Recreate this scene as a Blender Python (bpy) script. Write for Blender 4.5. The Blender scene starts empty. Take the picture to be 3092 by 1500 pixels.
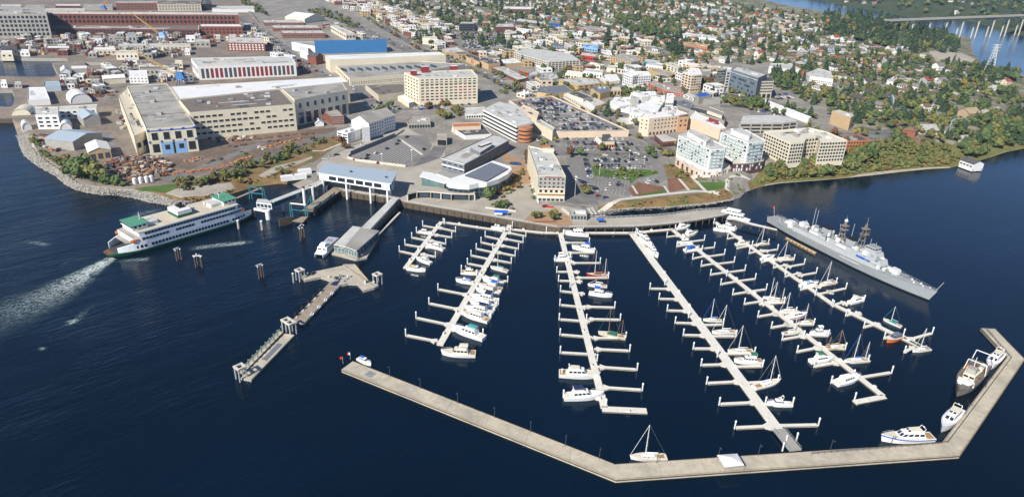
import bpy,math,random
import numpy as np
from mathutils import Vector
from mathutils.geometry import delaunay_2d_cdt
random.seed(7);rng=np.random.default_rng(7)
S=bpy.context.scene
R=math.radians
CX,CY,FPX,HC=1546.0,750.0,2062.0,164.0
PITCH,ROLL=R(24.5),R(2.0)
_fw=Vector((0,math.cos(PITCH),-math.sin(PITCH)))
_r0=Vector((1,0,0));_u0=_r0.cross(_fw)
_rt=_r0*math.cos(ROLL)+_u0*math.sin(ROLL)
_up=-_r0*math.sin(ROLL)+_u0*math.cos(ROLL)
cam=bpy.data.cameras.new('camera');co=bpy.data.objects.new('camera',cam);S.collection.objects.link(co)
from mathutils import Matrix
M3=Matrix(((_rt.x,_up.x,-_fw.x),(_rt.y,_up.y,-_fw.y),(_rt.z,_up.z,-_fw.z)))
co.matrix_world=Matrix.Translation((0,0,HC))@M3.to_4x4()
cam.sensor_width=36;cam.lens=36*FPX/3092;cam.clip_start=1;cam.clip_end=30000
S.camera=co
SUN_EL=R(37);SUN_AZ=math.atan2(-0.55,-0.83)
wd=bpy.data.worlds.new('World');S.world=wd;wd.use_nodes=True
wn=wd.node_tree.nodes;sky=wn.new('ShaderNodeTexSky');sky.sky_type='NISHITA';sky.sun_disc=False
sky.sun_elevation=SUN_EL;sky.sun_rotation=SUN_AZ%(2*math.pi);sky.air_density=1.0;sky.dust_density=0.0;sky.ozone_density=5.0;sky.altitude=3000;sky.air_density=0.9
wd.node_tree.links.new(sky.outputs[0],wn['Background'].inputs[0]);wn['Background'].inputs[1].default_value=0.11
sl=bpy.data.lights.new('sun','SUN');sl.energy=5.0;sl.angle=R(0.55);sl.color=(1,0.935,0.83)
so=bpy.data.objects.new('sun',sl);S.collection.objects.link(so)
sd=Vector((math.sin(SUN_AZ)*math.cos(SUN_EL),math.cos(SUN_AZ)*math.cos(SUN_EL),math.sin(SUN_EL)))
so.rotation_euler=sd.to_track_quat('Z','Y').to_euler()
S.view_settings.view_transform='Standard';S.view_settings.look='None'
S.view_settings.exposure=0.42;S.view_settings.gamma=1.0;S.view_settings.use_curve_mapping=False
S.render.engine='CYCLES'
try:
 S.cycles.max_bounces=5;S.cycles.diffuse_bounces=2;S.cycles.glossy_bounces=3;S.cycles.transmission_bounces=2
except Exception:pass
def ray(px,py):
 d=_fw*FPX+_rt*(px-CX)-_up*(py-CY)
 return d
def G(px,py,z=0.0):
 """the point at height z seen at photo pixel (px, py)"""
 d=ray(px,py);t=(z-HC)/d.z
 return Vector((d.x*t,d.y*t,z))
def PR(p):
 v=Vector((p[0],p[1],p[2]-HC));w=v.dot(_fw)
 return CX+FPX*v.dot(_rt)/w,CY-FPX*v.dot(_up)/w
CROPS={1:(0,0,3.125),2:(700,0,3.125),3:(1400,0,3.125),4:(2292,0,3.125),5:(0,350,3.125),6:(700,350,3.125),7:(1400,350,3.125),8:(2292,350,3.125),'a':(1200,640,2.5),'b':(1600,640,1.953),'c':(1900,640,1.894),'d':(2600,900,2.5),'e':(1000,1000,1.61),'f':(2020,360,5.683),'g':(2200,600,3.126),'h':(700,600,4.808),'i':(680,800,3.29),'j':(300,580,4.954),'k':(1900,180,5.208),'l':(1300,380,4.806),'m':(740,460,4.954),'n':(1560,400,5.21),'o':(380,230,5.0),'p':(1200,190,8.93),'q':(2780,60,6.25),0:(0,0,1.0)}
def K(c,x,y):
 ox,oy,s=CROPS[c];return(ox+x/s,oy+y/s)
def sst(t):
 t=min(1,max(0,t));return t*t*(3-2*t)
def ZP(x,y):
 """height of the dry land (before it falls to the shore)"""
 z=4.0+7.0*sst((x-105)/120.0)
 if y>1250:z+=18*sst((y-1250)/900.0)
 return z
def GL(px,py,dz=0.0):
 z=4.0
 for _ in range(12):
  p=G(px,py,z+dz);z=ZP(p.x,p.y)
 return Vector((p.x,p.y,z))
def KL(c,x,y):return GL(*K(c,x,y))
def K0(c,x,y,z=0.0):return G(*K(c,x,y),z)
def height_at(base,py):
 """how high above base a point on its plumb line is seen at photo row py"""
 lo,hi=0.0,120.0
 for _ in range(40):
  m=(lo+hi)/2
  if PR((base.x,base.y,base.z+m))[1]>py:lo=m
  else:hi=m
 return lo
MATS={}
def mat(name,rgb,rough=0.75,noise=0.15,scale=0.35,metal=0.0,objcol=False,rnd=0.0,spec=0.35,bump=0.0,streak=None,second=None,alpha=None):
 if name in MATS:return MATS[name]
 m=bpy.data.materials.new(name);m.use_nodes=True;nt=m.node_tree;n=nt.nodes;L=nt.links
 b=n['Principled BSDF'];b.inputs['Roughness'].default_value=rough;b.inputs['Metallic'].default_value=metal
 b.inputs['Specular IOR Level'].default_value=spec
 geo=n.new('ShaderNodeNewGeometry');src=geo.outputs['Position']
 if streak:
  mp=n.new('ShaderNodeMapping');mp.inputs['Scale'].default_value=streak;L.new(src,mp.inputs[0]);src=mp.outputs[0]
 col=None
 if objcol:
  oi=n.new('ShaderNodeObjectInfo');col=oi.outputs['Color']
 else:
  c=n.new('ShaderNodeRGB');c.outputs[0].default_value=(*rgb,1);col=c.outputs[0]
 if second:
  tx=n.new('ShaderNodeTexNoise');tx.inputs['Scale'].default_value=second[1];tx.inputs['Detail'].default_value=4;L.new(geo.outputs['Position'],tx.inputs['Vector'])
  rp=n.new('ShaderNodeMapRange');rp.inputs[1].default_value=second[2];rp.inputs[2].default_value=second[3];L.new(tx.outputs['Fac'],rp.inputs[0])
  mx=n.new('ShaderNodeMix');mx.data_type='RGBA';L.new(rp.outputs[0],mx.inputs[0]);L.new(col,mx.inputs[6]);mx.inputs[7].default_value=(*second[0],1);col=mx.outputs[2]
 if noise:
  tx=n.new('ShaderNodeTexNoise');tx.inputs['Scale'].default_value=scale;tx.inputs['Detail'].default_value=6;tx.inputs['Roughness'].default_value=0.65
  L.new(src,tx.inputs['Vector'])
  rp=n.new('ShaderNodeMapRange');rp.inputs[1].default_value=0.3;rp.inputs[2].default_value=0.7
  rp.inputs[3].default_value=1-noise;rp.inputs[4].default_value=1+noise;L.new(tx.outputs['Fac'],rp.inputs[0])
  fac=rp.outputs[0]
  if rnd:
   oi2=n.new('ShaderNodeObjectInfo');r2=n.new('ShaderNodeMapRange');r2.inputs[3].default_value=1-rnd;r2.inputs[4].default_value=1+rnd;L.new(oi2.outputs['Random'],r2.inputs[0])
   mu=n.new('ShaderNodeMath');mu.operation='MULTIPLY';L.new(fac,mu.inputs[0]);L.new(r2.outputs[0],mu.inputs[1]);fac=mu.outputs[0]
  vm=n.new('ShaderNodeVectorMath');vm.operation='SCALE';L.new(col,vm.inputs[0]);L.new(fac,vm.inputs['Scale']);col=vm.outputs[0]
  if bump:
   bp=n.new('ShaderNodeBump');bp.inputs['Strength'].default_value=bump;bp.inputs['Distance'].default_value=0.3;L.new(tx.outputs['Fac'],bp.inputs['Height']);L.new(bp.outputs[0],b.inputs['Normal'])
 L.new(col,b.inputs['Base Color'])
 MATS[name]=m;return m
def M(name):return MATS[name]
mat('white',(0.72,0.72,0.70),0.55,0.06,0.6)
mat('boat_white',(0.82,0.82,0.80),0.3,0.05,0.8,spec=0.5)
mat('ferry_white',(0.80,0.82,0.82),0.4,0.06,0.25)
mat('cream',(0.66,0.60,0.46),0.8,0.08,0.25)
mat('beige',(0.52,0.47,0.37),0.85,0.10,0.2)
mat('tan',(0.50,0.36,0.20),0.85,0.08,0.3)
mat('peach',(0.66,0.535,0.40),0.85,0.08,0.3)
mat('ochre',(0.50,0.36,0.17),0.85,0.1,0.3)
mat('orange_wall',(0.42,0.175,0.08),0.8,0.12,0.3)
mat('pink_wall',(0.46,0.17,0.13),0.8,0.10,0.3)
mat('brick',(0.21,0.075,0.05),0.9,0.22,0.5,bump=0.2)
mat('dark_brick',(0.13,0.055,0.045),0.9,0.22,0.5)
mat('concrete',(0.36,0.345,0.31),0.9,0.14,0.3,second=((0.26,0.245,0.21),0.08,0.5,0.75))
mat('pale_concrete',(0.55,0.515,0.435),0.9,0.12,0.35)
mat('deck_concrete',(0.49,0.435,0.335),0.9,0.16,0.5,second=((0.37,0.335,0.27),0.09,0.42,0.68),bump=0.1)
mat('dock_plank',(0.66,0.635,0.565),0.85,0.14,0.8,streak=(3,1,1))
mat('grey_wall',(0.33,0.32,0.29),0.85,0.12,0.3)
mat('dark_grey',(0.07,0.072,0.078),0.8,0.2,0.3)
mat('black',(0.012,0.012,0.014),0.7,0.2,0.5)
mat('grey_roof',(0.36,0.345,0.31),0.9,0.16,0.12,second=((0.19,0.18,0.16),0.06,0.45,0.7))
mat('light_roof',(0.50,0.50,0.47),0.85,0.14,0.15,second=((0.40,0.39,0.36),0.07,0.5,0.72))
mat('white_roof',(0.73,0.73,0.71),0.7,0.06,0.12,second=((0.66,0.65,0.62),0.09,0.58,0.75))
mat('dark_roof',(0.085,0.085,0.088),0.9,0.2,0.15)
mat('brown_roof',(0.17,0.145,0.125),0.9,0.2,0.2)
mat('blue_metal_roof',(0.36,0.43,0.49),0.5,0.05,0.3,spec=0.5)
mat('slate_roof',(0.155,0.17,0.20),0.6,0.07,0.2,spec=0.45)
mat('blue_wall',(0.05,0.19,0.42),0.6,0.08,0.15)
mat('light_blue',(0.22,0.40,0.66),0.6,0.08,0.3)
mat('royal_blue',(0.02,0.10,0.42),0.6,0.08,0.4)
mat('teal',(0.03,0.17,0.19),0.6,0.15,0.4)
mat('green_roof',(0.09,0.28,0.18),0.6,0.10,0.4)
mat('dark_green',(0.012,0.10,0.055),0.5,0.1,0.4)
mat('red',(0.45,0.03,0.025),0.6,0.1,0.5)
mat('dark_red',(0.22,0.03,0.035),0.75,0.15,0.4)
mat('orange',(0.60,0.17,0.04),0.6,0.1,0.5)
mat('yellow',(0.50,0.32,0.10),0.6,0.1,0.4)
mat('glass',(0.022,0.030,0.038),0.12,0.4,0.08,spec=0.6)
mat('blue_glass',(0.035,0.065,0.10),0.10,0.3,0.06,spec=0.7)
mat('green_glass',(0.12,0.20,0.20),0.12,0.25,0.08,spec=0.6)
mat('pale_green_glass',(0.42,0.50,0.47),0.2,0.15,0.2,spec=0.5)
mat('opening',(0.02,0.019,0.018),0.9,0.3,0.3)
mat('navy_grey',(0.31,0.332,0.34),0.6,0.09,0.25,second=((0.30,0.33,0.345),0.15,0.45,0.7))
mat('navy_deck',(0.27,0.29,0.29),0.8,0.12,0.2)
mat('steel',(0.40,0.41,0.41),0.5,0.15,0.4,metal=0.3)
mat('pale_steel',(0.62,0.63,0.62),0.5,0.08,0.4)
mat('timber',(0.10,0.078,0.058),0.9,0.3,0.6)
mat('pale_timber',(0.30,0.25,0.19),0.9,0.25,0.5)
mat('teak',(0.36,0.22,0.10),0.8,0.15,0.6)
mat('rust',(0.17,0.08,0.048),0.9,0.4,0.3)
mat('canvas_blue',(0.02,0.12,0.50),0.8,0.08,0.6)
mat('canvas_teal',(0.05,0.30,0.33),0.8,0.08,0.6)
mat('canvas_navy',(0.015,0.025,0.09),0.8,0.1,0.6)
mat('canvas_green',(0.02,0.16,0.10),0.8,0.1,0.6)
mat('canvas_tan',(0.52,0.38,0.20),0.8,0.1,0.6)
mat('boat_cream',(0.68,0.62,0.48),0.4,0.06,0.6)
mat('boat_red',(0.33,0.02,0.02),0.35,0.08,0.6)
mat('mast',(0.66,0.65,0.60),0.4,0.05,0.5)
mat('varnish',(0.28,0.13,0.05),0.4,0.1,0.5)
mat('objcol',(1,1,1),0.75,0.12,0.4,objcol=True)
mat('carpaint',(1,1,1),0.25,0.04,0.4,objcol=True,spec=0.6)
mat('roofcol',(1,1,1),0.9,0.18,0.5,objcol=True)
mat('trunk',(0.075,0.052,0.036),0.95,0.3,0.8)
mat('conifer',(0.05,0.084,0.042),0.9,0.40,0.35,rnd=0.25)
mat('broadleaf',(0.09,0.128,0.044),0.9,0.40,0.30,rnd=0.30)
mat('olive_leaf',(0.155,0.155,0.05),0.9,0.38,0.3,rnd=0.25)
mat('yellow_leaf',(0.22,0.185,0.045),0.9,0.35,0.3,rnd=0.25)
mat('rust_leaf',(0.16,0.085,0.04),0.9,0.35,0.3,rnd=0.25)
mat('mixed_leaf',(0.05,0.088,0.028),0.9,0.35,0.25,second=((0.115,0.10,0.035),0.05,0.48,0.62))
mat('lane_paint',(0.55,0.53,0.49),0.8,0.15,0.5)
mat('city_ground',(0.225,0.207,0.18),0.95,0.25,0.35,second=((0.30,0.28,0.24),0.05,0.45,0.65))
mat('yard_ground',(0.185,0.158,0.132),0.95,0.28,0.3,second=((0.27,0.215,0.165),0.05,0.42,0.66))
mat('asphalt',(0.155,0.15,0.147),0.95,0.18,0.08,second=((0.20,0.193,0.183),0.08,0.45,0.7))
mat('lot_asphalt',(0.20,0.19,0.178),0.95,0.18,0.1)
mat('residential',(0.11,0.12,0.055),0.95,0.35,0.15,second=((0.26,0.235,0.17),0.06,0.42,0.6))
mat('lawn',(0.075,0.135,0.025),0.95,0.25,0.15)
mat('laydown',(0.15,0.112,0.085),0.95,0.3,0.3,second=((0.22,0.165,0.125),0.06,0.45,0.65))
mat('ship_grey',(0.20,0.19,0.17),0.8,0.3,0.5,second=((0.17,0.10,0.06),0.4,0.5,0.7))
mat('peach_orange',(0.55,0.33,0.19),0.85,0.1,0.3)
mat('bluff',(0.15,0.15,0.05),0.95,0.35,0.07,second=((0.20,0.13,0.055),0.045,0.5,0.66),bump=0.4)
mat('dry_bank',(0.21,0.135,0.06),0.95,0.3,0.1,second=((0.12,0.12,0.04),0.06,0.5,0.66),bump=0.4)
mat('bark_bed',(0.20,0.10,0.06),0.95,0.25,0.15)
mat('path',(0.55,0.52,0.46),0.9,0.1,0.3)
mat('plaza',(0.40,0.37,0.31),0.9,0.12,0.12,second=((0.33,0.29,0.235),0.05,0.45,0.65))
mat('brick_plaza',(0.36,0.23,0.135),0.9,0.14,0.25)
mat('rock',(0.27,0.255,0.225),0.95,0.45,0.45)
mat('shore_rock',(0.23,0.215,0.185),0.95,0.35,0.5,bump=0.6)
mat('sand',(0.38,0.335,0.27),0.95,0.2,0.15)
mat('forest_floor',(0.05,0.068,0.03),0.95,0.35,0.03)
LINK=S.collection.objects.link
ORG={}
class MB:
 def __init__(s):s.v=[];s.f=[];s.m=[];s.mats=[]
 def mi(s,m):
  if m not in s.mats:s.mats.append(m)
  return s.mats.index(m)
 def poly(s,vs,m):
  k=len(s.v);s.v+=[tuple(a)for a in vs];s.f.append(tuple(range(k,k+len(vs))));s.m.append(s.mi(m))
 def prism(s,pl,z0,z1,m,top=None,bottom=False):
  n=len(pl);k=len(s.v);a=sum(pl[i][0]*pl[(i+1)%n][1]-pl[(i+1)%n][0]*pl[i][1]for i in range(n))
  if a<0:pl=pl[::-1]
  s.v+=[(p[0],p[1],z0)for p in pl]+[(p[0],p[1],z1)for p in pl]
  i0=s.mi(m);it=s.mi(top or m)
  for i in range(n):
   j=(i+1)%n;s.f.append((k+i,k+j,k+n+j,k+n+i));s.m.append(i0)
  if top is not False:s.f.append(tuple(k+n+i for i in range(n)));s.m.append(it)
  if bottom:s.f.append(tuple(k+n-1-i for i in range(n)));s.m.append(i0)
 def box(s,c,size,m,a=0.0,top=None):
  """c = centre of the bottom face"""
  lx,ly,lz=size;ca,sa=math.cos(a),math.sin(a)
  pl=[(c[0]+x*ca-y*sa,c[1]+x*sa+y*ca)for x,y in((-lx/2,-ly/2),(lx/2,-ly/2),(lx/2,ly/2),(-lx/2,ly/2))]
  s.prism(pl,c[2],c[2]+lz,m,top,True)
 def cyl(s,x,y,z0,z1,r0,r1=None,n=8,m='white',top=None):
  r1=r0 if r1 is None else r1;k=len(s.v);i0=s.mi(m);it=s.mi(top or m)
  c=[(math.cos(2*math.pi*i/n),math.sin(2*math.pi*i/n))for i in range(n)]
  s.v+=[(x+r0*a,y+r0*b,z0)for a,b in c]
  if r1<1e-4:
   s.v.append((x,y,z1))
   for i in range(n):s.f.append((k+i,k+(i+1)%n,k+n));s.m.append(i0)
  else:
   s.v+=[(x+r1*a,y+r1*b,z1)for a,b in c]
   for i in range(n):s.f.append((k+i,k+(i+1)%n,k+n+(i+1)%n,k+n+i));s.m.append(i0)
   s.f.append(tuple(k+n+i for i in range(n)));s.m.append(it)
 def bar(s,p,q,r,m,n=4,r2=None):
  p=Vector(p);q=Vector(q);d=q-p
  if d.length<1e-6:return
  d.normalize();u=d.cross(Vector((0,0,1)));
  if u.length<1e-3:u=Vector((1,0,0))
  u.normalize();w=d.cross(u);k=len(s.v);i0=s.mi(m);r2=r if r2 is None else r2
  for c,rr in((p,r),(q,r2)):
   for i in range(n):
    a=2*math.pi*(i+.5)/n;s.v.append(tuple(c+u*math.cos(a)*rr+w*math.sin(a)*rr))
  for i in range(n):s.f.append((k+i,k+(i+1)%n,k+n+(i+1)%n,k+n+i));s.m.append(i0)
  s.f.append(tuple(k+n-1-i for i in range(n)));s.m.append(i0);s.f.append(tuple(k+n+i for i in range(n)));s.m.append(i0)
 def loft(s,rings,m,closed=True,cap=True):
  """rings of equal length, joined one to the next"""
  k=len(s.v);n=len(rings[0]);i0=s.mi(m)
  for r in rings:s.v+=[tuple(p)for p in r]
  for a in range(len(rings)-1):
   for i in range(n if closed else n-1):
    j=(i+1)%n;s.f.append((k+a*n+i,k+a*n+j,k+(a+1)*n+j,k+(a+1)*n+i));s.m.append(i0)
  if cap and closed:
   s.f.append(tuple(k+n-1-i for i in range(n)));s.m.append(i0);b=k+(len(rings)-1)*n;s.f.append(tuple(b+i for i in range(n)));s.m.append(i0)
 def mesh(s,name,org=(0,0,0)):
  me=bpy.data.meshes.new(name)
  ox,oy,oz=org
  me.from_pydata([(a-ox,b-oy,c-oz)for a,b,c in s.v],[],s.f)
  for m in s.mats:me.materials.append(MATS[m])
  me.polygons.foreach_set('material_index',s.m);me.update()
  return me
 def obj(s,name,parent=None,org=None):
  if parent is not None:org=ORG[parent.name]
  elif org is None:org=(0,0,0)
  o=bpy.data.objects.new(name,s.mesh(name,org));LINK(o)
  if parent is not None:o.parent=parent
  else:o.location=org
  ORG[o.name]=tuple(org);return o
def inst(name,me,parent,loc,rz=0.0,sc=None):
 """a part that shares mesh data with its likes; loc in the world"""
 o=bpy.data.objects.new(name,me);LINK(o);g=ORG[parent.name]if parent is not None else(0,0,0)
 o.location=(loc[0]-g[0],loc[1]-g[1],loc[2]-g[2]);o.rotation_euler=(0,0,rz)
 if sc:o.scale=sc
 if parent is not None:o.parent=parent
 ORG[o.name]=tuple(loc);return o
def tag(o,label=None,cat=None,group=None,kind=None):
 if label:o['label']=label
 if cat:o['category']=cat
 if group:o['group']=group
 if kind:o['kind']=kind
 return o
def thing(name,label,cat,loc=(0,0,0),group=None):
 o=bpy.data.objects.new(name,None);LINK(o);o.location=loc;o.empty_display_size=1;ORG[o.name]=tuple(loc)
 return tag(o,label,cat,group)
def structure(mb,name,label=None):
 o=mb.obj(name);return tag(o,label,None,None,'structure')
def stuff(mb,name,label=None,cat=None):
 o=mb.obj(name);return tag(o,label,cat,None,'stuff')
CHILD={}
def adopt(root):
 CHILD[root.name]=[o for o in S.objects if o.parent==root]
def copy_tree(root,kids,loc,rz=0.0,sc=1.0):
 r=root.copy();LINK(r);r.location=loc;r.rotation_euler=(0,0,rz);r.scale=(sc,sc,sc)if not isinstance(sc,tuple)else sc
 out=[]
 for k in kids:
  c=k.copy();LINK(c);c.parent=r;out.append(c)
 return r,out
def ordn(n):
 w=['','first','second','third','fourth','fifth','sixth','seventh','eighth','ninth','tenth','eleventh','twelfth']
 if n<len(w):return w[n]
 return '%d%s'%(n,'th' if 10<n%100<14 else{1:'st',2:'nd',3:'rd'}.get(n%10,'th'))
LANDMARKS=[]
def inside(p,poly):
 x,y=p[0],p[1];c=False;n=len(poly);j=n-1
 for i in range(n):
  a,b=poly[i],poly[j]
  if(a[1]>y)!=(b[1]>y)and x<(b[0]-a[0])*(y-a[1])/(b[1]-a[1])+a[0]:c=not c
  j=i
 return c
def inside_np(P,poly):
 x,y=P[:,0],P[:,1];c=np.zeros(len(P),bool);n=len(poly);j=n-1
 for i in range(n):
  a,b=poly[i],poly[j]
  if a[1]!=b[1]:
   t=((a[1]>y)!=(b[1]>y))&(x<(b[0]-a[0])*(y-a[1])/(b[1]-a[1])+a[0]);c^=t
  j=i
 return c
def ribbon(pts,w):
 """polygon of width w metres round a polyline of world points"""
 L_,R_=[],[]
 for i,p in enumerate(pts):
  a=pts[max(0,i-1)];b=pts[min(len(pts)-1,i+1)];d=Vector((b[0]-a[0],b[1]-a[1])).normalized();n=Vector((-d.y,d.x))*(w/2)
  L_.append((p[0]+n.x,p[1]+n.y));R_.append((p[0]-n.x,p[1]-n.y))
 return L_+R_[::-1]
def water_mat():
 m=bpy.data.materials.new('sea_water');m.use_nodes=True;nt=m.node_tree;n=nt.nodes;L=nt.links;b=n['Principled BSDF']
 geo=n.new('ShaderNodeNewGeometry')
 big=n.new('ShaderNodeTexNoise');big.inputs['Scale'].default_value=0.012;big.inputs['Detail'].default_value=3;L.new(geo.outputs['Position'],big.inputs['Vector'])
 big.inputs['Scale'].default_value=0.007;cr=n.new('ShaderNodeValToRGB');cr.color_ramp.elements[0].position=0.35;cr.color_ramp.elements[0].color=(0.0008,0.0056,0.0125,1)
 cr.color_ramp.elements[1].position=0.7;cr.color_ramp.elements[1].color=(0.0014,0.0095,0.0245,1);L.new(big.outputs['Fac'],cr.inputs[0])
 L.new(cr.outputs[0],b.inputs['Base Color']);b.inputs['Roughness'].default_value=0.15;b.inputs['IOR'].default_value=1.33;b.inputs['Specular Tint'].default_value=(0.5,0.78,1,1)
 mr=n.new('ShaderNodeMapping');mr.inputs['Rotation'].default_value=(0,0,R(-42));L.new(geo.outputs['Position'],mr.inputs[0]);mp=n.new('ShaderNodeMapping');mp.inputs['Scale'].default_value=(0.4,1.5,1);L.new(mr.outputs[0],mp.inputs[0])
 w1=n.new('ShaderNodeTexNoise');w1.inputs['Scale'].default_value=0.33;w1.inputs['Detail'].default_value=4;w1.inputs['Roughness'].default_value=0.6;L.new(mp.outputs[0],w1.inputs['Vector'])
 w2=n.new('ShaderNodeTexNoise');w2.inputs['Scale'].default_value=0.06;w2.inputs['Detail'].default_value=3;L.new(mp.outputs[0],w2.inputs['Vector'])
 sx=n.new('ShaderNodeSeparateXYZ');L.new(geo.outputs['Position'],sx.inputs[0])
 ch=n.new('ShaderNodeMapRange');ch.inputs[1].default_value=-20;ch.inputs[2].default_value=-160;ch.inputs[3].default_value=0.3;ch.inputs[4].default_value=0.9;L.new(sx.outputs[0],ch.inputs[0])
 mu=n.new('ShaderNodeMath');mu.operation='MULTIPLY_ADD';L.new(w2.outputs['Fac'],mu.inputs[0]);mu.inputs[1].default_value=1.5;L.new(w1.outputs['Fac'],mu.inputs[2])
 bp=n.new('ShaderNodeBump');bp.inputs['Distance'].default_value=0.6;pt=n.new('ShaderNodeMapRange');pt.inputs[1].default_value=.38;pt.inputs[2].default_value=.66;pt.inputs[3].default_value=.35;pt.inputs[4].default_value=1.0;bg=n.new('ShaderNodeTexNoise');bg.inputs['Scale'].default_value=.018;bg.inputs['Detail'].default_value=4;L.new(mr.outputs[0],bg.inputs['Vector']);L.new(bg.outputs['Fac'],pt.inputs[0]);m2=n.new('ShaderNodeMath');m2.operation='MULTIPLY';L.new(pt.outputs[0],m2.inputs[0]);L.new(ch.outputs[0],m2.inputs[1]);L.new(m2.outputs[0],bp.inputs['Strength']);L.new(mu.outputs[0],bp.inputs['Height']);L.new(bp.outputs[0],b.inputs['Normal'])
 MATS['sea_water']=m
water_mat()
w=MB()
w.poly([(-9000,-2500,0),(9000,-2500,0),(9000,9000,0),(-9000,9000,0)],'sea_water')
structure(w,'water')
def P5(l):return[K(5,*p)for p in l]
shore_px=[]
def sh(t,pts):
 for p in pts:shore_px.append((p[0],p[1],t))
sh('q',[(-700,372),(0,372),(40,372)])
sh('r',[(50,398)]+P5([(165,190),(200,290),(240,380),(330,450),(420,510),(540,570),(610,640),(700,690),(800,720),(950,745),(1100,750),(1250,770),(1400,810),(1530,835),(1650,855)]))
sh('r',[(580,622),(640,606),(700,585),(762,566),(840,555),(880,556)])
sh('q',[(905,570),(965,566)]);sh('Q',[(1037,578),(1180,598),(1225,611),(1330,629),(1500,657),(1560,668),(1640,681),(1690,688),(1728,680)]);sh('q',[(1728,668)])
sh('r',[(1790,650),(1800,641),(1899,639),(2008,632),(2136,620),(2205,606),(2236,596),(2250,580)])
sh('b',[K(8,*p)for p in[(0,675),(80,655),(200,635),(400,620),(640,602),(850,582),(1100,557),(1350,527),(1620,500),(1800,492),(1880,472)]])
sh('b',[(2960,485),(2996,473),(3028,462),(3076,452),(3092,449),(3300,405),(3700,330)])
sh('n',[(3700,300),(3300,262),(3092,232),(2996,216),(2940,207),(2884,200),(2880,196),(2948,188),(2952,181),(2935,151),(2929,115),(2880,105),(2823,102),(2791,92),(2772,86),(2740,82),(2690,78),(2628,70),(2590,64),(2497,50),(2433,36),(2378,22),(2340,10),(2200,-14),(1500,-45),(700,-60),(-700,-80)])
main_poly=[tuple(G(a,b,4.0 if t=='Q' else 0.0).xy)for a,b,t in shore_px];main_t=[t.lower()for _,_,t in shore_px]
hole1=[(-900,150),(-500,170),(0,184),(203,186),(208,196),(160,201),(178,236),(165,243),(110,243),(0,241),(-700,241)]
hole1b=[(258,198),(335,199),(330,207),(262,209)]
hole2=[(-700,283),(0,282),(38,281),(47,300),(44,325),(38,336),(0,335),(-700,336)]
holes=[[tuple(G(*p).xy)for p in h]for h in(hole1,hole1b,hole2)]
far_px=[(2400,-13),(2471,0),(2564,22),(2666,39),(2700,46),(2750,53),(2850,57),(2940,67),(2985,82),(3020,96),(3092,109),(3400,150)]
far_poly=[tuple(G(*p).xy)for p in far_px]+[(6500,1800),(8500,8500),(-8500,8500),(-8000,4500)]+[tuple(G(*p).xy)for p in[(700,-85),(1500,-68),(2200,-42)]]
segs=[]
for poly,types in((main_poly,main_t),(far_poly,['n']*len(far_px)+['x']*99)):
 n=len(poly)
 for i in range(n):
  if types[i]in 'rbn' and(poly is main_poly or i<len(far_px)-1):segs.append((*poly[i],*poly[(i+1)%n],types[i]))
SA=np.array([s[:2]for s in segs]);SB=np.array([s[2:4]for s in segs]);ST=np.array([s[4]for s in segs])
def shore_dist(P):
 D=np.full(len(P),1e9);T=np.full(len(P),'n')
 for a,b,t in zip(SA,SB,ST):
  ab=b-a;tt=np.clip(((P-a)@ab)/max(ab@ab,1e-9),0,1);d=np.hypot(*(P-a-tt[:,None]*ab).T)
  k=d<D;D[k]=d[k];T[k]=t
 return D,T
def ZP_np(P):
 t=np.clip((P[:,0]-105)/120,0,1);z=4+7*t*t*(3-2*t)
 u=np.clip((P[:,1]-1250)/900,0,1);return z+18*u*u*(3-2*u)*(P[:,1]>1250)
def elev_np(P):
 z=ZP_np(P);D,T=shore_dist(P)
 prof=np.where(T=='r',0.55*D,np.where(T=='b',np.where(D<7,0.12*D,0.84+0.5*(D-7)),0.22*D))
 return np.minimum(z,prof),D
ZONES=[]
def GE(pts):
 """where the sight lines of many pixels first meet the ground, banks included"""
 D=np.array([tuple(ray(*p))for p in pts]);out=np.full((len(D),2),np.nan);done=np.zeros(len(D),bool)
 for z in np.arange(30,-.01,-.5):
  t=(z-HC)/D[:,2];P=D[:,:2]*t[:,None];hit=~done&((elev_np(P)[0]>=z)|(z<=0));out[hit]=P[hit];done|=hit
 return out
def zone(name,m,c,pts):ZONES.append((name,m,[tuple(p)for p in GE([K(c,*p)for p in pts])]))
def zone0(name,m,c,pts,z):ZONES.append((name,m,[tuple(K0(c,*p,z).xy)for p in pts]))
def zribbon(name,m,c,pts,wd_):ZONES.append((name,m,ribbon([KL(c,*p).xy for p in pts],wd_)))
zone('residential_ground','residential',0,[(1090,-60),(1150,20),(1420,95),(1700,92),(1960,120),(2010,190),(2330,190),(2360,270),(2480,310),(2570,385),(2640,430),(2720,425),(2870,460),(2940,400),(3092,340),(3700,290),(3700,120),(2950,-10),(2300,-40)])
zone('shipyard_ground','yard_ground',0,[(-700,-30),(700,-30),(830,130),(1010,250),(1060,330),(960,400),(860,450),(640,545),(430,600),(250,610),(0,570),(-700,560)])
zone('laydown_yard','laydown',5,[(980,600),(1000,440),(1180,385),(1560,395),(1700,370),(2500,165),(2500,430),(1600,590),(1450,640),(1230,620)])
zone('laydown_yard','laydown',6,[(0,165),(620,140),(1000,105),(960,150),(500,330),(0,480)])
zone('bluff','bluff',8,[(-20,560),(60,470),(240,470),(820,385),(1060,320),(1060,240),(1200,220),(1330,190),(1500,215),(1800,290),(1990,200),(2250,60),(2500,-20),(3200,-150),(3200,420),(2450,340),(2000,460),(1880,490),(1200,560),(500,630),(-60,700),(-110,640)])
zone('bluff','bluff',4,[(2300,1020),(2380,1000),(2500,1040),(2900,1100),(2900,1250),(2500,1250),(2250,1150)])
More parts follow.
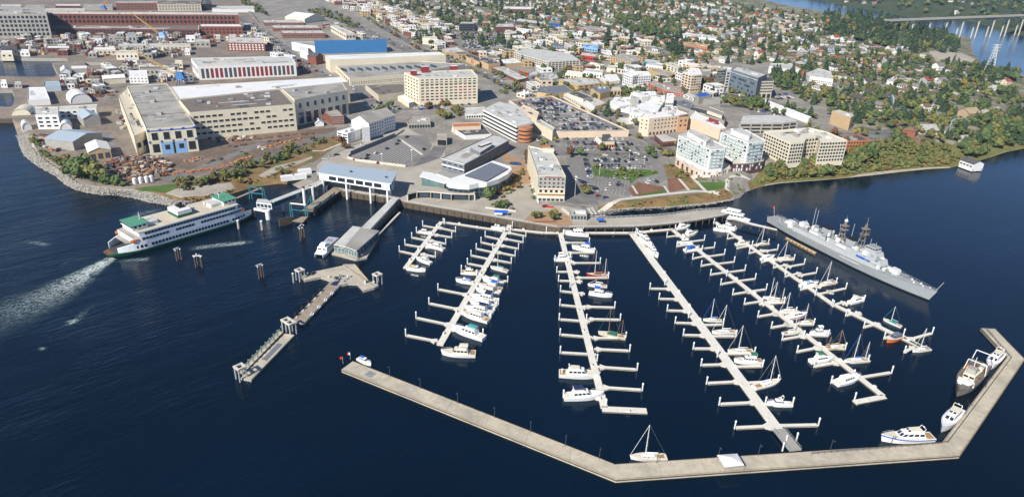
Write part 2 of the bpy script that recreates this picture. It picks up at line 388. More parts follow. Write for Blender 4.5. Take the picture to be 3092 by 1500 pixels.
zone('dry_bank','dry_bank',7,[(1265,860),(1400,815),(1900,755),(2300,728),(2420,705),(2470,690),(2560,760),(2500,800),(2300,840),(1900,885),(1560,895),(1290,920)])
zone('waterfront_bank','shore_rock',7,[(1210,960),(1290,885),(1560,880),(1900,865),(2200,835),(2500,790),(2640,720),(2660,760),(2520,830),(2000,920),(1300,960)])
zone0('beach','sand',8,[(20,700),(60,640),(200,618),(400,605),(640,588),(850,568),(950,545),(1120,522),(1350,500),(1620,478),(1800,472),(1815,520),(1350,550),(640,630),(0,710)],1.0);zone0('beach','sand',8,[(2080,425),(2200,372),(2300,338),(2460,318),(2600,290),(2600,330),(2300,365),(2100,440)],1.0)
zone('beach','sand',4,[(1560,560),(1610,485),(1900,500),(2000,540),(2070,580),(1900,612),(1700,580)])
zone('planted_bank','dry_bank',0,[(418,590),(560,549),(700,512),(860,455),(1010,408),(1040,425),(1000,455),(955,485),(905,505),(880,545),(880,560),(762,570),(700,590),(640,612),(580,626),(528,626),(440,608)])
zone('riprap_bank','rock',5,[(120,170),(285,165),(298,260),(350,360),(440,430),(550,500),(640,560),(690,605),(760,642),(900,676),(1100,705),(1290,705),(1500,740),(1640,790),(1860,800),(1860,900),(1500,880),(1100,800),(600,720),(180,400)])
zone('lawn','lawn',5,[(1265,695),(1400,665),(1560,650),(1760,630),(1770,650),(1550,725),(1340,720)])
zone('lawn','lawn',6,[(390,415),(500,380),(560,372),(520,410),(420,455)])
zone('path','plaza',5,[(1560,740),(1650,690),(1900,655),(2180,630),(2215,690),(2000,775),(1720,780)])
zone('path','plaza',6,[(250,560),(420,470),(640,420),(760,380),(760,400),(640,450),(500,500),(300,600)])
zone('plaza','plaza',6,[(800,470),(860,420),(1100,305),(1500,160),(1640,105),(1720,150),(1900,255),(2010,300),(2010,560),(2240,640),(2500,560),(2700,420),(2800,430),(2840,640),(2900,840),(3140,850),(3290,880),(3360,960),(3420,1000),(3130,1020),(3070,1055),(2700,990),(2200,905),(1640,815),(1040,700),(950,640),(800,560)])
zone('brick_plaza','brick_plaza',7,[(330,330),(470,380),(570,420),(620,560),(630,640),(545,640),(470,700),(300,730),(30,735),(-200,700),(300,640),(470,520),(400,440)])
zone('plaza','plaza',7,[(480,870),(700,840),(1000,900),(1010,960),(700,990),(500,960)])
zone('brick_plaza','brick_plaza',7,[(560,990),(640,920),(860,880),(1010,950),(1130,1010),(900,1040),(700,1020)])
zone('parking_lot','lot_asphalt',6,[(1095,400),(1115,372),(1540,195),(1650,180),(1840,190),(1890,270),(1870,340),(1760,450),(1690,482),(1640,482),(1400,450),(1180,420)])
zone('street','asphalt',6,[(1870,340),(1900,290),(1945,280),(2030,290),(1990,360),(1960,400),(1820,450),(1700,482)])
zone('parking_lot','lot_asphalt',7,[(960,392),(1040,385),(1700,392),(1850,400),(1900,480),(1925,590),(1880,625),(1560,755),(1310,725),(1060,645),(990,480)])
zone('lawn','lawn',7,[(1195,470),(1235,490),(1400,520),(1560,490),(1830,520),(1845,545),(1640,590),(1560,650),(1570,610),(1240,568)])
zone('planting_bed','bark_bed',7,[(1545,690),(1650,625),(1900,672),(1935,722),(1600,760)])
zone('planting_bed','bark_bed',7,[(1920,590),(2010,580),(2110,690),(1935,722)])
zone('lawn','lawn',7,[(1640,748),(1900,690),(1935,722),(1650,762)])
zone('planting_bed','dry_bank',7,[(1880,460),(2030,460),(2270,700),(2130,700),(2010,580),(1920,580)])
zone('lawn','lawn','f',[(505,1080),(965,1088),(990,1170),(880,1225),(660,1235)])
zone('parking_lot','lot_asphalt',7,[(880,200),(1180,200),(1560,200),(1720,260),(1720,335),(1050,340),(930,320)])
zone('parking_lot','lot_asphalt',3,[(-100,290),(420,320),(480,470),(300,500),(-100,480)])
zone('parking_lot','lot_asphalt',4,[(-60,1000),(150,1000),(480,1110),(380,1130),(200,1100),(-80,1080)])
zone('parking_lot','lot_asphalt',4,[(100,880),(330,870),(340,930),(130,960)])
zone('lawn','residential','k',[(1440,590),(1740,580),(1860,640),(1720,690),(1470,670)]);zone('street','asphalt','k',[(1420,720),(1800,700),(2500,870),(2480,900),(1800,760),(1430,760)])
zone('lawn','lawn',4,[(1110,525),(1250,488),(1350,520),(1180,575)])
zone('lawn','lawn',3,[(1500,175),(1620,175),(1720,205),(1700,228),(1560,205)])
zone('lawn','lawn',3,[(2200,20),(2500,15),(2500,60),(2260,60)])
zone('street','asphalt',7,[(960,810),(1110,725),(1210,715),(1300,725),(1345,800),(1270,850),(1040,830)])
zone('street','asphalt',8,[(760,160),(1000,170),(1200,130),(1330,70),(1420,80),(1330,130),(1230,185),(1050,240),(800,200)])
ST_LIST=[(7,[(700,200),(820,290),(930,360),(1050,352),(1800,375),(1960,330),(1850,290),(1740,215),(1590,170)],13),(3,[(-220,590),(20,625),(240,725),(460,850),(700,905),(850,930),(1200,1060),(1580,1220)],13),(2,[(60,160),(330,320),(560,500),(830,700),(1130,780),(1330,980),(1500,1000)],14),(2,[(820,60),(1000,170),(1260,290),(1450,380),(1700,490)],20),(2,[(1290,170),(1480,290),(1800,470),(2150,620)],13),(6,[(-60,500),(300,395),(640,280),(1000,150),(1300,40),(1600,-60),(2000,-70)],9),(8,[(380,90),(500,130),(620,175),(900,175),(1200,160),(1700,70),(2030,-20),(2260,-60),(2600,-110)],12),(3,[(330,460),(830,640),(1340,830),(1640,960),(2200,1180)],11),(3,[(1120,570),(1350,640),(1640,830),(2000,1000)],10),(3,[(480,860),(900,690),(1120,560),(1330,470)],10),(3,[(840,1000),(1180,870),(1520,780),(1750,680),(1900,560)],9),(3,[(1560,1200),(1500,1090),(1740,960),(2300,820)],9),(1,[(700,400),(1400,410),(2500,380)],14),(1,[(500,820),(1100,830),(1600,760)],12),(5,[(1000,160),(1060,380),(1600,600),(2500,250)],9),]
for c,pts,w_ in ST_LIST:ZONES.append(('street','asphalt',ribbon([KL(c,*p).xy for p in pts],w_)))
_gd=KL(3,430,945).xy-KL(3,840,1225).xy;ga=math.atan2(_gd.y,_gd.x);GA=ga
gu=Vector((math.cos(ga),math.sin(ga)));gv=Vector((-gu.y,gu.x))
RES_STREETS=[]
resid=[tuple(GL(*p).xy)for p in[(1150,10),(1420,100),(1700,92),(1960,125),(2010,200),(2330,195),(2370,290),(2490,320),(2600,390),(2750,380),(2900,310),(3060,280),(3040,240),(2880,215),(2800,180),(2780,110),(2600,70),(2300,30),(2100,-5),(1200,-8)]]
org=KL(4,900,1100).xy
for k in range(-14,15):
 for dirv,nrm,gap in((gu,gv,82),(gv,gu,128)):
  run=[]
  for t in range(-1500,1501,25):
   p=org+dirv*t+nrm*(k*gap)
   if inside((p.x,p.y),resid):run.append(p)
   elif len(run)>3:RES_STREETS.append(run);run=[]
   else:run=[]
  if len(run)>3:RES_STREETS.append(run)
for r_ in RES_STREETS:ZONES.append(('street','asphalt',ribbon([r_[0],r_[-1]],8)))
PATHS=[(7,[(1275,862),(1390,822),(1480,787),(1900,738),(2200,708),(2290,716),(2420,706)],3.2),('f',[(1000,1170),(1010,1035),(1100,975),(1250,945),(1450,932)],3.2),(7,[(2040,455),(2290,716)],2.4),(7,[(2030,590),(2125,700)],2.0),(7,[(1590,655),(1640,735)],1.6),(7,[(1890,660),(1935,725)],1.6),(6,[(760,330),(860,330),(1060,250),(1560,70)],2.2),(5,[(295,180),(305,290),(360,380),(560,520)],2.5)]
for c,pts,w_ in PATHS:ZONES.append(('path','path',ribbon([KL(c,*p).xy for p in pts],w_)))
def build_land():
 V=[];E=[]
 def add_poly(pl):
  k=len(V);V.extend(pl);E.extend([(k+i,k+(i+1)%len(pl))for i in range(len(pl))])
 add_poly(main_poly);add_poly(far_poly)
 for h in holes:add_poly(h)
 for _,_,pl in ZONES:add_poly(pl)
 for step,x0,x1,y0,y1,ex in((14,-560,620,380,900,None),(36,-1600,2000,380,2400,(-560,620,380,900)),(260,-8000,8000,300,8400,(-1600,2000,380,2400))):
  xs=np.arange(x0,x1,step);ys=np.arange(y0,y1,step);X,Y=np.meshgrid(xs,ys);Q=np.stack([X.ravel(),Y.ravel()],1)
  if ex:Q=Q[~((Q[:,0]>ex[0])&(Q[:,0]<ex[1])&(Q[:,1]>ex[2])&(Q[:,1]<ex[3]))]
  Q=Q+rng.uniform(-.2,.2,Q.shape)*step
  k=inside_np(Q,main_poly)|inside_np(Q,far_poly);V.extend(map(tuple,Q[k]))
 for a,b,t in zip(SA,SB,ST):
  ab=b-a;l=np.hypot(*ab)
  if l>600:continue
  nn=np.array([-ab[1],ab[0]])/max(l,1e-6)
  for off in((3.5,8)if t=='r' else(7,14,24)):
   for s in np.arange(0,1,min(1,9/max(l,1e-6))):
    for sg in(1,-1):
     q=a+ab*s+nn*off*sg
     if inside(q,main_poly)or inside(q,far_poly):V.append(tuple(q))
 co_,ed,fa,ov,oe,of=delaunay_2d_cdt([Vector(v[:2])for v in V],E,[],0,1e-3)
 P=np.array([(v.x,v.y)for v in co_]);F=np.array(fa);C=P[F].mean(1)
 land=inside_np(C,main_poly);far=inside_np(C,far_poly)
 for h in holes:land&=~inside_np(C,h)
 z,D=elev_np(P)
 zid=np.full(len(F),-1);keep=land|far
 for i,(_,_,pl)in enumerate(ZONES):zid[inside_np(C,pl)&land]=i
 D0=np.maximum(z,-0.02)
 groups={}
 for i in np.nonzero(keep)[0]:
  if far[i]and not land[i]:key=('far_shore','forest_floor')
  elif zid[i]<0:key=('ground','city_ground')
  else:key=ZONES[zid[i]][:2]
  groups.setdefault(key,[]).append(i)
 for(nm,m),idx in groups.items():
  Fi=F[idx];u,inv=np.unique(Fi,return_inverse=True);inv=inv.reshape(Fi.shape)
  A=P[Fi[:,0]];B=P[Fi[:,1]];Cc=P[Fi[:,2]];cr=(B[:,0]-A[:,0])*(Cc[:,1]-A[:,1])-(B[:,1]-A[:,1])*(Cc[:,0]-A[:,0])
  inv[cr<0]=inv[cr<0][:,::-1]
  me=bpy.data.meshes.new(nm);me.from_pydata(np.column_stack([P[u],D0[u]]).tolist(),[],inv.tolist());me.materials.append(MATS[m]);me.update()
  o=bpy.data.objects.new(nm,me);LINK(o);tag(o,kind='structure')
 sk=MB()
 def zof(p):return float(max(elev_np(np.array([p]))[0][0],-0.02))
 for poly,types in((main_poly,main_t),(holes[0],'q'*99),(holes[1],'q'*99),(holes[2],'q'*99)):
  n=len(poly)
  for i in range(n):
   if types[i]in 'q':
    a,b=poly[i],poly[(i+1)%n];za,zb=zof(a),zof(b)
    sk.poly([(a[0],a[1],-3),(b[0],b[1],-3),(b[0],b[1],zb),(a[0],a[1],za)],'timber' if poly is main_poly else 'concrete')
 structure(sk,'quay_wall')
build_land()
FOOT=[]
def pin(mesh_fn,cache={}):
 return None
_wm={}
def window_mesh(w,h,pane='glass',frame=None,fw=0.12):
 """a window: a projecting frame round a pane set back in it; local x along the wall, -y outwards, z up, origin at the middle of the foot"""
 key=(round(w,1),round(h,1),pane,frame)
 if key in _wm:return _wm[key]
 b=MB();w2=w/2
 if frame is None:
  b.box((0,-0.03,0),(w,0.06,h),pane)
 else:
  b.box((0,-0.02,0),(w,0.04,h),pane);t=min(fw,w*.2)
  b.box((0,-0.07,h),(w+2*t,0.14,t),frame);b.box((0,-0.09,-t),(w+2*t,0.18,t),frame)
  b.box((-w2-t/2,-0.06,0),(t,0.12,h),frame);b.box((w2+t/2,-0.06,0),(t,0.12,h),frame)
 _wm[key]=b.mesh('window');return _wm[key]
def wall_pts(pl,e):
 n=len(pl);a=Vector(pl[e][:2]);b=Vector(pl[(e+1)%n][:2]);return a,b
def windows(root,pl,e,z0,z1,rows,cols,wf=0.6,hf=0.55,pane='glass',frame=None,name='window',u0=0.02,u1=0.98,skip=0.0,depth=0.02,rnd=None):
 """rows x cols windows, each an object, on wall e of the plan pl (wall from corner e to corner e+1)"""
 a,b=wall_pts(pl,e);d=b-a;Lw=d.length;d.normalize();ar=sum(pl[i][0]*pl[(i+1)%len(pl)][1]-pl[(i+1)%len(pl)][0]*pl[i][1]for i in range(len(pl)))
 nrm=Vector((d.y,-d.x))if ar>0 else Vector((-d.y,d.x))
 rz=math.atan2(d.y,d.x)if ar>0 else math.atan2(-d.y,-d.x)
 cw=Lw*(u1-u0)/cols;ch=(z1-z0)/rows;me=window_mesh(cw*wf,ch*hf,pane,frame)
 for r in range(rows):
  for c in range(cols):
   if skip and random.random()<skip:continue
   t=Lw*u0+cw*(c+.5);p=a+d*t+nrm*depth
   mm=me if not rnd or random.random()>rnd[1]else window_mesh(cw*wf,ch*hf,rnd[0],frame)
   inst(name,mm,root,(p.x,p.y,z0+ch*(r+.5-hf/2)),rz)
def bands(root,pl,e,z0,z1,rows,m,hf=0.45,out=0.05,name='window_band',u0=0.0,u1=1.0):
 a,b=wall_pts(pl,e);d=b-a;Lw=d.length;ar=sum(pl[i][0]*pl[(i+1)%len(pl)][1]-pl[(i+1)%len(pl)][0]*pl[i][1]for i in range(len(pl)))
 rz=math.atan2(d.y,d.x);nrm=Vector((d.y,-d.x)).normalized()*(1 if ar>0 else-1);ch=(z1-z0)/rows
 mid=a+d*((u0+u1)/2);k=MB();k.box((0,0,0),(Lw*(u1-u0),0.1,ch*hf),m);me=k.mesh(name)
 for r in range(rows):inst(name,me,root,(mid.x+nrm.x*out,mid.y+nrm.y*out,z0+ch*(r+.5-hf/2)),rz)
def roof_units(root,pl,z,n,m=('pale_steel','grey_wall','steel'),s=(1.5,5)):
 c=np.mean(np.array(pl),0);k=0;tries=0
 xs=[p[0]for p in pl];ys=[p[1]for p in pl]
 while k<n and tries<200:
  tries+=1;x=random.uniform(min(xs),max(xs));y=random.uniform(min(ys),max(ys))
  q=[(x+(px-x)*1.0,py)for px,py in pl]
  if not inside((x,y),[(c[0]+(p[0]-c[0])*.8,c[1]+(p[1]-c[1])*.8)for p in pl]):continue
  b=MB();d=Vector(pl[1])-Vector(pl[0]);b.box((0,0,0),(random.uniform(*s),random.uniform(*s)*.7,random.uniform(.8,2.2)),random.choice(m))
  inst('rooftop_unit',b.mesh('rooftop_unit'),root,(x,y,z),math.atan2(d.y,d.x));k+=1
def bld(name,label,cat,c,roof,base=None,h=None,wall='beige',top='grey_roof',par=0.5,units=0,win=(),bnd=(),lm=None,group=None,ground=None):
 """a flat-roofed building: roof corners in the photo (first two = the front wall, left to right), height from the foot below corner base[0]"""
 pts=[K(c,*p)for p in roof]
 if ground is None:
  if base:i,bx,by=base;g=GL(*K(c,bx,by));h=height_at(g,pts[i][1]);zg=g.z
  else:
   p=GL(*pts[0],dz=h);zg=p.z
 else:
  zg=ground
  if base:i,bx,by=base;g=G(*K(c,bx,by),zg);h=height_at(g,pts[i][1])
 pl=[tuple(G(px,py,zg+h).xy)for px,py in pts]
 cen=np.mean(np.array(pl),0);root=thing(name,label,cat,(cen[0],cen[1],zg),group)
 w=MB();w.prism(pl,zg-3,zg+h,wall,False);w.obj('wall',root)
 ins=[(cen[0]+(p[0]-cen[0])*0.985,cen[1]+(p[1]-cen[1])*0.985)for p in pl]
 r=MB();r.poly([(x,y,zg+h-par)for x,y in(ins if sum(ins[i][0]*ins[(i+1)%len(ins)][1]-ins[(i+1)%len(ins)][0]*ins[i][1]for i in range(len(ins)))>0 else ins[::-1])],top);r.obj('roof',root)
 ar_=abs(sum(pl[i][0]*pl[(i+1)%len(pl)][1]-pl[(i+1)%len(pl)][0]*pl[i][1]for i in range(len(pl))))/2
 if ar_>450:
  e0=Vector(pl[0]);e1=Vector(pl[1])-e0;e2=Vector(pl[-1])-e0
  for i in range(3+int(ar_/900)):
   u,v=random.uniform(.05,.7),random.uniform(.05,.7);du,dv=random.uniform(.06,.28),random.uniform(.1,.25);k=MB();qq=[e0+e1*a+e2*b for a,b in((u,v),(u+du,v),(u+du,v+dv),(u,v+dv))]
   if not all(inside(t,ins)for t in qq):continue
   k.prism(qq,zg+h-par,zg+h-par+.03+.004*i,top,{'grey_roof':'grey_wall','white_roof':'light_roof','light_roof':'grey_roof','brown_roof':'laydown'}.get(top,'grey_roof')if i%2 else{'grey_roof':'concrete','white_roof':'boat_white','light_roof':'pale_concrete','brown_roof':'dark_roof'}.get(top,'dark_grey'));k.obj('roof_patch',root)
  for i in range(1+int(ar_/1500)):
   u,v=random.uniform(.1,.8),random.uniform(.1,.8);a_,b_=e0+e1*u+e2*v,e0+e1*min(.92,u+random.uniform(.08,.25))+e2*v
   if inside(a_,ins)and inside(b_,ins):k=MB();k.bar((*a_,zg+h-par+.4),(*b_,zg+h-par+.4),.3,'pale_steel');k.obj('duct',root)
 q=MB();n=len(pl)
 for i in range(n):
  j=(i+1)%n
  q.poly([(*pl[i],zg+h),(*pl[j],zg+h),(*ins[j],zg+h),(*ins[i],zg+h)],'light_roof' if wall in('brick','dark_brick')else wall)
  q.poly([(*ins[i],zg+h),(*ins[j],zg+h),(*ins[j],zg+h-par),(*ins[i],zg+h-par)],wall)
 q.obj('parapet',root)
 for a in win:
  e,r0,r1,rows,cols=a[:5];kw=a[5]if len(a)>5 else{}
  windows(root,pl,e,zg+h*r0,zg+h*r1,rows,cols,**kw)
 for a in bnd:
  e,r0,r1,rows,m=a[:5];kw=a[5]if len(a)>5 else{}
  bands(root,pl,e,zg+h*r0,zg+h*r1,rows,m,**kw)
 if units:roof_units(root,ins,zg+h-par,units)
 FOOT.append(pl)
 if lm:LANDMARKS.append((lm,cen[0],cen[1]))
 root['_']=0;del root['_']
 return root,pl,zg,h
def hall(name,label,cat,c,fl,fr,depth,eave,ridge,wall='white',top='white_roof',kind='gable',win=None,lm=None,group=None,overhang=0.4,along=False,z0=None):
 """a gabled or barrel-roofed hall: front wall foot from fl to fr, running depth metres back; the ridge runs back too unless along"""
 a=KL(c,*fl)if z0 is None else K0(c,*fl,z0);b=KL(c,*fr)if z0 is None else K0(c,*fr,z0);zg=min(a.z,b.z);d=(b-a).xy;Lw=d.length;d=d.normalized();nb=Vector((-d.y,d.x))
 root=thing(name,label,cat,((a.x+b.x)/2+nb.x*depth/2,(a.y+b.y)/2+nb.y*depth/2,zg),group)
 def at(u,v,z):return(a.x+d.x*u+nb.x*v,a.y+d.y*u+nb.y*v,zg+z)
 w=MB();r=MB()
 if kind=='gable' and not along:
  prof=[(0,eave),(Lw/2,ridge),(Lw,eave)]
 elif kind=='gable':
  prof=[(0,eave),(depth/2,ridge),(depth,eave)]
 else:
  prof=[(Lw/2-Lw/2*math.cos(math.pi*i/10),eave+(ridge-eave)*math.sin(math.pi*i/10))for i in range(11)]
 if along:
  f=lambda s,v,z:at(v,s,z);Ld=Lw;Wd=depth
 else:
  f=lambda s,v,z:at(s,v,z);Ld=depth;Wd=Lw
 for v in(0,Ld):
  w.poly([f(0,v,-2)]+[f(s,v,z)for s,z in prof]+[f(Wd,v,-2)],wall)
 w.poly([f(0,0,-2),f(0,Ld,-2),f(0,Ld,eave),f(0,0,eave)],wall);w.poly([f(Wd,0,-2),f(Wd,Ld,-2),f(Wd,Ld,eave),f(Wd,0,eave)],wall);w.obj('wall',root)
 o=overhang
 for(s0,z0),(s1,z1)in zip(prof[:-1],prof[1:]):
  sl=(z1-z0)/max(s1-s0,1e-6)
  e0=o if s0==0 else 0;e1=o if abs(s1-Wd)<1e-6 else 0
  k=0 if kind!='gable' else 1
  r.prism_like=None
  top_=[f(s0-e0*k,-o,z0-e0*sl*k+.3),f(s1+e1*k,-o,z1+e1*sl*k+.3),f(s1+e1*k,Ld+o,z1+e1*sl*k+.3),f(s0-e0*k,Ld+o,z0-e0*sl*k+.3)]
  bot=[(p[0],p[1],p[2]-.28)for p in top_]
  r.poly(top_,top);r.poly(bot[::-1],top)
  for i in range(4):r.poly([bot[i],bot[(i+1)%4],top_[(i+1)%4],top_[i]],top)
 r.obj('roof',root)
 pl=[at(0,0,0)[:2],at(Lw,0,0)[:2],at(Lw,depth,0)[:2],at(0,depth,0)[:2]]
 for a_ in(win or()):
  e,r0,r1,rows,cols=a_[:5];windows(root,pl,e,zg+eave*r0,zg+eave*r1,rows,cols,**(a_[5]if len(a_)>5 else{}))
 FOOT.append(pl)
 if lm:LANDMARKS.append((lm,root.location.x,root.location.y))
 return root,pl,zg
DW=dict(wf=.62,hf=.5,frame='pale_concrete')
bld('brick_factory','very long red brick factory with two rows of tall windows along the shipyard','building',1,[(428,131),(2250,143),(2240,120),(432,106)],base=(1,2255,300),wall='brick',top='light_roof',units=6,win=[(0,.45,.95,2,44,dict(wf=.62,hf=.62,frame='brick'))],lm='long red brick factory')
bld('factory_annex','low brick annex with grey roof under the long red brick factory','building',1,[(455,268),(1880,282),(1880,240),(462,236)],base=(1,1880,345),wall='dark_brick',top='brown_roof',units=5,win=[(0,.2,.85,2,38,dict(wf=.6,hf=.55))])
bld('factory_annex','white roofed brick annex at the right end of the long brick factory','building',1,[(1888,250),(2285,252),(2262,229),(1890,229)],base=(1,2290,335),wall='brick',top='white_roof',win=[(0,.15,.85,2,10,dict(wf=.5,hf=.5))])
bld('white_shed','low shed with bright white roof in front of the long brick factory','shed',1,[(600,255),(900,250),(895,232),(600,236)],h=5,wall='grey_wall',top='white_roof')
bld('concrete_factory','grey concrete factory with vertical ribs at the far left of the shipyard','building',1,[(-160,133),(440,133),(412,75),(-160,72)],base=(1,462,360),wall='concrete',top='concrete',units=5,win=[(0,.08,.95,5,14,dict(wf=.62,hf=.62)),(1,.1,.9,5,4,DW)],lm='ribbed grey concrete factory')
bld('brick_building','dark red brick block standing behind the long brick factory','building',1,[(1090,30),(1490,32),(1490,8),(1090,8)],base=(0,1090,100),wall='brick',top='grey_roof',win=[(0,.1,.9,3,12,DW)])
bld('office_building','wide beige block with rows of windows behind the brick factory','building',1,[(1482,40),(1895,44),(1900,5),(1482,2)],base=(1,1895,108),wall='beige',top='brown_roof',win=[(0,.05,.95,4,14,dict(wf=.7,hf=.45))])
bld('dark_tower','black clad block beside the beige block in the shipyard','building',1,[(1902,40),(2000,40),(1990,5),(1905,5)],base=(1,2000,100),wall='black',top='dark_grey')
for i,(x0,x1,y,hh,dp,wl,rf,lb)in enumerate([(0,200,60,9,18,'grey_wall','light_roof','pale flat shed at the far left edge behind the concrete factory'),(230,420,62,7,15,'grey_wall','grey_roof','grey flat shed behind the ribbed concrete factory'),(420,800,96,8,16,'beige','light_roof','long pale shed right behind the brick factory roof'),(520,760,55,8,14,'dark_brick','white_roof','brick shed with white roof behind the pale shed'),(780,1060,60,8,20,'grey_wall','grey_roof','grey shed beside the orange crane'),(2000,2400,90,6,30,'white','light_roof','white low shed right of the black clad block')]):
 bld('shed',lb,'shed',1,[(x0,y),(x1,y+2),(x1,y-dp),(x0,y-dp)],h=hh,wall=wl,top=rf)
bld('brick_office','three storey red brick office with white windows left of the yard road','building',0,[(686,129),(799,131),(794,114),(690,112)],base=(1,799,157),wall='brick',top='light_roof',win=[(0,.1,.9,3,11,dict(wf=.5,hf=.55,pane='white'))],bnd=[],lm='small brick office with white windows')
bld('striped_hall','white hall with tall dark red doors between white piers','building',0,[(596,201),(893,190),(879,170),(576,176)],base=(1,893,230),wall='white',top='light_roof',units=7,win=[(0,.12,.82,1,21,dict(wf=.62,hf=.98,pane='dark_red',name='door',rnd=('dark_grey',.45))),(3,.3,.8,1,5,dict(wf=.4,hf=.6,pane='dark_red'))],lm='white hall with tall red doors')
bld('assembly_hall','assembly hall with the long bright white roof behind the beige works','building',0,[(538,300),(1054,247),(1030,232),(512,262)],h=21,wall='beige',top='white_roof',units=2,lm='bright white roof of the works')
bld('machine_works','beige works with flat grey roof and strips of dark windows','building',0,[(572,340),(890,315),(846,270),(540,301)],base=(1,897,394),wall='cream',top='brown_roof',units=12,win=[(0,.12,.92,4,17,dict(wf=.7,hf=.36,frame='pale_concrete',skip=.15)),(1,.2,.9,3,8,DW)],lm='beige works')
bld('machine_works','beige works hall with tall blue windows at its right end','building',0,[(889,301),(1049,272),(1033,250),(850,268)],base=(1,1053,347),wall='cream',top='grey_roof',units=3,win=[(0,.05,.48,1,7,dict(wf=.66,hf=.95,pane='blue_glass',frame='cream')),(0,.6,.88,1,7,dict(wf=.3,hf=.6,pane='blue_glass')),(1,.2,.8,1,3,DW)],lm='works hall with tall blue windows')
r_,pl_,zg_,h_=bld('erecting_hall','huge pale erecting hall with blue doors in its front wall','building','o',[(310,803),(1046,745),(615,108),(18,152)],base=(1,1090,1130),wall='cream',top='grey_roof',units=4,win=[(0,.56,.84,1,4,dict(wf=.52,hf=1,frame='cream')),(0,.08,.42,1,1,dict(wf=1,hf=.95,u0=.06,u1=.2)),(0,.08,.42,1,1,dict(wf=1,hf=.95,u0=.8,u1=.95)),(0,.0,.44,1,1,dict(wf=1,hf=1,u0=.235,u1=.475,pane='light_blue',name='door')),(0,.0,.44,1,1,dict(wf=1,hf=1,u0=.525,u1=.765,pane='light_blue',name='door')),(0,.0,.44,1,1,dict(wf=1,hf=1,u0=.48,u1=.52,pane='black',name='opening')),(0,.15,.38,1,1,dict(wf=1,hf=.8,u0=.31,u1=.41,depth=.1)),(0,.15,.38,1,1,dict(wf=1,hf=.8,u0=.6,u1=.7,depth=.1))],bnd=[(0,.88,.94,1,'royal_blue',dict(hf=.7,name='trim')),(0,.46,.51,1,'cream',dict(hf=.8,name='trim',out=.12))],lm='huge hall with blue doors')
for u in(0.02,.26,.5,.74,.97):
 a,b=wall_pts(pl_,0);p=a.lerp(b,u);k=MB();k.box((0,-.15,0),(1.5,.3,1.5),'royal_blue');me=k.mesh('trim_block');d=b-a
 inst('trim_block',me,r_,(p.x,p.y,zg_+h_*.46),math.atan2(d.y,d.x));inst('trim_block',me,r_,(p.x,p.y,zg_+h_*.9),math.atan2(d.y,d.x))
for s in(.27,.55,.8):
 a0=Vector(pl_[0]).lerp(Vector(pl_[3]),s);b0=Vector(pl_[1]).lerp(Vector(pl_[2]),s);k=MB();z=zg_+h_-.5
 k.bar((a0.x,a0.y,z),(b0.x,b0.y,z),.35,'dark_grey');k.obj('roof_joint',r_)
 c_=a0.lerp(b0,.42);k=MB();k.box((c_.x,c_.y,z),(4,3,2.2),'grey_wall');k.obj('ventilator',r_)
bld('lean_to','low flat lean-to along the left wall of the huge pale hall','building',0,[(404,410),(441,394),(383,262),(357,288)],base=(0,424,470),wall='cream',top='beige',units=6,win=[(0,.2,.7,1,2,DW)])
hall('storage_shed','white gabled shed with tan front next to the rocky shore','shed',5,(852,424),(1060,398),24,6.5,9,'tan','white_roof',win=[(0,.05,.75,1,3,dict(wf=.7,hf=.9,pane='dark_grey',name='door'))],lm='white gabled shore shed')
hall('storage_shed','blue grey metal gabled shed behind the white shore shed','shed',5,(705,330),(975,240),26,7,10,'grey_wall','blue_metal_roof')
hall('storage_shed','third gabled metal shed nearest the white office block','shed',1,(800,1200),(958,1180),24,7,10,'grey_wall','blue_metal_roof')
bld('yard_office','small white office block with square dark windows by the left shore','building',1,[(330,1085),(545,1082),(548,1010),(315,1010)],base=(0,352,1222),wall='white',top='light_roof',units=3,win=[(0,.1,.9,3,3,dict(wf=.55,hf=.45))],lm='white yard office')
bld('yard_office','white two storey office wing with a long window row','building',1,[(545,1037),(905,1022),(915,985),(548,1005)],base=(0,555,1130),wall='white',top='light_roof',units=2,win=[(0,.15,.9,2,6,dict(wf=.5,hf=.45))])
bld('yard_shed','white stepped shed at the end of the basin wharf','shed',1,[(262,945),(468,932),(420,822),(262,826)],base=(1,468,990),wall='white',top='white_roof',lm='stepped white wharf shed')
bld('yard_shed','blue grey metal shed behind the stepped white wharf shed','shed',1,[(415,815),(570,810),(560,768),(420,770)],base=(1,570,860),wall='blue_metal_roof',top='blue_metal_roof')
hall('arched_tent','large white arched tent beside the yard offices','tent',1,(668,985),(870,965),26,1,9,'white','white','barrel',lm='large arched tent')
hall('arched_tent','small white arched tent in front of the yard offices','tent',1,(572,1245),(684,1235),18,1,7,'white','white','barrel')
hall('arched_tent','low cream domed tent on the wharf edge','tent',1,(105,1092),(290,1085),18,.5,5.5,'boat_cream','boat_cream','barrel')
hall('arched_tent','smallest pale tent at the left wharf corner','tent',5,(215,140),(305,130),14,1,6,'white','light_roof','barrel')
bld('wharf_house','white office cube between the basins with small dark windows','building',1,[(1215,722),(1392,722),(1385,665),(1205,668)],base=(1,1392,790),wall='white',top='white_roof',win=[(0,.1,.9,2,5,dict(wf=.4,hf=.35))],lm='white office cube')
hall('wharf_shed','long cream shed with pitched roof left of the white office cube','shed',1,(985,800),(1190,785),13,6,8.5,'cream','white_roof',along=True)
hall('wharf_shed','white gabled wharf house with side porch by the upper basin','shed',1,(590,735),(670,730),22,7,10,'white','white_roof')
bld('wharf_shed','long white roofed shed right of the gabled wharf house','shed',1,[(670,650),(820,645),(820,618),(660,622)],base=(1,820,700),wall='grey_wall',top='white_roof')
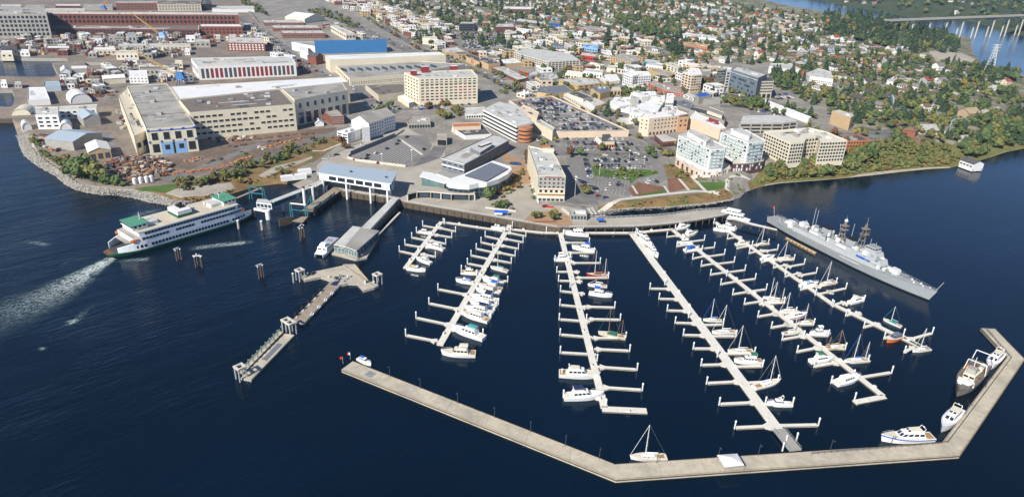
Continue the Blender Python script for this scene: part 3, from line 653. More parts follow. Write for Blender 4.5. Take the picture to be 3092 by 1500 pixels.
for x0,x1,y,hh,wl,rf,lb in[(440,655,455,6,'dark_brick','white_roof','brick shed with white roof above the basin'),(185,275,490,6,'white','white_roof','white boxy store left of the brick basin shed'),(880,1090,470,7,'beige','white_roof','pale roofed store by the quay wall'),(1090,1300,500,9,'cream','light_roof','cream storehouse behind the dry dock'),(0,115,500,7,'cream','white_roof','cream store at the far left quay'),(1110,1350,435,6,'grey_wall','light_roof','grey dockside store under the blue crane'),(1400,1800,435,6,'beige','light_roof','long pale dockside store right of the blue crane'),(1750,1840,355,7,'white','white_roof','white square store by the factory corner'),(1500,1640,690,7,'white','light_roof','white store beside the yellow boom crane'),(1320,1540,650,8,'grey_wall','brown_roof','brown roofed store behind the white office cube'),(1645,1720,590,7,'cream','boat_cream','cream hut left of the white striped hall'),(870,960,360,6,'grey_wall','grey_roof','grey workshop in front of the factory annex'),(1020,1110,350,6,'grey_wall','grey_roof','second grey workshop before the factory annex'),(1200,1280,330,12,'steel','steel','tall steel workshop in the middle of the yard'),(1840,1980,395,8,'grey_wall','light_roof','grey store left of the brick office'),(1740,1790,480,6,'white','white_roof','small white hut left of the brick office'),(0,60,775,6,'white','white_roof','white hut on the basin wharf'),(130,200,790,5,'grey_wall','light_roof','grey hut on the basin wharf'),(0,160,455,9,'dark_grey','dark_roof','dark shed at the far left quay'),(1180,1290,570,6,'white','light_roof','white low store at the dry dock edge')]:
 bld('store_shed',lb,'shed',1,[(x0,y),(x1,y),(x1-4,y-22),(x0,y-22)],h=hh,wall=wl,top=rf,win=[(0,.2,.8,1,max(2,int((x1-x0)/40)),dict(wf=.4,hf=.5))],group='sheds in the shipyard')
hall('gabled_hall','big hall with white pitched roof on the slope by the highway','building',2,(690,225),(880,200),50,8,15,'cream','white_roof',lm='big white pitched hall')
for(x0,x1,y,yb,lb)in[(290,680,215,245,'farthest long brick range with grey roof by the yard road'),(375,830,265,300,'middle long brick range with flat grey roof by the yard road'),(465,880,315,362,'nearest long brick range with arched white roof lights')]:
 bld('brick_range',lb,'building',2,[(x0+15,y),(x1,y),(x1-30,y-28),(x0,y-25)],base=(1,x1,yb),wall='brick',top='light_roof',units=4,win=[(0,.2,.85,1,14,dict(wf=.55,hf=.6,frame='white'))],group='brick ranges along the yard road',lm=lb[:-17]if 0 else None)
bld('office_building','beige narrow block running back beside the brick ranges','building',2,[(1075,322),(1165,318),(975,235),(930,240)],base=(0,1082,385),wall='cream',top='light_roof',units=2,win=[(0,.3,.8,1,3,dict(wf=.6,hf=.7,pane='blue_glass')),(3,.3,.8,1,8,DW)],lm='beige narrow block')
bld('paint_shop','bright blue sided hall with white end wall in the shipyard','building',2,[(782,438),(1462,420),(1430,385),(562,398)],base=(1,1462,495),wall='white',top='grey_roof',units=6,lm='bright blue hall')
rb,plb,zgb,hb=bld('paint_shop_annex','white lean-to against the end of the bright blue hall','building',2,[(640,470),(722,500),(715,440),(640,430)],h=10,wall='white',top='white_roof')
root_blue=[o for o in S.objects if o.get('label')=='bright blue sided hall with white end wall in the shipyard'][0]
bands(root_blue,[tuple(v)for v in FOOT[-2]],0,root_blue.location.z,root_blue.location.z+19,1,'blue_wall',hf=.97,out=.03,name='cladding')
hall('brick_chapel','small dark brick gabled house between the blue hall and saw-tooth works','building',2,(800,615),(868,600),14,10,14,'brick','dark_roof')
bld('saw_tooth_works','wide works with saw-tooth skylights on a dull grey roof','building',2,[(1112,742),(1650,700),(2200,605),(880,525)],base=(0,1122,815),wall='cream',top='grey_roof',win=[(0,.15,.55,2,24,dict(wf=.4,hf=.4)),(3,.3,.8,1,14,dict(wf=.5,hf=.5,frame='ochre'))],lm='works with saw-tooth skylights')
st_root=S.objects['saw_tooth_works'];stp=FOOT[-1];zt=ORG['saw_tooth_works'][2]
zt=zt+height_at(GL(*K(2,1122,815)),K(2,0,742)[1])
def sawtooth(c,p,l,w,hh,ang,m1,m2):
 k=MB();ca,sa=math.cos(ang),math.sin(ang)
 def T(x,y,z):return(x*ca-y*sa,x*sa+y*ca,z)
 A=[T(-l/2,-w/2,0),T(l/2,-w/2,0),T(l/2,w/2,0),T(-l/2,w/2,0)];Bv=[T(-l/2,-w/2,hh),T(-l/2,w/2,hh)]
 k.poly([A[0],A[1],A[2],A[3]],'grey_roof');k.poly([Bv[0],A[1],A[2],Bv[1]],m1);k.poly([A[0],Bv[0],Bv[1],A[3]],m2);k.poly([A[0],A[1],Bv[0]],m1);k.poly([A[3],Bv[1],A[2]],m1);return k.mesh('skylight')
sm=sawtooth(0,0,7,15,3.2,0,'light_roof','blue_glass')
for row,(ya,yb)in enumerate([((1085,668),(1925,632)),((1000,600),(1885,560))]):
 for i in range(12):
  t=i/11;p=G(*K(2,ya[0]+(yb[0]-ya[0])*t,ya[1]+(yb[1]-ya[1])*t),zt);d=Vector(stp[1])-Vector(stp[0])
  inst('skylight',sm,st_root,(p.x,p.y,zt-.45),math.atan2(d.y,d.x)+.1)
bld('works_roof','raised white roof strip along the back of the saw-tooth works','building',2,[(925,565),(2020,518),(1960,492),(880,524)],h=16,wall='cream',top='white_roof')
rc,plc,zgc,hc=bld('cream_warehouse','cream eight storey warehouse with red rooftop huts','building','p',[(572,420),(2170,368),(2010,175),(178,255)],base=(0,575,1165),wall='cream',top='light_roof',par=1.2,units=5,win=[(0,.16,.80,6,12,dict(wf=.62,hf=.42,pane='glass',rnd=('dark_red',.35))),(0,.80,.97,2,12,dict(wf=.6,hf=.42)),(3,.12,.95,7,5,dict(wf=.45,hf=.38))],bnd=[(0,.79,.81,1,'cream',dict(hf=.9,name='cornice',out=.3))],lm='cream warehouse with red roof huts')
for x,y,l,hh in((440,340,6,5),(740,250,8,6),(1520,205,8,5)):
 p=G(*K('p',x,y),zgc+hc-1);k=MB();dd=Vector(plc[1])-Vector(plc[0]);k.box((p.x,p.y,p.z),(l,l*.8,hh),'dark_red',math.atan2(dd.y,dd.x),'white');k.obj('rooftop_hut',rc)
bld('loading_shed','low white roofed loading shed on the left side of the cream warehouse','building','p',[(310,1085),(455,1045),(190,850),(5,890)],h=5,wall='cream',top='white_roof')
bld('retaining_yard','sunken brown yard deck walled in beside the cream warehouse','building',2,[(1385,900),(1630,870),(1625,790),(1260,800)],h=6,wall='beige',top='brown_roof')
rp_=bld('brick_gatehouse','red brick gatehouse with grey roof in front of the works','building',2,[(938,1100),(1058,1095),(985,1025),(835,1030)],base=(1,1062,1175),wall='brick',top='grey_roof',win=[(0,.15,.9,2,5,dict(wf=.45,hf=.55,frame='white'))],lm='red brick gatehouse')
bld('brick_gatehouse','lower brick wing left of the red brick gatehouse','building',2,[(775,1085),(905,1075),(885,1050),(770,1058)],base=(1,905,1135),wall='brick',top='light_roof',win=[(0,.15,.9,2,5,dict(wf=.45,hf=.55,frame='white'))])
hall('arched_tent','small white tent beside the red brick gatehouse','tent',2,(790,1195),(870,1190),9,2.5,5,'white','white')
bld('white_office','white three storey flat office beside the ferry holding lot','building',6,[(1092,165),(1240,112),(1190,85),(990,140)],base=(0,1100,262),wall='white',top='white_roof',units=2,win=[(3,.15,.9,3,2,dict(wf=.8,hf=.5)),(0,.15,.9,3,4,dict(wf=.35,hf=.3,pane='grey_wall'))],lm='white office by the holding lot')
bld('stair_tower','white stair tower joining the white office and the gabled flats','building',6,[(1225,115),(1300,105),(1290,82),(1225,90)],base=(0,1240,248),wall='white',top='white_roof')
for(fl,fr,lb)in[((1300,215),(1440,172),'nearer white gabled apartment block beside the holding lot'),((1425,165),(1545,130),'farther white gabled apartment block beside the holding lot')]:
 hall('gabled_flats',lb,'building',6,fl,fr,20,13,18,'white','grey_roof',along=True,win=[(0,.15,.95,4,6,dict(wf=.4,hf=.5))],group='white gabled flats')
bld('transit_canopy','round grey roofed bus station on the roundabout','building',6,[(1665,75),(1875,70),(1870,30),(1800,5),(1700,8),(1650,40)],base=(0,1680,120),wall='grey_wall',top='grey_roof',units=2,win=[(0,.05,.75,1,8,dict(wf=.8,hf=.9))],lm='round bus station')
bld('shop_row','low building with dark flat roof and orange back strip near the striped garage','building',6,[(2200,185),(2450,170),(2360,70),(2075,110)],base=(0,2200,225),wall='white',top='dark_roof',units=2,lm='low dark roofed shops')
bld('shop_row','orange roofed strip behind the low dark roofed shops','building',6,[(2095,105),(2350,95),(2340,60),(2080,70)],h=6.5,wall='peach',top='orange_wall')
bld('canopy_hall','grey flat roofed hall beside the striped garage','building',3,[(20,1080),(190,1075),(200,1010),(10,1020)],base=(0,30,1120),wall='white',top='light_roof',win=[(0,.1,.7,1,7,dict(wf=.7,hf=.8))])
def stacked(root,pl,zg,levels,fh,slab,gap_m,z_first=0.0,slab_h=1.25,inset=0.35,name='floor_slab'):
 """a parking structure: pale parapet slabs with dark recessed decks between"""
 cen=np.mean(np.array(pl),0);ins=[(cen[0]+(p[0]-cen[0])*(1-inset/20),cen[1]+(p[1]-cen[1])*(1-inset/20))for p in pl]
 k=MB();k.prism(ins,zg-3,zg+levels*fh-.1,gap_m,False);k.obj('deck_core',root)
 for i in range(levels+1):
  k=MB();z=zg+z_first+i*fh-slab_h*.5;k.prism(pl,max(z,zg-.5),z+slab_h,slab,'light_roof' if i==levels else slab,True);k.obj(name,root)
def roofpl(c,roof,base):
 pts=[K(c,*p)for p in roof];i,bx,by=base;g=GL(*K(c,bx,by));h=height_at(g,pts[i][1]);return[tuple(G(px,py,g.z+h).xy)for px,py in pts],g.z,h
def garage(name,label,c,roof,base,levels,slab='pale_concrete',lm=None,piers=0):
 pl,zg,h=roofpl(c,roof,base);cen=np.mean(np.array(pl),0);root=thing(name,label,'parking garage',(cen[0],cen[1],zg))
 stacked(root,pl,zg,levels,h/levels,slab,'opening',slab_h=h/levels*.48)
 if piers:
  for e in range(len(pl)):
   a,b=wall_pts(pl,e);L_=(b-a).length;n=max(2,int(L_/piers));k=MB();k.box((0,0,0),(.9,.9,h),slab);me=k.mesh('pier')
   for i in range(n+1):
    p=a.lerp(b,i/n);inst('pier',me,root,(p.x,p.y,zg),math.atan2(b.y-a.y,b.x-a.x))
 FOOT.append(pl)
 if lm:LANDMARKS.append((lm,cen[0],cen[1]))
 return root,pl,zg,h
rg,plg,zgg,hg=garage('striped_garage','white parking garage striped with long black openings and an orange corner drum',3,[(182,1042),(500,1200),(655,1165),(520,1010),(330,968)],(1,492,1345),4,'white',lm='black and white striped garage')
roof_units(rg,plg,zgg+hg+.4,10)
p=KL(7,575,240);k=MB();rd=6.6
for i in range(4):
 k=MB();z=p.z+i*hg/4-.5;k.cyl(p.x,p.y,z+1.2,z+hg/4*.62+1.2,rd,rd,20,'orange_wall','orange_wall');k.obj('drum_band',rg)
k=MB();k.cyl(p.x,p.y,p.z-1,p.z+hg-.6,rd*.93,rd*.93,20,'glass','light_roof');k.obj('drum',rg)
bld('roof_block','long pale flat roofed block behind the striped garage','building',3,[(420,1010),(840,1235),(860,1205),(420,948)],h=9,wall='cream',top='light_roof',units=4)
bld('orange_shop','peach block with orange roof strip beside the rooftop car park','building',3,[(505,1030),(690,1120),(712,1060),(560,985)],h=12,wall='peach',top='peach')
rr,plr,zgr,hr=bld('rooftop_car_park','wide beige block with a car park covering its whole roof','building',3,[(842,1240),(1560,1228),(830,902),(432,945)],base=(0,845,1305),wall='peach',top='asphalt',par=1.2,lm='beige block with rooftop car park',bnd=[(1,.72,.9,1,'opening',dict(hf=.5,name='opening')),(0,.93,.99,1,'dark_grey',dict(hf=.4,u0=.1,u1=.98,name='trim'))])
ROOFTOP=(plr,zgr+hr-1.2)
rb_,plb_,zgb_,hb_=bld('corner_shops','cream shop block with dark roof in the small car park','building',7,[(1300,245),(1425,240),(1380,165),(1310,170)],base=(0,1300,315),wall='peach',top='dark_roof',units=2,win=[(0,.05,.5,1,5,dict(wf=.7,hf=.9))],bnd=[(0,.5,.62,1,'orange',dict(hf=.9,name='awning',out=.5))],lm='shop block in the small car park')
bld('corner_shops','white roofed wing of the shop block in the small car park','building',7,[(1232,215),(1300,290),(1310,240),(1250,190)],base=(1,1300,315),wall='cream',top='white_roof')
rh,plh,zgh,hh_=bld('harbour_hotel','grey flat roofed hotel with cream side walls facing the boardwalk','building','n',[(340,680),(775,690),(640,420),(560,290),(180,205)],base=(1,745,1088),wall='cream',top='light_roof',units=11,par=.9,win=[(0,.50,.95,3,6,dict(wf=.42,hf=.42,frame='grey_wall')),(0,.33,.50,1,5,dict(wf=.5,hf=.72,pane='opening',name='arch')),(0,0.01,.12,1,6,dict(wf=.8,hf=.9,pane='blue_glass')),(4,.1,.95,4,16,dict(wf=.4,hf=.45,frame='cream')),(1,.1,.95,4,10,dict(wf=.4,hf=.45)),(3,.1,.95,4,4,DW)],bnd=[(0,.52,.985,1,'grey_wall',dict(hf=.99,out=.0,name='cladding')),(0,.3,.33,1,'cream',dict(hf=.9,out=.6,name='balcony_slab')),(0,.22,.3,1,'orange_wall',dict(hf=.35,out=.3,name='awning')),(0,.47,.5,1,'peach',dict(hf=.9,out=.5,name='awning'))],lm='grey flat roofed hotel')
a,b=wall_pts(plh,0);ang=math.atan2(b.y-a.y,b.x-a.x)
def text(name,body,size,m,loc,rot,parent,ext=.03):
 cu=bpy.data.curves.new(name,'FONT');cu.body=body;cu.size=size;cu.extrude=ext;cu.align_x='CENTER';cu.align_y='CENTER'
 t_=bpy.data.objects.new(name,cu);LINK(t_);dg=bpy.context.evaluated_depsgraph_get();me=bpy.data.meshes.new_from_object(t_.evaluated_get(dg));bpy.data.objects.remove(t_)
 me.materials.clear();me.materials.append(MATS[m]);o=bpy.data.objects.new(name,me);LINK(o);g=ORG[parent.name];o.location=(loc[0]-g[0],loc[1]-g[1],loc[2]-g[2]);o.rotation_euler=rot;o.parent=parent;return o
mid=a.lerp(b,.54);nr=Vector((b.y-a.y,a.x-b.x)).normalized()
text('sign_lettering','HAMPTON INN & SUITES',.62*(b-a).length/11.2,'red',(mid.x+nr.x*.3,mid.y+nr.y*.3,zgh+hh_*.955),(R(90),0,ang),rh,.1)
for x,y,l in((250,460,10),):
 k=MB();q=KL('n',255,640);
k=MB();q=G(*K('n',500,290),zgh+hh_);k.box((q.x,q.y,q.z-.8),(8,3,2.6),'boat_cream',ang);k.obj('rooftop_hut',rh)
k=MB();q=G(*K('n',465,190),zgh+hh_*.6);k.box((q.x,q.y,zgh),(7,3.5,hh_*.55),'orange_wall',ang);k.obj('porch',rh)
rcf,plc_,zc_,hc_=bld('conference_centre','glass and white conference centre with flat pale roof and plant room','building','l',[(160,470),(490,555),(1140,205),(1010,150),(900,130)],base=(1,480,725),wall='slate_roof',top='light_roof',par=.6,win=[(0,.12,.92,2,4,dict(wf=.8,hf=.45,pane='blue_glass',frame='pale_steel')),(1,.1,.9,3,14,dict(wf=.85,hf=.7,pane='blue_glass',rnd=('glass',.5)))],bnd=[(0,.92,1.0,1,'pale_steel',dict(hf=.95,name='fascia')),(1,.93,1.0,1,'pale_steel',dict(hf=.95,name='fascia')),(0,.4,.55,1,'pale_steel',dict(hf=.8,name='fascia'))],lm='conference centre')
k=MB();z=zc_+hc_-.6
pr_=[G(*K('l',*q),z+3).xy for q in[(575,320),(720,385),(905,270),(800,225)]];k.prism(pr_,z,z+3,'slate_roof','light_roof');k.obj('plant_room',rcf)
pr_=[G(*K('l',*q),z+4).xy for q in[(690,280),(735,300),(890,245),(840,228)]];k=MB();k.prism(pr_,z+3,z+4.2,'black','pale_steel');k.obj('ventilator',rcf)
zl=4.0
rim=[(470,730),(800,815),(1000,755),(1120,690),(1180,625),(1170,590),(1100,570),(905,505),(880,520)]
def cpoly(pts,z,c='l'):return[G(*K(c,*q),z).xy for q in pts]
hz=10.5
rl=thing('round_hall','low curved hall with slate roof and white rim in front of the conference centre','building',(*G(*K('l',830,680),zl).xy,zl));LANDMARKS.append(('slate roofed round hall',rl.location.x,rl.location.y))
facade=[(215,790),(260,830),(400,850),(560,860),(700,830),(820,825),(1000,765),(1120,700),(1180,630),(1160,585),(905,505),(480,700)]
k=MB();k.prism(cpoly(facade,zl+hz),zl-2,zl+hz-3.2,'blue_glass',False);k.prism(cpoly(facade,zl+hz),zl+hz-3.2,zl+hz,'white','white_roof',True);k.obj('wall',rl);FOOT.append([tuple(v)for v in cpoly(facade,zl+hz)])
k=MB();k.prism(cpoly([(500,715),(815,800),(1125,620),(880,530)],zl+hz+.8),zl+hz+.01,zl+hz+.8,'dark_grey','slate_roof');k.obj('roof',rl)
fp=cpoly(facade,zl+hz)
for e in range(0,9):
 a,b=wall_pts(fp,e);n_=max(2,int((b-a).length/4));windows(rl,[tuple(v)for v in fp],e,zl+1,zl+hz-3.4,2,n_,wf=.8,hf=.8,pane='glass',frame='green_glass',depth=.05)
k=MB();q=cpoly([(585,870),(690,855),(690,880),(585,895)],zl+8);k.prism(q,zl,zl+8.5,'tan','tan');k.obj('entrance_frame',rl)
k=MB();k.prism(cpoly([(85,690),(180,640),(310,690),(470,700),(420,760),(300,770)],zl+9),zl,zl+9,'white','grey_wall');k.obj('service_yard',rl)
rw=thing('quay_restaurant','white swept roof restaurant terrace above the quay arcade','building',(*G(*K('l',120,790),zl).xy,zl))
k=MB();k.prism(cpoly([(-160,730),(0,775),(210,835),(270,790),(20,680),(-110,660)],zl+9.5),zl+9,zl+9.5,'white','white',True);k.obj('roof',rw)
k=MB();k.prism(cpoly([(-130,735),(0,780),(200,830),(240,790),(20,695)],zl+9),zl,zl+9,'green_glass',False);k.obj('wall',rw)
arc=[(-340,985),(-200,950),(0,950),(300,980),(560,985),(640,985),(660,940),(300,900),(0,880),(-300,850)]
ra_=thing('quay_arcade','long flat roofed arcade of shops along the quay','building',(*G(*K('l',150,960),zl).xy,zl));LANDMARKS.append(('quay arcade',ra_.location.x,ra_.location.y))
ap=cpoly(arc,zl+5);k=MB();k.prism(ap,zl+4.2,zl+5,'pale_concrete','plaza',True);k.obj('roof',ra_)
cen_=np.mean(np.array([tuple(v)for v in ap]),0);k=MB();k.prism([(cen_[0]+(v[0]-cen_[0])*.98,v[1]+1.5)for v in ap],zl,zl+4.2,'opening',False);k.obj('wall',ra_)
for e in range(5):
 a,b=wall_pts(ap,e);n_=max(1,int((b-a).length/7));k=MB();k.box((0,0,0),(.8,.8,4.2),'pale_concrete');me=k.mesh('column')
 for i in range(n_+1):
  q=a.lerp(b,i/n_);inst('column',me,ra_,(q.x,q.y+.4,zl))
 windows(ra_,[tuple(v)for v in[(v[0],v[1]+1.5)for v in ap]],e,zl+.2,zl+4,1,n_,wf=.7,hf=.8,pane='blue_glass')
zt_=4.0;ht_=12.6
tr=[(1075,300),(2185,470),(2280,290),(1195,155)]
rt_=thing('ferry_terminal','ferry terminal with pale blue metal roof raised on columns over the quay','building',(*G(*K('m',1650,330),zt_).xy,zt_));LANDMARKS.append(('blue roofed ferry terminal',rt_.location.x,rt_.location.y))
tp=[G(*K('m',*q),zt_+ht_).xy for q in tr];FOOT.append([tuple(v)for v in tp])
cen_=sum((Vector(v)for v in tp),Vector((0,0)))/4;tin=[cen_+(v-cen_)*.95 for v in tp]
k=MB();k.prism(tp,zt_+ht_-.5,zt_+ht_,'pale_steel','blue_metal_roof',True);k.obj('roof',rt_)
k=MB();k.prism(tin,zt_+ht_-5.2,zt_+ht_-.5,'ferry_white',False,True);k.obj('wall',rt_)
tinl=[tuple(v)for v in tin]
windows(rt_,tinl,0,zt_+ht_-4.4,zt_+ht_-1.2,1,6,wf=.82,hf=.85,pane='glass',frame='ferry_white',u0=.13,u1=.9);windows(rt_,tinl,1,zt_+ht_-4.8,zt_+ht_-1.0,1,4,wf=.9,hf=.9,pane='blue_glass',frame='ferry_white');windows(rt_,tinl,3,zt_+ht_-4.8,zt_+ht_-1.0,1,4,wf=.9,hf=.9,pane='blue_glass',frame='ferry_white')
for u in(.04,.38,.72,.96):
 for v_ in(.06,.5,.94):
  q=tin[0].lerp(tin[1],u).lerp(tin[3].lerp(tin[2],u),v_);k=MB();k.cyl(q.x,q.y,-2,zt_+ht_-5.2,.7,.7,8,'ferry_white');k.obj('column',rt_)
for u,v_ in((.42,.45),(.9,.4)):
 q=tp[0].lerp(tp[1],u).lerp(tp[3].lerp(tp[2],u),v_);k=MB();k.box((q.x,q.y,zt_+ht_),(1.4,1.2,1.0),'dark_grey');k.obj('vent',rt_)
ringw=[(1640,482),(1400,452),(1180,425),(1097,402),(1095,388),(1115,370),(1540,193),(1620,140)]
rw_=thing('retaining_wall','curved pale parapet wall around the ferry holding lot','wall',(*KL(6,1250,400).xy,4));rp_=[KL(6,*q).xy for q in ringw]
outp=ribbon(rp_,.8);k=MB();k.prism(outp,3.9,5.6,'pale_concrete');k.obj('parapet',rw_)
k=MB();bk=ribbon([KL(6,*q).xy for q in[(1120,372),(1330,285),(1540,197)]],.5);k.prism(bk,3.9,7.2,'slate_roof');k.obj('screen',rw_)
tn=thing('road_tunnel','dark tunnel mouth under the plaza at the edge of the holding lot','tunnel',(*KL(6,1985,285).xy,4));k=MB();q=[KL(6,*v).xy for v in[(1935,275),(2030,280),(2030,225),(1935,225)]];k.prism(q,3.9,9.5,'concrete','plaza');k.obj('portal',tn)
qa=[tuple(v)for v in q];windows(tn,qa,0,4,8.6,1,1,wf=.9,hf=.98,pane='opening',name='opening',depth=.05)
def tower(label,c,roof,base,levels,lm,wall='white',glass='pale_green_glass'):
 root,pl,zg,h=bld('condominium_tower',label,'building',c,roof,base=base,ground=12.5,wall=wall,top='light_roof',units=4,par=.8,lm=lm)
 for e in(len(pl)-1,0,1):
  a,b=wall_pts(pl,e);n_=max(3,int((b-a).length/3.6));fh=h*.96/levels
  windows(root,pl,e,zg+h*.02,zg+h*.98,levels,n_,wf=.66,hf=.55,pane='glass',frame=None,rnd=(glass,.68),depth=.03)
  bands(root,pl,e,zg+h*.02-fh*.3,zg+h*.98-fh*.3,levels,'white',hf=.14,out=.5,name='balcony_slab',u0=.05,u1=.95)
  bands(root,pl,e,zg+h*.02-fh*.12,zg+h*.98-fh*.12,levels,'pale_green_glass',hf=.22,out=.72,name='balustrade',u0=.1,u1=.9)
 return root,pl,zg,h
t1,p1,z1,h1=tower('nearer white condominium tower with rounded grey roof and green glass balconies','f',[(165,275),(715,520),(965,510),(985,470),(700,330),(330,190)],(1,640,855),6,'nearer white condominium tower')
q=cpoly([(320,215),(640,390),(720,330),(420,175)],z1+h1+2.6,'f');k=MB();k.prism(q,z1+h1-.8,z1+h1+2.6,'white','light_roof');k.obj('penthouse',t1)
t2,p2,z2,h2=tower('farther white condominium tower with flat roof and green glass balconies','f',[(890,225),(1365,405),(1650,375),(1640,350),(1330,180),(1060,160)],(1,1305,765),6,'farther white condominium tower')
q=cpoly([(1070,185),(1380,300),(1420,260),(1240,145)],z2+h2+2.6,'f');k=MB();k.prism(q,z2+h2-.8,z2+h2+2.6,'white','light_roof');k.obj('penthouse',t2)
bld('brick_terrace','brick and white townhouse base under the nearer condominium tower','building','f',[(120,660),(450,885),(820,890),(1060,840),(1040,780),(880,700),(400,600),(150,600)],base=(1,450,1010),wall='peach',top='path',win=[(0,.1,.9,1,4,dict(wf=.4,hf=.8,pane='dark_brick')),(1,.02,.9,2,8,dict(wf=.55,hf=.8,pane='white',rnd=('blue_glass',.4))),(2,.02,.9,2,7,dict(wf=.55,hf=.8,pane='white',rnd=('blue_glass',.4)))])
bld('brick_terrace','brick and white townhouse base under the farther condominium tower','building','f',[(1100,770),(1380,760),(1620,720),(1640,640),(1300,640),(1090,700)],base=(0,1105,900),wall='dark_brick',top='path',win=[(0,.02,.9,2,6,dict(wf=.55,hf=.8,pane='white',rnd=('blue_glass',.4))),(1,.02,.9,2,6,dict(wf=.55,hf=.8,pane='white',rnd=('blue_glass',.4)))])
bld('yellow_apartments','wide pale yellow apartment block with pale flat roof above the bluff','building',8,[(45,145),(300,255),(430,245),(445,205),(560,195),(580,240),(835,230),(640,150),(470,110)],base=(1,235,460),wall='cream',top='boat_cream',par=.6,units=10,win=[(0,.03,.95,6,10,dict(wf=.62,hf=.55)),(1,.03,.95,6,5,dict(wf=.66,hf=.6)),(2,.1,.95,5,2,DW),(3,.1,.95,5,4,dict(wf=.6,hf=.55)),(5,.03,.95,6,9,dict(wf=.66,hf=.58)),(4,.1,.95,5,2,DW)],lm='yellow apartment block')
bld('orange_block','orange three storey block with rows of dark windows beside the yellow apartments','building',8,[(835,235),(1057,228),(940,170),(805,188)],base=(1,1050,330),wall='orange_wall',top='dark_roof',par=1.2,units=2,win=[(0,.05,.95,3,8,dict(wf=.6,hf=.45,frame='orange_wall')),(1,.05,.95,3,5,DW)],lm='orange three storey block')
bld('cream_hotel','cream hotel wing with rows of small windows and white roof','building','k',[(170,905),(320,930),(780,880),(930,850),(760,790),(230,850)],base=(1,280,1215),wall='peach',top='white_roof',units=4,par=.6,win=[(1,.35,.95,3,7,dict(wf=.35,hf=.4,u0=.15)),(0,.35,.95,3,2,dict(wf=.3,hf=.35)),(1,.05,.25,1,8,dict(wf=.5,hf=.7))],lm='cream hotel with white roofs')
bld('cream_hotel','cream hotel wing with orange corner projecting in the middle','building','k',[(785,905),(935,895),(935,850),(800,860)],base=(0,790,1150),wall='peach_orange',top='dark_roof',win=[(0,.3,.9,2,2,dict(wf=.4,hf=.4))])
bld('cream_hotel','long cream hotel wing with stepped white roof running behind the condominiums','building','k',[(940,905),(1000,920),(1430,1095),(1530,1080),(1440,990),(1130,870),(1030,800)],base=(2,1410,1260),wall='peach',top='white_roof',units=3,par=.6,win=[(1,.25,.95,4,9,dict(wf=.22,hf=.3,pane='peach')),(2,.1,.9,4,2,dict(wf=.5,hf=.5)),(0,.3,.9,3,1,dict(wf=.3,hf=.4))])
bld('brick_restaurant','low round cornered brick restaurant with pale roof before the cream hotel','building',7,[(1800,175),(1880,245),(2010,235),(2010,215),(1905,170)],base=(1,1880,300),wall='brick',top='light_roof',win=[(0,.1,.7,1,6,dict(wf=.7,hf=.8)),(1,.1,.7,1,6,dict(wf=.7,hf=.8))],lm='low brick restaurant')
garage('hill_garage','grey concrete parking garage with dark openings behind the yellow apartments','k',[(1750,1010),(2420,1010),(2640,985),(2560,930),(2330,885),(1790,895)],(1,2400,1170),3,'concrete',lm='grey hillside garage',piers=9)
bld('blank_hall','tan hall with a blank windowless wall facing the water','building',4,[(688,1045),(868,1110),(900,1085),(760,1035)],base=(1,862,1235),wall='tan',top='light_roof',units=2,lm='tan blank walled hall')
bld('glass_tower','dark glass office block with striped storeys','building','k',[(1605,155),(2030,290),(2170,230),(1690,105)],base=(0,1540,500),wall='slate_roof',top='light_roof',units=4,par=1,win=[(0,.25,.97,4,13,dict(wf=.92,hf=.52,pane='green_glass',rnd=('blue_glass',.45))),(0,.02,.22,1,8,dict(wf=.6,hf=.9,pane='glass'))],bnd=[(0,.88,.9,1,'white',dict(hf=.9,name='fascia',out=.2))],lm='dark glass office block')
bld('glass_tower','lit beige end wing of the dark glass office block','building','k',[(2040,345),(2275,340),(2240,270),(2050,285)],base=(0,2015,620),wall='beige',top='dark_grey',win=[(0,.32,.97,4,6,dict(wf=.85,hf=.42)),(0,.02,.28,1,3,dict(wf=.7,hf=.9,pane='glass')),(3,.1,.9,5,3,DW)])
bld('glass_tower','pale glass wing at the left end of the dark office block','building','k',[(1390,160),(1520,150),(1600,120),(1480,110)],base=(0,1370,440),wall='grey_wall',top='light_roof',win=[(0,.05,.95,6,5,dict(wf=.85,hf=.55,pane='blue_glass',rnd=('green_glass',.5)))])
bld('stair_tower','slim white stair tower on the dark glass office block','building','k',[(1530,165),(1605,160),(1610,125),(1540,130)],base=(1,1545,495),wall='pale_steel',top='white_roof',win=[(0,.1,.9,6,1,dict(wf=.5,hf=.6))])
bld('tan_tower','tan seven storey tower with stacked dark windows and white roof','building','k',[(835,200),(985,250),(1150,235),(1110,150),(960,125)],base=(0,805,465),wall='peach',top='white_roof',units=3,win=[(0,.05,.97,6,3,dict(wf=.6,hf=.55)),(1,.05,.97,6,4,dict(wf=.75,hf=.5,pane='glass',rnd=('grey_wall',.3)))],lm='tan seven storey tower')
bld('grey_block','blank pale grey block behind the tan seven storey tower','building','k',[(1160,190),(1285,185),(1290,150),(1130,150)],base=(1,1270,330),wall='grey_wall',top='light_roof')
bld('cream_block','cream block with square dark windows left of the tan tower','building','k',[(545,60),(770,140),(830,110),(660,40)],base=(0,535,145),wall='cream',top='light_roof',win=[(0,.15,.9,2,4,dict(wf=.45,hf=.55,pane='opening'))])
bld('yellow_hall','yellow hall with a dark red end wall','building','k',[(300,140),(585,265),(745,225),(470,135)],base=(1,590,325),wall='ochre',top='grey_roof',par=1.2,win=[(1,.05,.9,1,1,dict(wf=.62,hf=.98,pane='dark_red',name='cladding',u0=.4))],lm='yellow hall with red end')
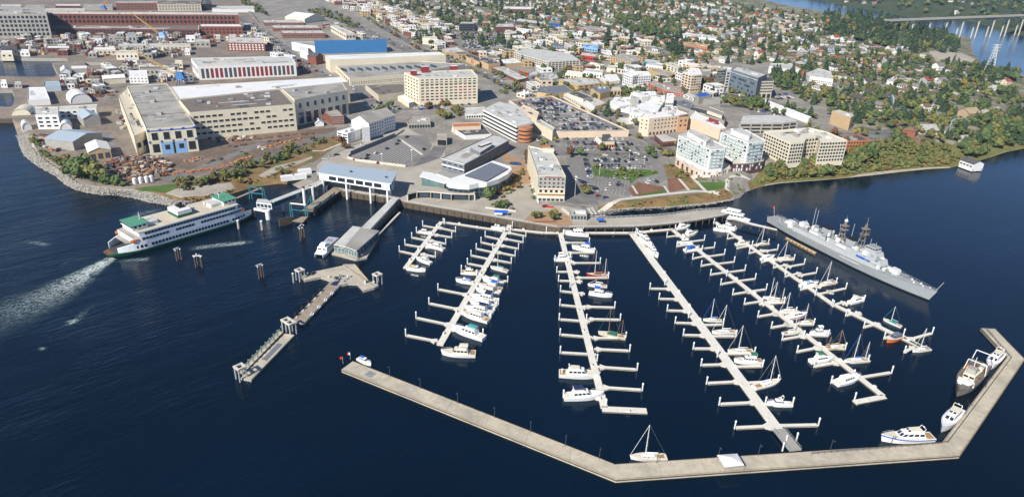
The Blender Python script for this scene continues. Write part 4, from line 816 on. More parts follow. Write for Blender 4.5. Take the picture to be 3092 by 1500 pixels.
bld('pink_block','long salmon pink block with grey roof','building','k',[(300,375),(540,475),(860,540),(860,500),(660,420),(370,330)],base=(1,525,540),wall='pink_wall',top='grey_roof',units=3,win=[(0,.1,.9,2,6,dict(wf=.5,hf=.45,frame='pink_wall')),(1,.1,.9,2,8,dict(wf=.5,hf=.45))],lm='salmon pink block')
garage('small_garage','small white garage with square dark openings by the salmon pink block','k',[(865,555),(1010,610),(1060,590),(930,520)],(1,1010,655),2,'white',piers=6)
bld('blue_roof_shop','pale block with a dark blue roof patch','building','k',[(1040,550),(1100,590),(1290,560),(1200,510)],h=8,wall='grey_wall',top='royal_blue')
bld('grey_gym','mid grey hall with plain walls behind the cream hotel','building','k',[(1160,640),(1440,635),(1430,590),(1170,590)],base=(1,1430,700),wall='grey_wall',top='grey_roof')
bld('grey_gym','lavender grey flat roofed hall behind the cream hotel','building','k',[(700,690),(935,780),(1110,720),(880,630)],base=(1,930,800),wall='grey_wall',top='slate_roof')
bld('dark_hall','long dark grey roofed hall behind the stepped white hotel roof','building','k',[(1130,850),(1500,960),(1530,900),(1260,800),(1000,740),(940,780)],h=9,wall='grey_wall',top='dark_grey')
bld('white_annex','white windowless annex with a sign panel on the dark hall','building','k',[(1225,800),(1460,885),(1490,830),(1260,740)],h=11,wall='boat_cream',top='grey_roof')
bld('red_strip','narrow red canopy along the dark hall','canopy','k',[(1250,925),(1400,975),(1408,962),(1262,912)],h=12,wall='dark_red',top='red')
bld('white_flats','white three storey flats with many small windows','building','k',[(0,225),(60,260),(140,245),(150,200),(0,195)],base=(1,40,455),wall='white',top='white_roof',units=2,win=[(0,.1,.95,4,2,DW),(1,.1,.95,4,3,DW)],lm='white three storey flats')
bld('white_flats','white flats with grey striped front next to the yellow hall','building','k',[(185,260),(345,265),(350,240),(200,225)],base=(0,190,400),wall='grey_wall',top='light_roof',win=[(0,.1,.95,4,5,dict(wf=.8,hf=.45))])
for lb,pts,base,wl,tp_,u,wn_ in[('white stepped theatre block with broad white roof behind the cream hotel',[(10,840),(420,860),(480,760),(560,640),(260,660),(20,740)],None,'white','white_roof',8,[(0,.1,.9,2,8,dict(wf=.3,hf=.3))]),('white block with dark flat roof line below the salmon block',[(200,590),(430,560),(410,500),(60,510)],None,'white','white_roof',4,()),('white low block with black roof edge beside the theatre',[(310,640),(560,640),(560,560),(330,580)],None,'cream','white_roof',3,()),('white chapel like hall with stepped gable beside the salmon block',[(570,640),(700,640),(700,540),(590,530)],None,'white','white_roof',2,[(0,.2,.8,2,4,DW)]),('grey flat hall between the flats and the theatre',[(20,600),(150,650),(160,600),(40,560)],None,'grey_wall','light_roof',1,()),('white hotel annex with balconies at the back of the cream hotel',[(500,830),(770,780),(740,730),(520,760)],None,'white','white_roof',5,[(0,.1,.9,3,6,DW)])]:
 bld('downtown_block',lb,'building','k',pts,h=11,wall=wl,top=tp_,units=u,win=wn_)
garage('concrete_garage','grey concrete garage with a grid of black openings and cars on top',3,[(480,500),(800,590),(1095,572),(1000,510),(720,470),(560,468)],(1,805,665),4,'pale_concrete',lm='gridded concrete garage',piers=5.5)
bld('brown_mall','brown block with black roof left of the gridded garage','building',3,[(150,570),(235,605),(345,595),(250,545),(180,540)],base=(1,222,662),wall='tan',top='dark_roof',units=3,lm='brown block with black roof')
bld('brown_mall','long brown block with black roof and an orange panel','building',3,[(15,530),(150,585),(150,540),(40,505)],base=(1,150,640),wall='tan',top='dark_roof',win=[(0,.1,.9,1,1,dict(wf=.2,hf=.8,pane='orange_wall',name='panel'))])
bld('tan_store','tan store with white roof in front of the gridded garage','building',3,[(370,605),(560,590),(470,550),(290,570)],base=(0,380,640),wall='tan',top='white_roof',units=3)
bld('brick_row','long brick shop row with pale roof along the old main street','building',3,[(265,635),(510,755),(610,735),(380,625)],base=(1,510,785),wall='brick',top='light_roof',units=4,win=[(0,.1,.9,2,16,dict(wf=.5,hf=.5))],lm='brick shop row')
bld('white_store','white store with a red roof panel beside the brick shop row','building',3,[(610,715),(750,690),(700,660),(620,690)],base=(0,612,760),wall='white',top='light_roof')
bld('red_store','red roofed store in front of the gridded garage','building',3,[(520,690),(605,715),(610,685),(530,665)],base=(1,605,725),wall='orange',top='red')
bld('grey_store','grey roofed store block in the middle of the old town','building',3,[(690,790),(900,735),(870,690),(740,700)],base=(0,700,800),wall='grey_wall',top='light_roof',units=4)
bld('yellow_store','long mustard yellow store with pale flat roof','building',3,[(902,750),(1078,805),(1285,785),(1260,750),(1080,730)],base=(1,1080,862),wall='ochre',top='light_roof',units=5,win=[(0,.5,.85,1,9,dict(wf=.3,hf=.5)),(1,.1,.9,2,4,DW)],lm='mustard yellow store')
bld('grey_store','low wide store with smooth grey roof below the mustard yellow store','building',3,[(690,870),(840,890),(1030,860),(960,800),(720,820)],h=6,wall='tan',top='slate_roof')
bld('white_lodge','long white lodge with a row of windows beside the rooftop car park','building',3,[(945,885),(1225,1045),(1240,1010),(1130,920),(980,865)],base=(0,950,930),wall='cream',top='white_roof',win=[(0,.3,.8,1,14,dict(wf=.4,hf=.5))],lm='long white lodge')
bld('black_roof_store','cream store with black flat roof behind the long white lodge','building',3,[(980,880),(1130,935),(1205,910),(1080,862)],h=8,wall='cream',top='dark_roof')
bld('grey_store','pale grey roofed store right of the black roofed store','building',3,[(1140,960),(1200,1010),(1300,990),(1340,970),(1230,920)],base=(1,1200,1035),wall='tan',top='light_roof')
bld('corner_bank','orange brown corner house with grey roof','building',3,[(1385,850),(1485,850),(1480,820),(1400,820)],base=(1,1485,905),wall='tan',top='light_roof',win=[(0,.1,.8,1,3,dict(wf=.6,hf=.8))])
bld('grey_store','long store with blue grey roof left of the corner house','building',3,[(1200,835),(1290,885),(1385,860),(1370,815),(1240,810)],h=7,wall='ochre',top='slate_roof',units=3)
bld('white_hall','white hall with stepped roof right of the pale grey store','building',3,[(1380,960),(1470,1010),(1650,970),(1600,915),(1420,920)],base=(1,1460,1060),wall='white',top='white_roof',units=5,lm='white stepped hall')
bld('white_hall','white garage hall with rough roof beside the white stepped hall','building',3,[(1470,1020),(1580,1050),(1740,1010),(1660,960),(1500,990)],base=(1,1570,1080),wall='white',top='white_roof',units=3)
bld('yellow_store','small mustard yellow garage with ribbed front by the cream hotel','building',3,[(1440,1130),(1500,1180),(1650,1160),(1640,1110),(1470,1110)],base=(1,1500,1190),wall='ochre',top='light_roof')
bld('orange_brick_school','orange brick school block with rows of windows','building',3,[(1385,535),(1580,590),(1668,572),(1620,525),(1480,505)],base=(1,1590,652),wall='tan',top='grey_roof',units=3,win=[(0,.1,.95,3,8,dict(wf=.45,hf=.5,frame='tan')),(1,.1,.95,3,4,DW)],lm='orange brick school')
bld('yellow_house','small yellow house below the orange brick school','building',3,[(1350,640),(1435,650),(1430,620),(1360,615)],base=(1,1435,685),wall='boat_cream',top='light_roof')
bld('white_flats','white office block with window grid behind the mustard stores','building',3,[(1505,690),(1580,720),(1770,710),(1740,675),(1560,672)],base=(1,1580,830),wall='white',top='white_roof',units=4,win=[(0,.1,.95,4,4,dict(wf=.5,hf=.45)),(1,.1,.95,4,8,dict(wf=.6,hf=.4))])
bld('pale_store','pale roofed store left of the white office block','building',3,[(1285,730),(1350,775),(1480,760),(1440,700),(1330,705)],base=(1,1350,800),wall='cream',top='white_roof',units=3)
bld('brick_school','brick block on the rise above the old town','building',3,[(1060,262),(1195,300),(1330,290),(1310,265),(1200,240)],base=(1,1190,340),wall='pink_wall',top='grey_roof',win=[(0,.1,.9,2,6,DW),(1,.1,.9,2,5,DW)],lm='brick block above the old town')
bld('brick_school','long brick school near the top of the town','building',3,[(370,85),(640,90),(640,65),(380,62)],base=(0,375,128),wall='brick',top='white_roof',win=[(0,.1,.9,2,12,DW)],lm='long brick school')
bld('brick_store','dark brick store with pale roof in the upper town','building',3,[(300,255),(480,255),(460,222),(320,225)],base=(1,480,310),wall='dark_brick',top='light_roof',units=2,lm='dark brick store')
bld('dark_office','dark banded office block in the upper town','building',3,[(-40,225),(105,225),(90,210),(-30,208)],base=(1,105,300),wall='dark_grey',top='light_roof',bnd=[(0,.1,.95,3,'glass',dict(hf=.5))],lm='dark banded office')
bld('white_mart','wide grey roofed supermarket on the hill','building',3,[(1900,330),(2300,360),(2480,370),(2250,325),(1960,312)],h=6,wall='white',top='light_roof',units=6,lm='grey roofed supermarket')
for x,y,l,wl,rf,lb in[(490,200,200,'dark_grey','light_roof','dark long building with pale roof near the brick store'),(490,290,150,'white','white_roof','white shop under the dark brick store'),(820,430,120,'slate_roof','slate_roof','blue grey roofed shop behind the gridded garage'),(930,440,150,'grey_wall','light_roof','pale shop behind the gridded garage'),(1115,440,150,'light_blue','light_blue','light blue roofed shop'),(1100,520,150,'red','light_roof','shop with a red front behind the orange school'),(1340,500,60,'white','white_roof','small white shop left of the orange school'),(1700,580,160,'teal','light_roof','long store with teal trim'),(1720,610,160,'white','light_roof','white store right of the orange school'),(2050,420,250,'orange_wall','tan','orange strip of shops on the hill'),(960,690,160,'cream','white_roof','cream store behind the mustard yellow store'),(1130,670,180,'white','light_roof','long white store behind the pale store'),(600,320,120,'tan','brown_roof','brown shop in the upper town'),(770,340,130,'cream','light_roof','cream shop in the upper town'),(800,245,110,'royal_blue','royal_blue','bright blue roofed shop in the upper town'),(1570,900,70,'white','white_roof','white shop below the salmon pink block'),(1590,870,120,'grey_wall','light_roof','grey shop below the salmon pink block')]:
 bld('town_shop',lb,'building',3,[(x,y),(x+l,y+l*.12),(x+l*1.05,y-22+l*.1),(x+l*.1,y-26)],h=6.5,wall=wl,top=rf,win=[(0,.1,.7,1,max(3,l//25),dict(wf=.5,hf=.6))],group='small shops in the old town')
bld('box_building','yellow box building beside the highway','building',2,[(1800,362),(1942,372),(1930,345),(1795,348)],base=(0,1800,420),wall='boat_cream',top='boat_cream',lm='yellow box by the highway')
bld('box_building','tan flat roofed hall at the foot of the highway','building',2,[(2030,495),(2205,490),(2120,445),(1985,460)],base=(0,2035,520),wall='tan',top='light_roof',units=2)
bld('school_gym','white gym with pale blue roof among the houses','building',4,[(95,630),(215,650),(395,655),(300,600),(110,600)],base=(0,100,690),wall='white',top='light_roof',lm='white gym among the houses')
bld('curved_school','white school block with curved orange banded end','building',4,[(445,690),(480,720),(700,750),(680,680),(560,645)],base=(1,480,785),wall='white',top='light_roof',units=3,bnd=[(1,.7,.95,1,'peach',dict(hf=.5,name='fascia')),(0,.7,.95,1,'peach',dict(hf=.5,name='fascia'))],win=[(1,.1,.6,2,12,DW)],lm='white curved school')
bld('white_canopy','long narrow white canopy roof beside the hillside car park','canopy',4,[(5,950),(470,1118),(495,1105),(60,940)],h=5,wall='white',top='white_roof')
bld('white_villa','white two storey flats with red trim above the right shore','building',4,[(2125,840),(2230,850),(2320,825),(2200,800)],base=(0,2135,880),wall='white',top='light_roof',win=[(0,.1,.9,2,4,DW)],lm='white flats above the right shore')
hall('boat_house','white boat house on piles over the water with a dark roof','boat house',8,(1885,458),(2010,503),11,4.2,6.4,'white','dark_roof',along=True,z0=2.6,win=[(0,.2,.7,1,4,DW)],lm='white boat house on piles')
bh=S.objects['boat_house'];bp_=FOOT[-1]
for i in range(5):
 for j in(0.1,.9):
  q=Vector(bp_[0]).lerp(Vector(bp_[1]),i/4).lerp(Vector(bp_[3]).lerp(Vector(bp_[2]),i/4),j);k=MB();k.cyl(q.x,q.y,-3,ORG[bh.name][2],.25,.25,6,'timber');k.obj('pile',bh)
BWZ=1.3
bw=thing('breakwater','long bent concrete floating breakwater walkway enclosing the marina','breakwater',(*G(1860,1425).xy,0))
BW=[[(1065,1090),(1857,1401),(1860,1447),(1031,1115)],[(1857,1401),(2844,1336),(2898,1374),(1860,1447)],[(2844,1336),(3042,1076),(3094,1084),(2898,1374)],[(3042,1076),(2962,990),(3004,992),(3094,1084)]]
for si,q in enumerate(BW):
 f0,f1,n1,n0=[G(*p,BWZ).xy for p in q];n=max(2,int((f1-f0).length/15))
 for i in range(n):
  e=.04/(f1-f0).length;a,b=i/n+(e if i else 0),(i+1)/n-(e if i<n-1 else 0)
  pl=[f0.lerp(f1,a),f0.lerp(f1,b),n0.lerp(n1,b),n0.lerp(n1,a)]
  k=MB();k.prism(pl,-.6,BWZ,'deck_concrete','deck_concrete');k.obj('concrete_float',bw)
 for(u,v)in((f0,f1),(n0,n1)):
  d=(v-u).normalized();nr=Vector((-d.y,d.x));s=1 if(v is f1)else-1
  k=MB();k.box(((u.x+v.x)/2+nr.x*s*.12,(u.y+v.y)/2+nr.y*s*.12,.75),((v-u).length,.22,.4),'timber',math.atan2(d.y,d.x));k.obj('rub_rail',bw)
  k=MB();k.box(((u.x+v.x)/2-nr.x*s*.15,(u.y+v.y)/2-nr.y*s*.15,BWZ+.004),((v-u).length*.995,.25,.16),'pale_timber',math.atan2(d.y,d.x));k.obj('kerb',bw)
LANDMARKS.append(('breakwater',bw.location.x,bw.location.y))
def small(name,label,cat,build,group=None,loc=None):
 k=MB();build(k);o=k.obj(name,None,loc)if loc is not None else k.obj(name);tag(o,label,cat,group);return o
LP=[(0,t)for t in(.17,.3,.45,.59,.72,.84,.95)]+[(1,t)for t in(.12,.3,.42,.64,.83)]+[(2,t)for t in(.3,.6)]
lampm=None;cnt=0
for si,t in LP:
 q=BW[si];a=G(*q[0],BWZ).lerp(G(*q[1],BWZ),t);b=G(*q[3],BWZ).lerp(G(*q[2],BWZ),t);p=a.lerp(b,.07);cnt+=1
 r=thing('lamp_post','dark lamp post on the breakwater edge, %s counted from its flagged left end'%ordn(cnt),'lamp post',p,'lamp posts along the breakwater')
 k=MB();k.cyl(p.x,p.y,p.z,p.z+5.2,.11,.07,6,'dark_grey');k.obj('post',r);d=(b-a).normalized()
 k=MB();k.bar((p.x,p.y,p.z+5.1),(p.x+d.x*.9,p.y+d.y*.9,p.z+5.2),.05,'dark_grey');k.obj('arm',r);k=MB();k.box((p.x+d.x*.9,p.y+d.y*.9,p.z+5.05),(.5,.3,.16),'dark_grey');k.obj('lamp_head',r)
tp=[G(*p,BWZ+3.2)for p in[(2166,1372),(2226,1368),(2247,1402),(2188,1408)]]
r=thing('marquee','square white marquee on the breakwater','tent',(*(sum((v.xy for v in tp),Vector((0,0)))/4),BWZ));cen_=r.location
k=MB();top_=(cen_.x,cen_.y,BWZ+4.3)
for i in range(4):k.poly([tp[i],tp[(i+1)%4],top_],'white')
for i in range(4):a,b=tp[i],tp[(i+1)%4];k.poly([(a.x,a.y,a.z-.35),(b.x,b.y,b.z-.35),b,a],'white')
k.obj('canopy',r)
for v in tp:k=MB();k.cyl(v.x,v.y,BWZ,v.z,.06,.06,6,'steel');k.obj('pole',r)
for i,(px,py,s,m,nm,lb,ct)in enumerate([(1541,1281,(2.2,1.6,2),'white','utility_hut','white utility box on the long left arm of the breakwater','utility box'),(2368,1368,(2.2,1.8,2.2),'white','utility_hut','white utility hut on the breakwater beside the gangway','utility box'),(2985,1186,(2,2,1.9),'white','utility_hut','white utility box on the right arm of the breakwater','utility box'),(1268,1186,(2.4,1,.8),'pale_concrete','deck_bench','pale bench on the breakwater nearest its left end','bench'),(1585,1314,(2.6,1.1,.8),'pale_concrete','deck_bench','pale bench on the middle of the long left breakwater arm','bench'),(1771,1384,(2.2,1,.8),'pale_concrete','deck_bench','pale bench on the breakwater just before its first bend','bench'),(1089,1114,(1.5,1,1.1),'dark_grey','deck_box','dark box near the breakwater end with flags','box'),(1194,1157,(2.2,.8,.9),'dark_grey','deck_box','dark bench like box beside the grating on the breakwater','box'),(2309,1386,(1.2,.6,.8),'dark_grey','deck_box','dark bin pair on the breakwater right of the marquee','bin'),(2424,1387,(2.8,.7,.7),'red','deck_bench','red bench on the breakwater by the gangway foot','bench')]):
 small(nm,lb,ct,lambda k:(k.box((0,0,0),(s[0],s[1],s[2]*.86),m,-.35 if px<1860 else .05),k.box((0,0,s[2]*.86),(s[0]*1.08,s[1]*1.08,s[2]*.14),'light_roof' if m=='white' else m,-.35 if px<1860 else .05)),None,G(px,py,BWZ+.002))
gq=[G(*p,BWZ+.012)for p in[(1099,1131),(1117,1118),(1137,1127),(1119,1139)]]
r=thing('deck_grating','square dark steel grating set in the breakwater deck','grating',tuple((gq[0]+gq[2])/2))
k=MB();k.prism([v.xy for v in gq],BWZ+.002,BWZ+.03,'dark_grey','steel');k.obj('frame',r)
for i in range(1,6):k=MB();a=gq[0].lerp(gq[1],i/6);b=gq[3].lerp(gq[2],i/6);k.bar((a.x,a.y,BWZ+.06),(b.x,b.y,BWZ+.06),.05,'dark_grey');k.obj('bar',r)
def railing(name,label,pts,z,hgt=1.1,gap=2.5,m='dark_grey',r_=.05):
 r=thing(name,label,'railing',(pts[0][0],pts[0][1],z))
 for a,b in zip(pts[:-1],pts[1:]):
  a=Vector(a[:2]);b=Vector(b[:2]);n=max(1,int((b-a).length/gap));k=MB();k.box((0,0,0),(.1,.1,hgt),m);me=k.mesh('rail_post')
  for i in range(n+1):q=a.lerp(b,i/n);inst('rail_post',me,r,(q.x,q.y,z),math.atan2(b.y-a.y,b.x-a.x))
  for zz in(.45,.8,hgt):k=MB();k.bar((a.x,a.y,z+zz),(b.x,b.y,z+zz),r_,m);k.obj('rail',r)
 return r
railing('railing','dark railing along the inner lower walk of the breakwater and its right arm',[G(*p,BWZ).xy for p in[(2450,1372),(2835,1340),(2862,1336),(3053,1082),(2975,992)]],BWZ)
for i,(px,py,m)in enumerate([(1036,1098,'red'),(1058,1085,'white')]):
 p=G(px,py,BWZ);r=thing('flag',['red flag on a short staff at the left breakwater end','white and red flag on a staff at the left breakwater end'][i],'flag',p)
 k=MB();k.cyl(p.x,p.y,p.z,p.z+3.6,.05,.04,5,'pale_steel');k.obj('staff',r);k=MB()
 for j in range(4):k.poly([(p.x-.3*j,p.y+.1*math.sin(j*1.7),p.z+3.5),(p.x-.3*(j+1),p.y+.1*math.sin((j+1)*1.7),p.z+3.45),(p.x-.3*(j+1),p.y+.1*math.sin((j+1)*1.7),p.z+2.2),(p.x-.3*j,p.y+.1*math.sin(j*1.7),p.z+2.3)],m if j<2 or i==0 else 'red')
 k.obj('cloth',r)
DZ=.65
_fm={}
def finger_mesh(L_,w_):
 key=(round(L_),w_)
 if key not in _fm:
  k=MB();k.box((0,0,-.25),(round(L_),w_,DZ+.25),'pale_concrete',0,'dock_plank');k.box((0,w_/2+.06,.25),(round(L_),.12,.25),'timber');k.box((0,-w_/2-.06,.25),(round(L_),.12,.25),'timber');_fm[key]=k.mesh('finger_float')
 return _fm[key]
pk=MB();pk.cyl(0,0,-3,3.4,.3,.3,8,'pale_steel');PILE=pk.mesh('piling')
pk=MB();pk.cyl(0,0,3.4,4.1,.42,.0,8,'white');pk.cyl(0,0,3.35,3.42,.42,.42,8,'white');CAP=pk.mesh('piling_cap')
pk=MB();pk.box((0,0,DZ),(1.3,.7,.75),'white');pk.box((0,0,DZ+.75),(1.4,.8,.1),'boat_cream');BOX=pk.mesh('dock_box')
def piling(root,p):
 o=inst('piling',PILE,root,(p.x,p.y,0));c=bpy.data.objects.new('piling_cap',CAP);LINK(c);c.parent=o;ORG[c.name]=(p.x,p.y,0)
def dock(label,c,path,wd_,fingers,lm,fw_=1.5,boxes=9,name='marina_dock',extra=()):
 pts=[K0(c,*p,DZ).xy for p in path];r=thing(name,label,'dock',(*pts[0],0));LANDMARKS.append((lm,*pts[len(pts)//2]))
 for a,b in zip(pts[:-1],pts[1:]):
  L_=(b-a).length;n=max(1,round(L_/12));d=(b-a).normalized();k=MB();k.box((0,0,-.3),(L_/n-.08,wd_,DZ+.3),'pale_concrete',0,'dock_plank');k.box((0,wd_/2+.07,.2),(L_/n-.08,.14,.3),'timber');k.box((0,-wd_/2-.07,.2),(L_/n-.08,.14,.3),'timber');me=k.mesh('walkway')
  for i in range(n):q=a.lerp(b,(i+.5)/n);inst('walkway',me,r,(q.x,q.y,0),math.atan2(d.y,d.x))
  nr=Vector((-d.y,d.x));m_=max(1,int(L_/16))
  for i in range(m_):
   q=a.lerp(b,(i+random.uniform(.3,.7))/m_);s=random.choice((-1,1));q=q+nr*s*(wd_/2-.5);inst('dock_box',BOX,r,(q.x,q.y,0),math.atan2(d.y,d.x))
   if i%2==0:q=a.lerp(b,(i+.1)/m_)-nr*s*(wd_/2+.45);piling(r,q)
 for f in fingers:
  tip=K0(c,f[0],f[1],DZ).xy;jo=K0(c,f[2],f[3],DZ).xy;L_=(tip-jo).length;d=(tip-jo)/L_;L_=round(L_);mid=jo+d*(L_/2-.4)
  inst('finger_float',finger_mesh(L_,fw_),r,(mid.x,mid.y,-.004),math.atan2(d.y,d.x))
  piling(r,jo+d*(L_+.15))
  nr=Vector((-d.y,d.x))
  k=MB();b0=jo+d*.6
  k.prism([b0-nr*2.0,b0+nr*2.0,b0+d*2.6+nr*.6,b0+d*2.6-nr*.6],-.2,DZ-.012,'pale_concrete','dock_plank');k.obj('gusset',r)
 return r
dock('short marina dock farthest left with narrow fingers','a',[(332,72),(60,420)],2.6,[(190,100,315,122),(150,150,270,172),(110,190,235,215),(65,243,190,265),(20,293,145,320),(440,145,310,115),(405,188,280,168),(365,238,240,210),(330,285,215,258),(290,337,180,312)],'farthest left marina dock')
dock('header float joining the two left marina docks to the quay',0,[(1338,670),(1488,692),(1540,700)],2.4,[],'left header float',name='header_dock')
dock('second marina dock from the left, lined with white yachts','a',[(850,95),(320,1000)],3.0,[(970,180,830,152),(945,225,805,198),(915,275,780,248),(890,328,752,300),(860,382,718,355),(825,520,645,482),(665,180,800,210),(630,225,770,258),(600,275,740,305),(560,325,705,355),(525,385,672,412),(310,580,530,622),(235,685,470,732),(145,795,395,848),(60,925,300,972),(490,440,630,465),(760,690,540,655),(700,800,480,755),(650,925,410,878)],'second marina dock from the left')
dock('long header float behind the middle marina docks','b',[(-130,98),(82,122),(600,122),(850,100)],2.8,[],'long header float',name='header_dock')
dock('third marina dock from the left with a broad end float','b',[(180,125),(440,1150)],3.0,[(165,350,290,350),(170,402,305,407),(180,463,320,480),(180,545,335,560),(180,630,350,643),(185,720,362,735),(180,825,385,837),(150,285,255,290),(185,960,405,965),(205,1085,425,1092),(345,180,200,178),(380,238,225,238),(415,298,245,298),(460,385,275,385),(495,560,330,555),(525,632,345,628),(565,740,370,740),(590,815,385,805),(625,925,405,910),(655,1045,425,1030)],'third marina dock from the left')
r_=dock('broad end float of the third marina dock','b',[(425,1158),(690,1170)],3.2,[],'broad end float',name='end_float')
d4=dock('widest marina dock running down to the breakwater gangway','c',[(10,112),(850,1240)],4.4,[(125,435,240,437),(170,493,285,496),(215,560,335,563),(265,630,385,634),(310,700,435,703),(365,777,495,778),(408,872,555,868),(450,975,630,966),(515,1095,725,1085),(600,1230,810,1220),(1085,1213,830,1218),(535,640,395,645),(605,707,450,708),(720,805,525,808),(760,878,580,882),(850,965,650,975),(930,1095,735,1098)],'widest marina dock')
dock('fifth marina dock from the left with many sailing boats','c',[(240,95),(1450,1048)],2.8,[(220,140,290,132),(270,195,355,183),(320,228,405,215),(360,265,450,247),(415,305,505,290),(470,355,572,340),(527,410,630,392),(592,468,695,452),(657,523,765,507),(738,595,845,578),(812,658,925,640),(880,725,1000,705),(965,795,1085,772),(1060,880,1190,857),(1160,970,1310,940),(430,158,330,170),(485,200,385,212),(540,240,435,255),(600,283,485,297),(660,330,545,345),(720,380,600,395),(780,440,670,455),(885,515,750,525),(950,575,830,580),(1050,640,890,640),(1140,705,1000,700),(1235,780,1090,770),(1365,850,1190,855),(1495,915,1310,945)],'fifth marina dock from the left')
dock('short end float of the fifth marina dock','c',[(1290,1085),(1462,1052)],2.6,[],'short end float',name='end_float')
dock('marina dock farthest right, nearest the grey warship','c',[(490,55),(1155,520),(1668,770)],2.8,[(565,150,640,140),(500,95,560,88),(620,205,700,190),(690,232,770,217),(755,285,838,265),(825,315,905,300),(895,365,980,347),(985,440,1080,420),(1065,470,1160,453),(1155,530,1235,513),(1240,588,1320,572),(1345,655,1430,635),(600,105,545,110),(795,180,715,190),(850,212,775,222),(940,270,850,275),(1000,295,905,312),(1070,345,970,362),(1180,405,1075,425),(1235,435,1140,455),(1345,505,1225,525)],'marina dock nearest the warship')
dock('end of the right marina dock with spread fingers','d',[(285,270),(455,362)],2.6,[(170,300,290,268),(325,405,400,365),(540,260,370,308)],'end of the right marina dock',name='end_float')
r=thing('gangway','sloping grey gangway from the widest marina dock up to the breakwater','gangway',(*G(2380,1330).xy,0));a=K0('c',855,1245,1).xy;b=G(2402,1358,BWZ).xy;rb_=ribbon([a,b],4.6)
k=MB();k.prism(rb_,.9,BWZ+.25,'steel','grey_roof',True);k.obj('ramp',r)
for s in(-2.2,2.2):
 d=(b-a).normalized();nn=Vector((-d.y,d.x))*s;k=MB();k.bar((*(a+nn),2.4),(*(b+nn),2.4),.07,'steel');n=8
 for i in range(n+1):q=(a+nn).lerp(b+nn,i/n);k.bar((q.x,q.y,1.4),(q.x,q.y,2.4),.05,'steel')
 k.obj('handrail',r)
for px,py in((2372,1338),(2404,1330),(2362,1360)):piling(r,G(px,py,0).xy)
def hullb(t,full=.5):
 """half breadth factor, t 0 stern to 1 bow"""
 return(0.86+.14*min(1,t*3))if t<full else max(0.02,1-((t-full)/(1-full))**2.1)
def make_hull(mb,L_,B,fb,m,deck,sheer=.5,keel=-.4,n=10,dz=0.0,flare=.86):
 rings=[];dk=[]
 for i in range(n+1):
  t=i/n;x=-L_/2+L_*t;b=B/2*hullb(t);z=fb+sheer*t**2
  rings.append([(x+(0 if t<1 else 0),-b,z),(x-(.05*L_*t**3),-b*flare*.85,keel),(x-(.05*L_*t**3),b*flare*.85,keel),(x,b,z)]);dk.append((x,b,z))
 mb.loft(rings,m,True,True)
 for(x0,b0,z0),(x1,b1,z1)in zip(dk[:-1],dk[1:]):
  mb.poly([(x0,-b0*.9,z0+.02),(x1,-b1*.9,z1+.02),(x1,b1*.9,z1+.02),(x0,b0*.9,z0+.02)],deck)
def taper_box(mb,x0,x1,w0,w1,z0,z1,m,fx=.25,rx=.08,side=.88,top=None):
 """cabin block: from x0 (aft) to x1 (forward), leaning faces"""
 bt=[(x0,-w0/2,z0),(x1,-w1/2,z0),(x1,w1/2,z0),(x0,w0/2,z0)];l=x1-x0
 tp_=[(x0+rx*l,-w0/2*side,z1),(x1-fx*l,-w1/2*side,z1),(x1-fx*l,w1/2*side,z1),(x0+rx*l,w0/2*side,z1)]
 for i in range(4):j=(i+1)%4;mb.poly([bt[i],bt[j],tp_[j],tp_[i]],m)
 mb.poly(tp_,top or m);return bt,tp_
def glaze(mb,bt,tp_,lo,hi,m,cols=3,faces=(0,1,2),out=.03):
 for e in faces:
  a,b,c,d=Vector(bt[e]),Vector(bt[(e+1)%4]),Vector(tp_[(e+1)%4]),Vector(tp_[e]);nr=(b-a).cross(d-a).normalized()*out
  n=cols if e!=1 else 2
  for i in range(n):
   u0,u1=(i+.1)/n,(i+.9)/n
   f=lambda u,v:a.lerp(b,u).lerp(d.lerp(c,u),v)+nr
   mb.poly([f(u0,lo),f(u1,lo),f(u1,hi),f(u0,hi)],m)
boat_n=[0]
def place(root,parts):pass
class Boat:
 def __init__(s,name,label,cat,c,stern,bow,group,Lmin=None):
  a=K0(c,*stern,.4);b=K0(c,*bow,.4);s.L=max((b-a).length,Lmin or 0);s.c=(a+b)/2;s.an=math.atan2(b.y-a.y,b.x-a.x)
  s.r=thing(name,label,cat,(s.c.x,s.c.y,0),group);s.r.rotation_euler=(0,0,s.an);s.name=name
 def part(s,nm,fn,sub=None):
  k=MB();fn(k)
  if not k.f:return None
  o=bpy.data.objects.new(nm,k.mesh(nm));LINK(o);o.parent=sub or s.r;return o
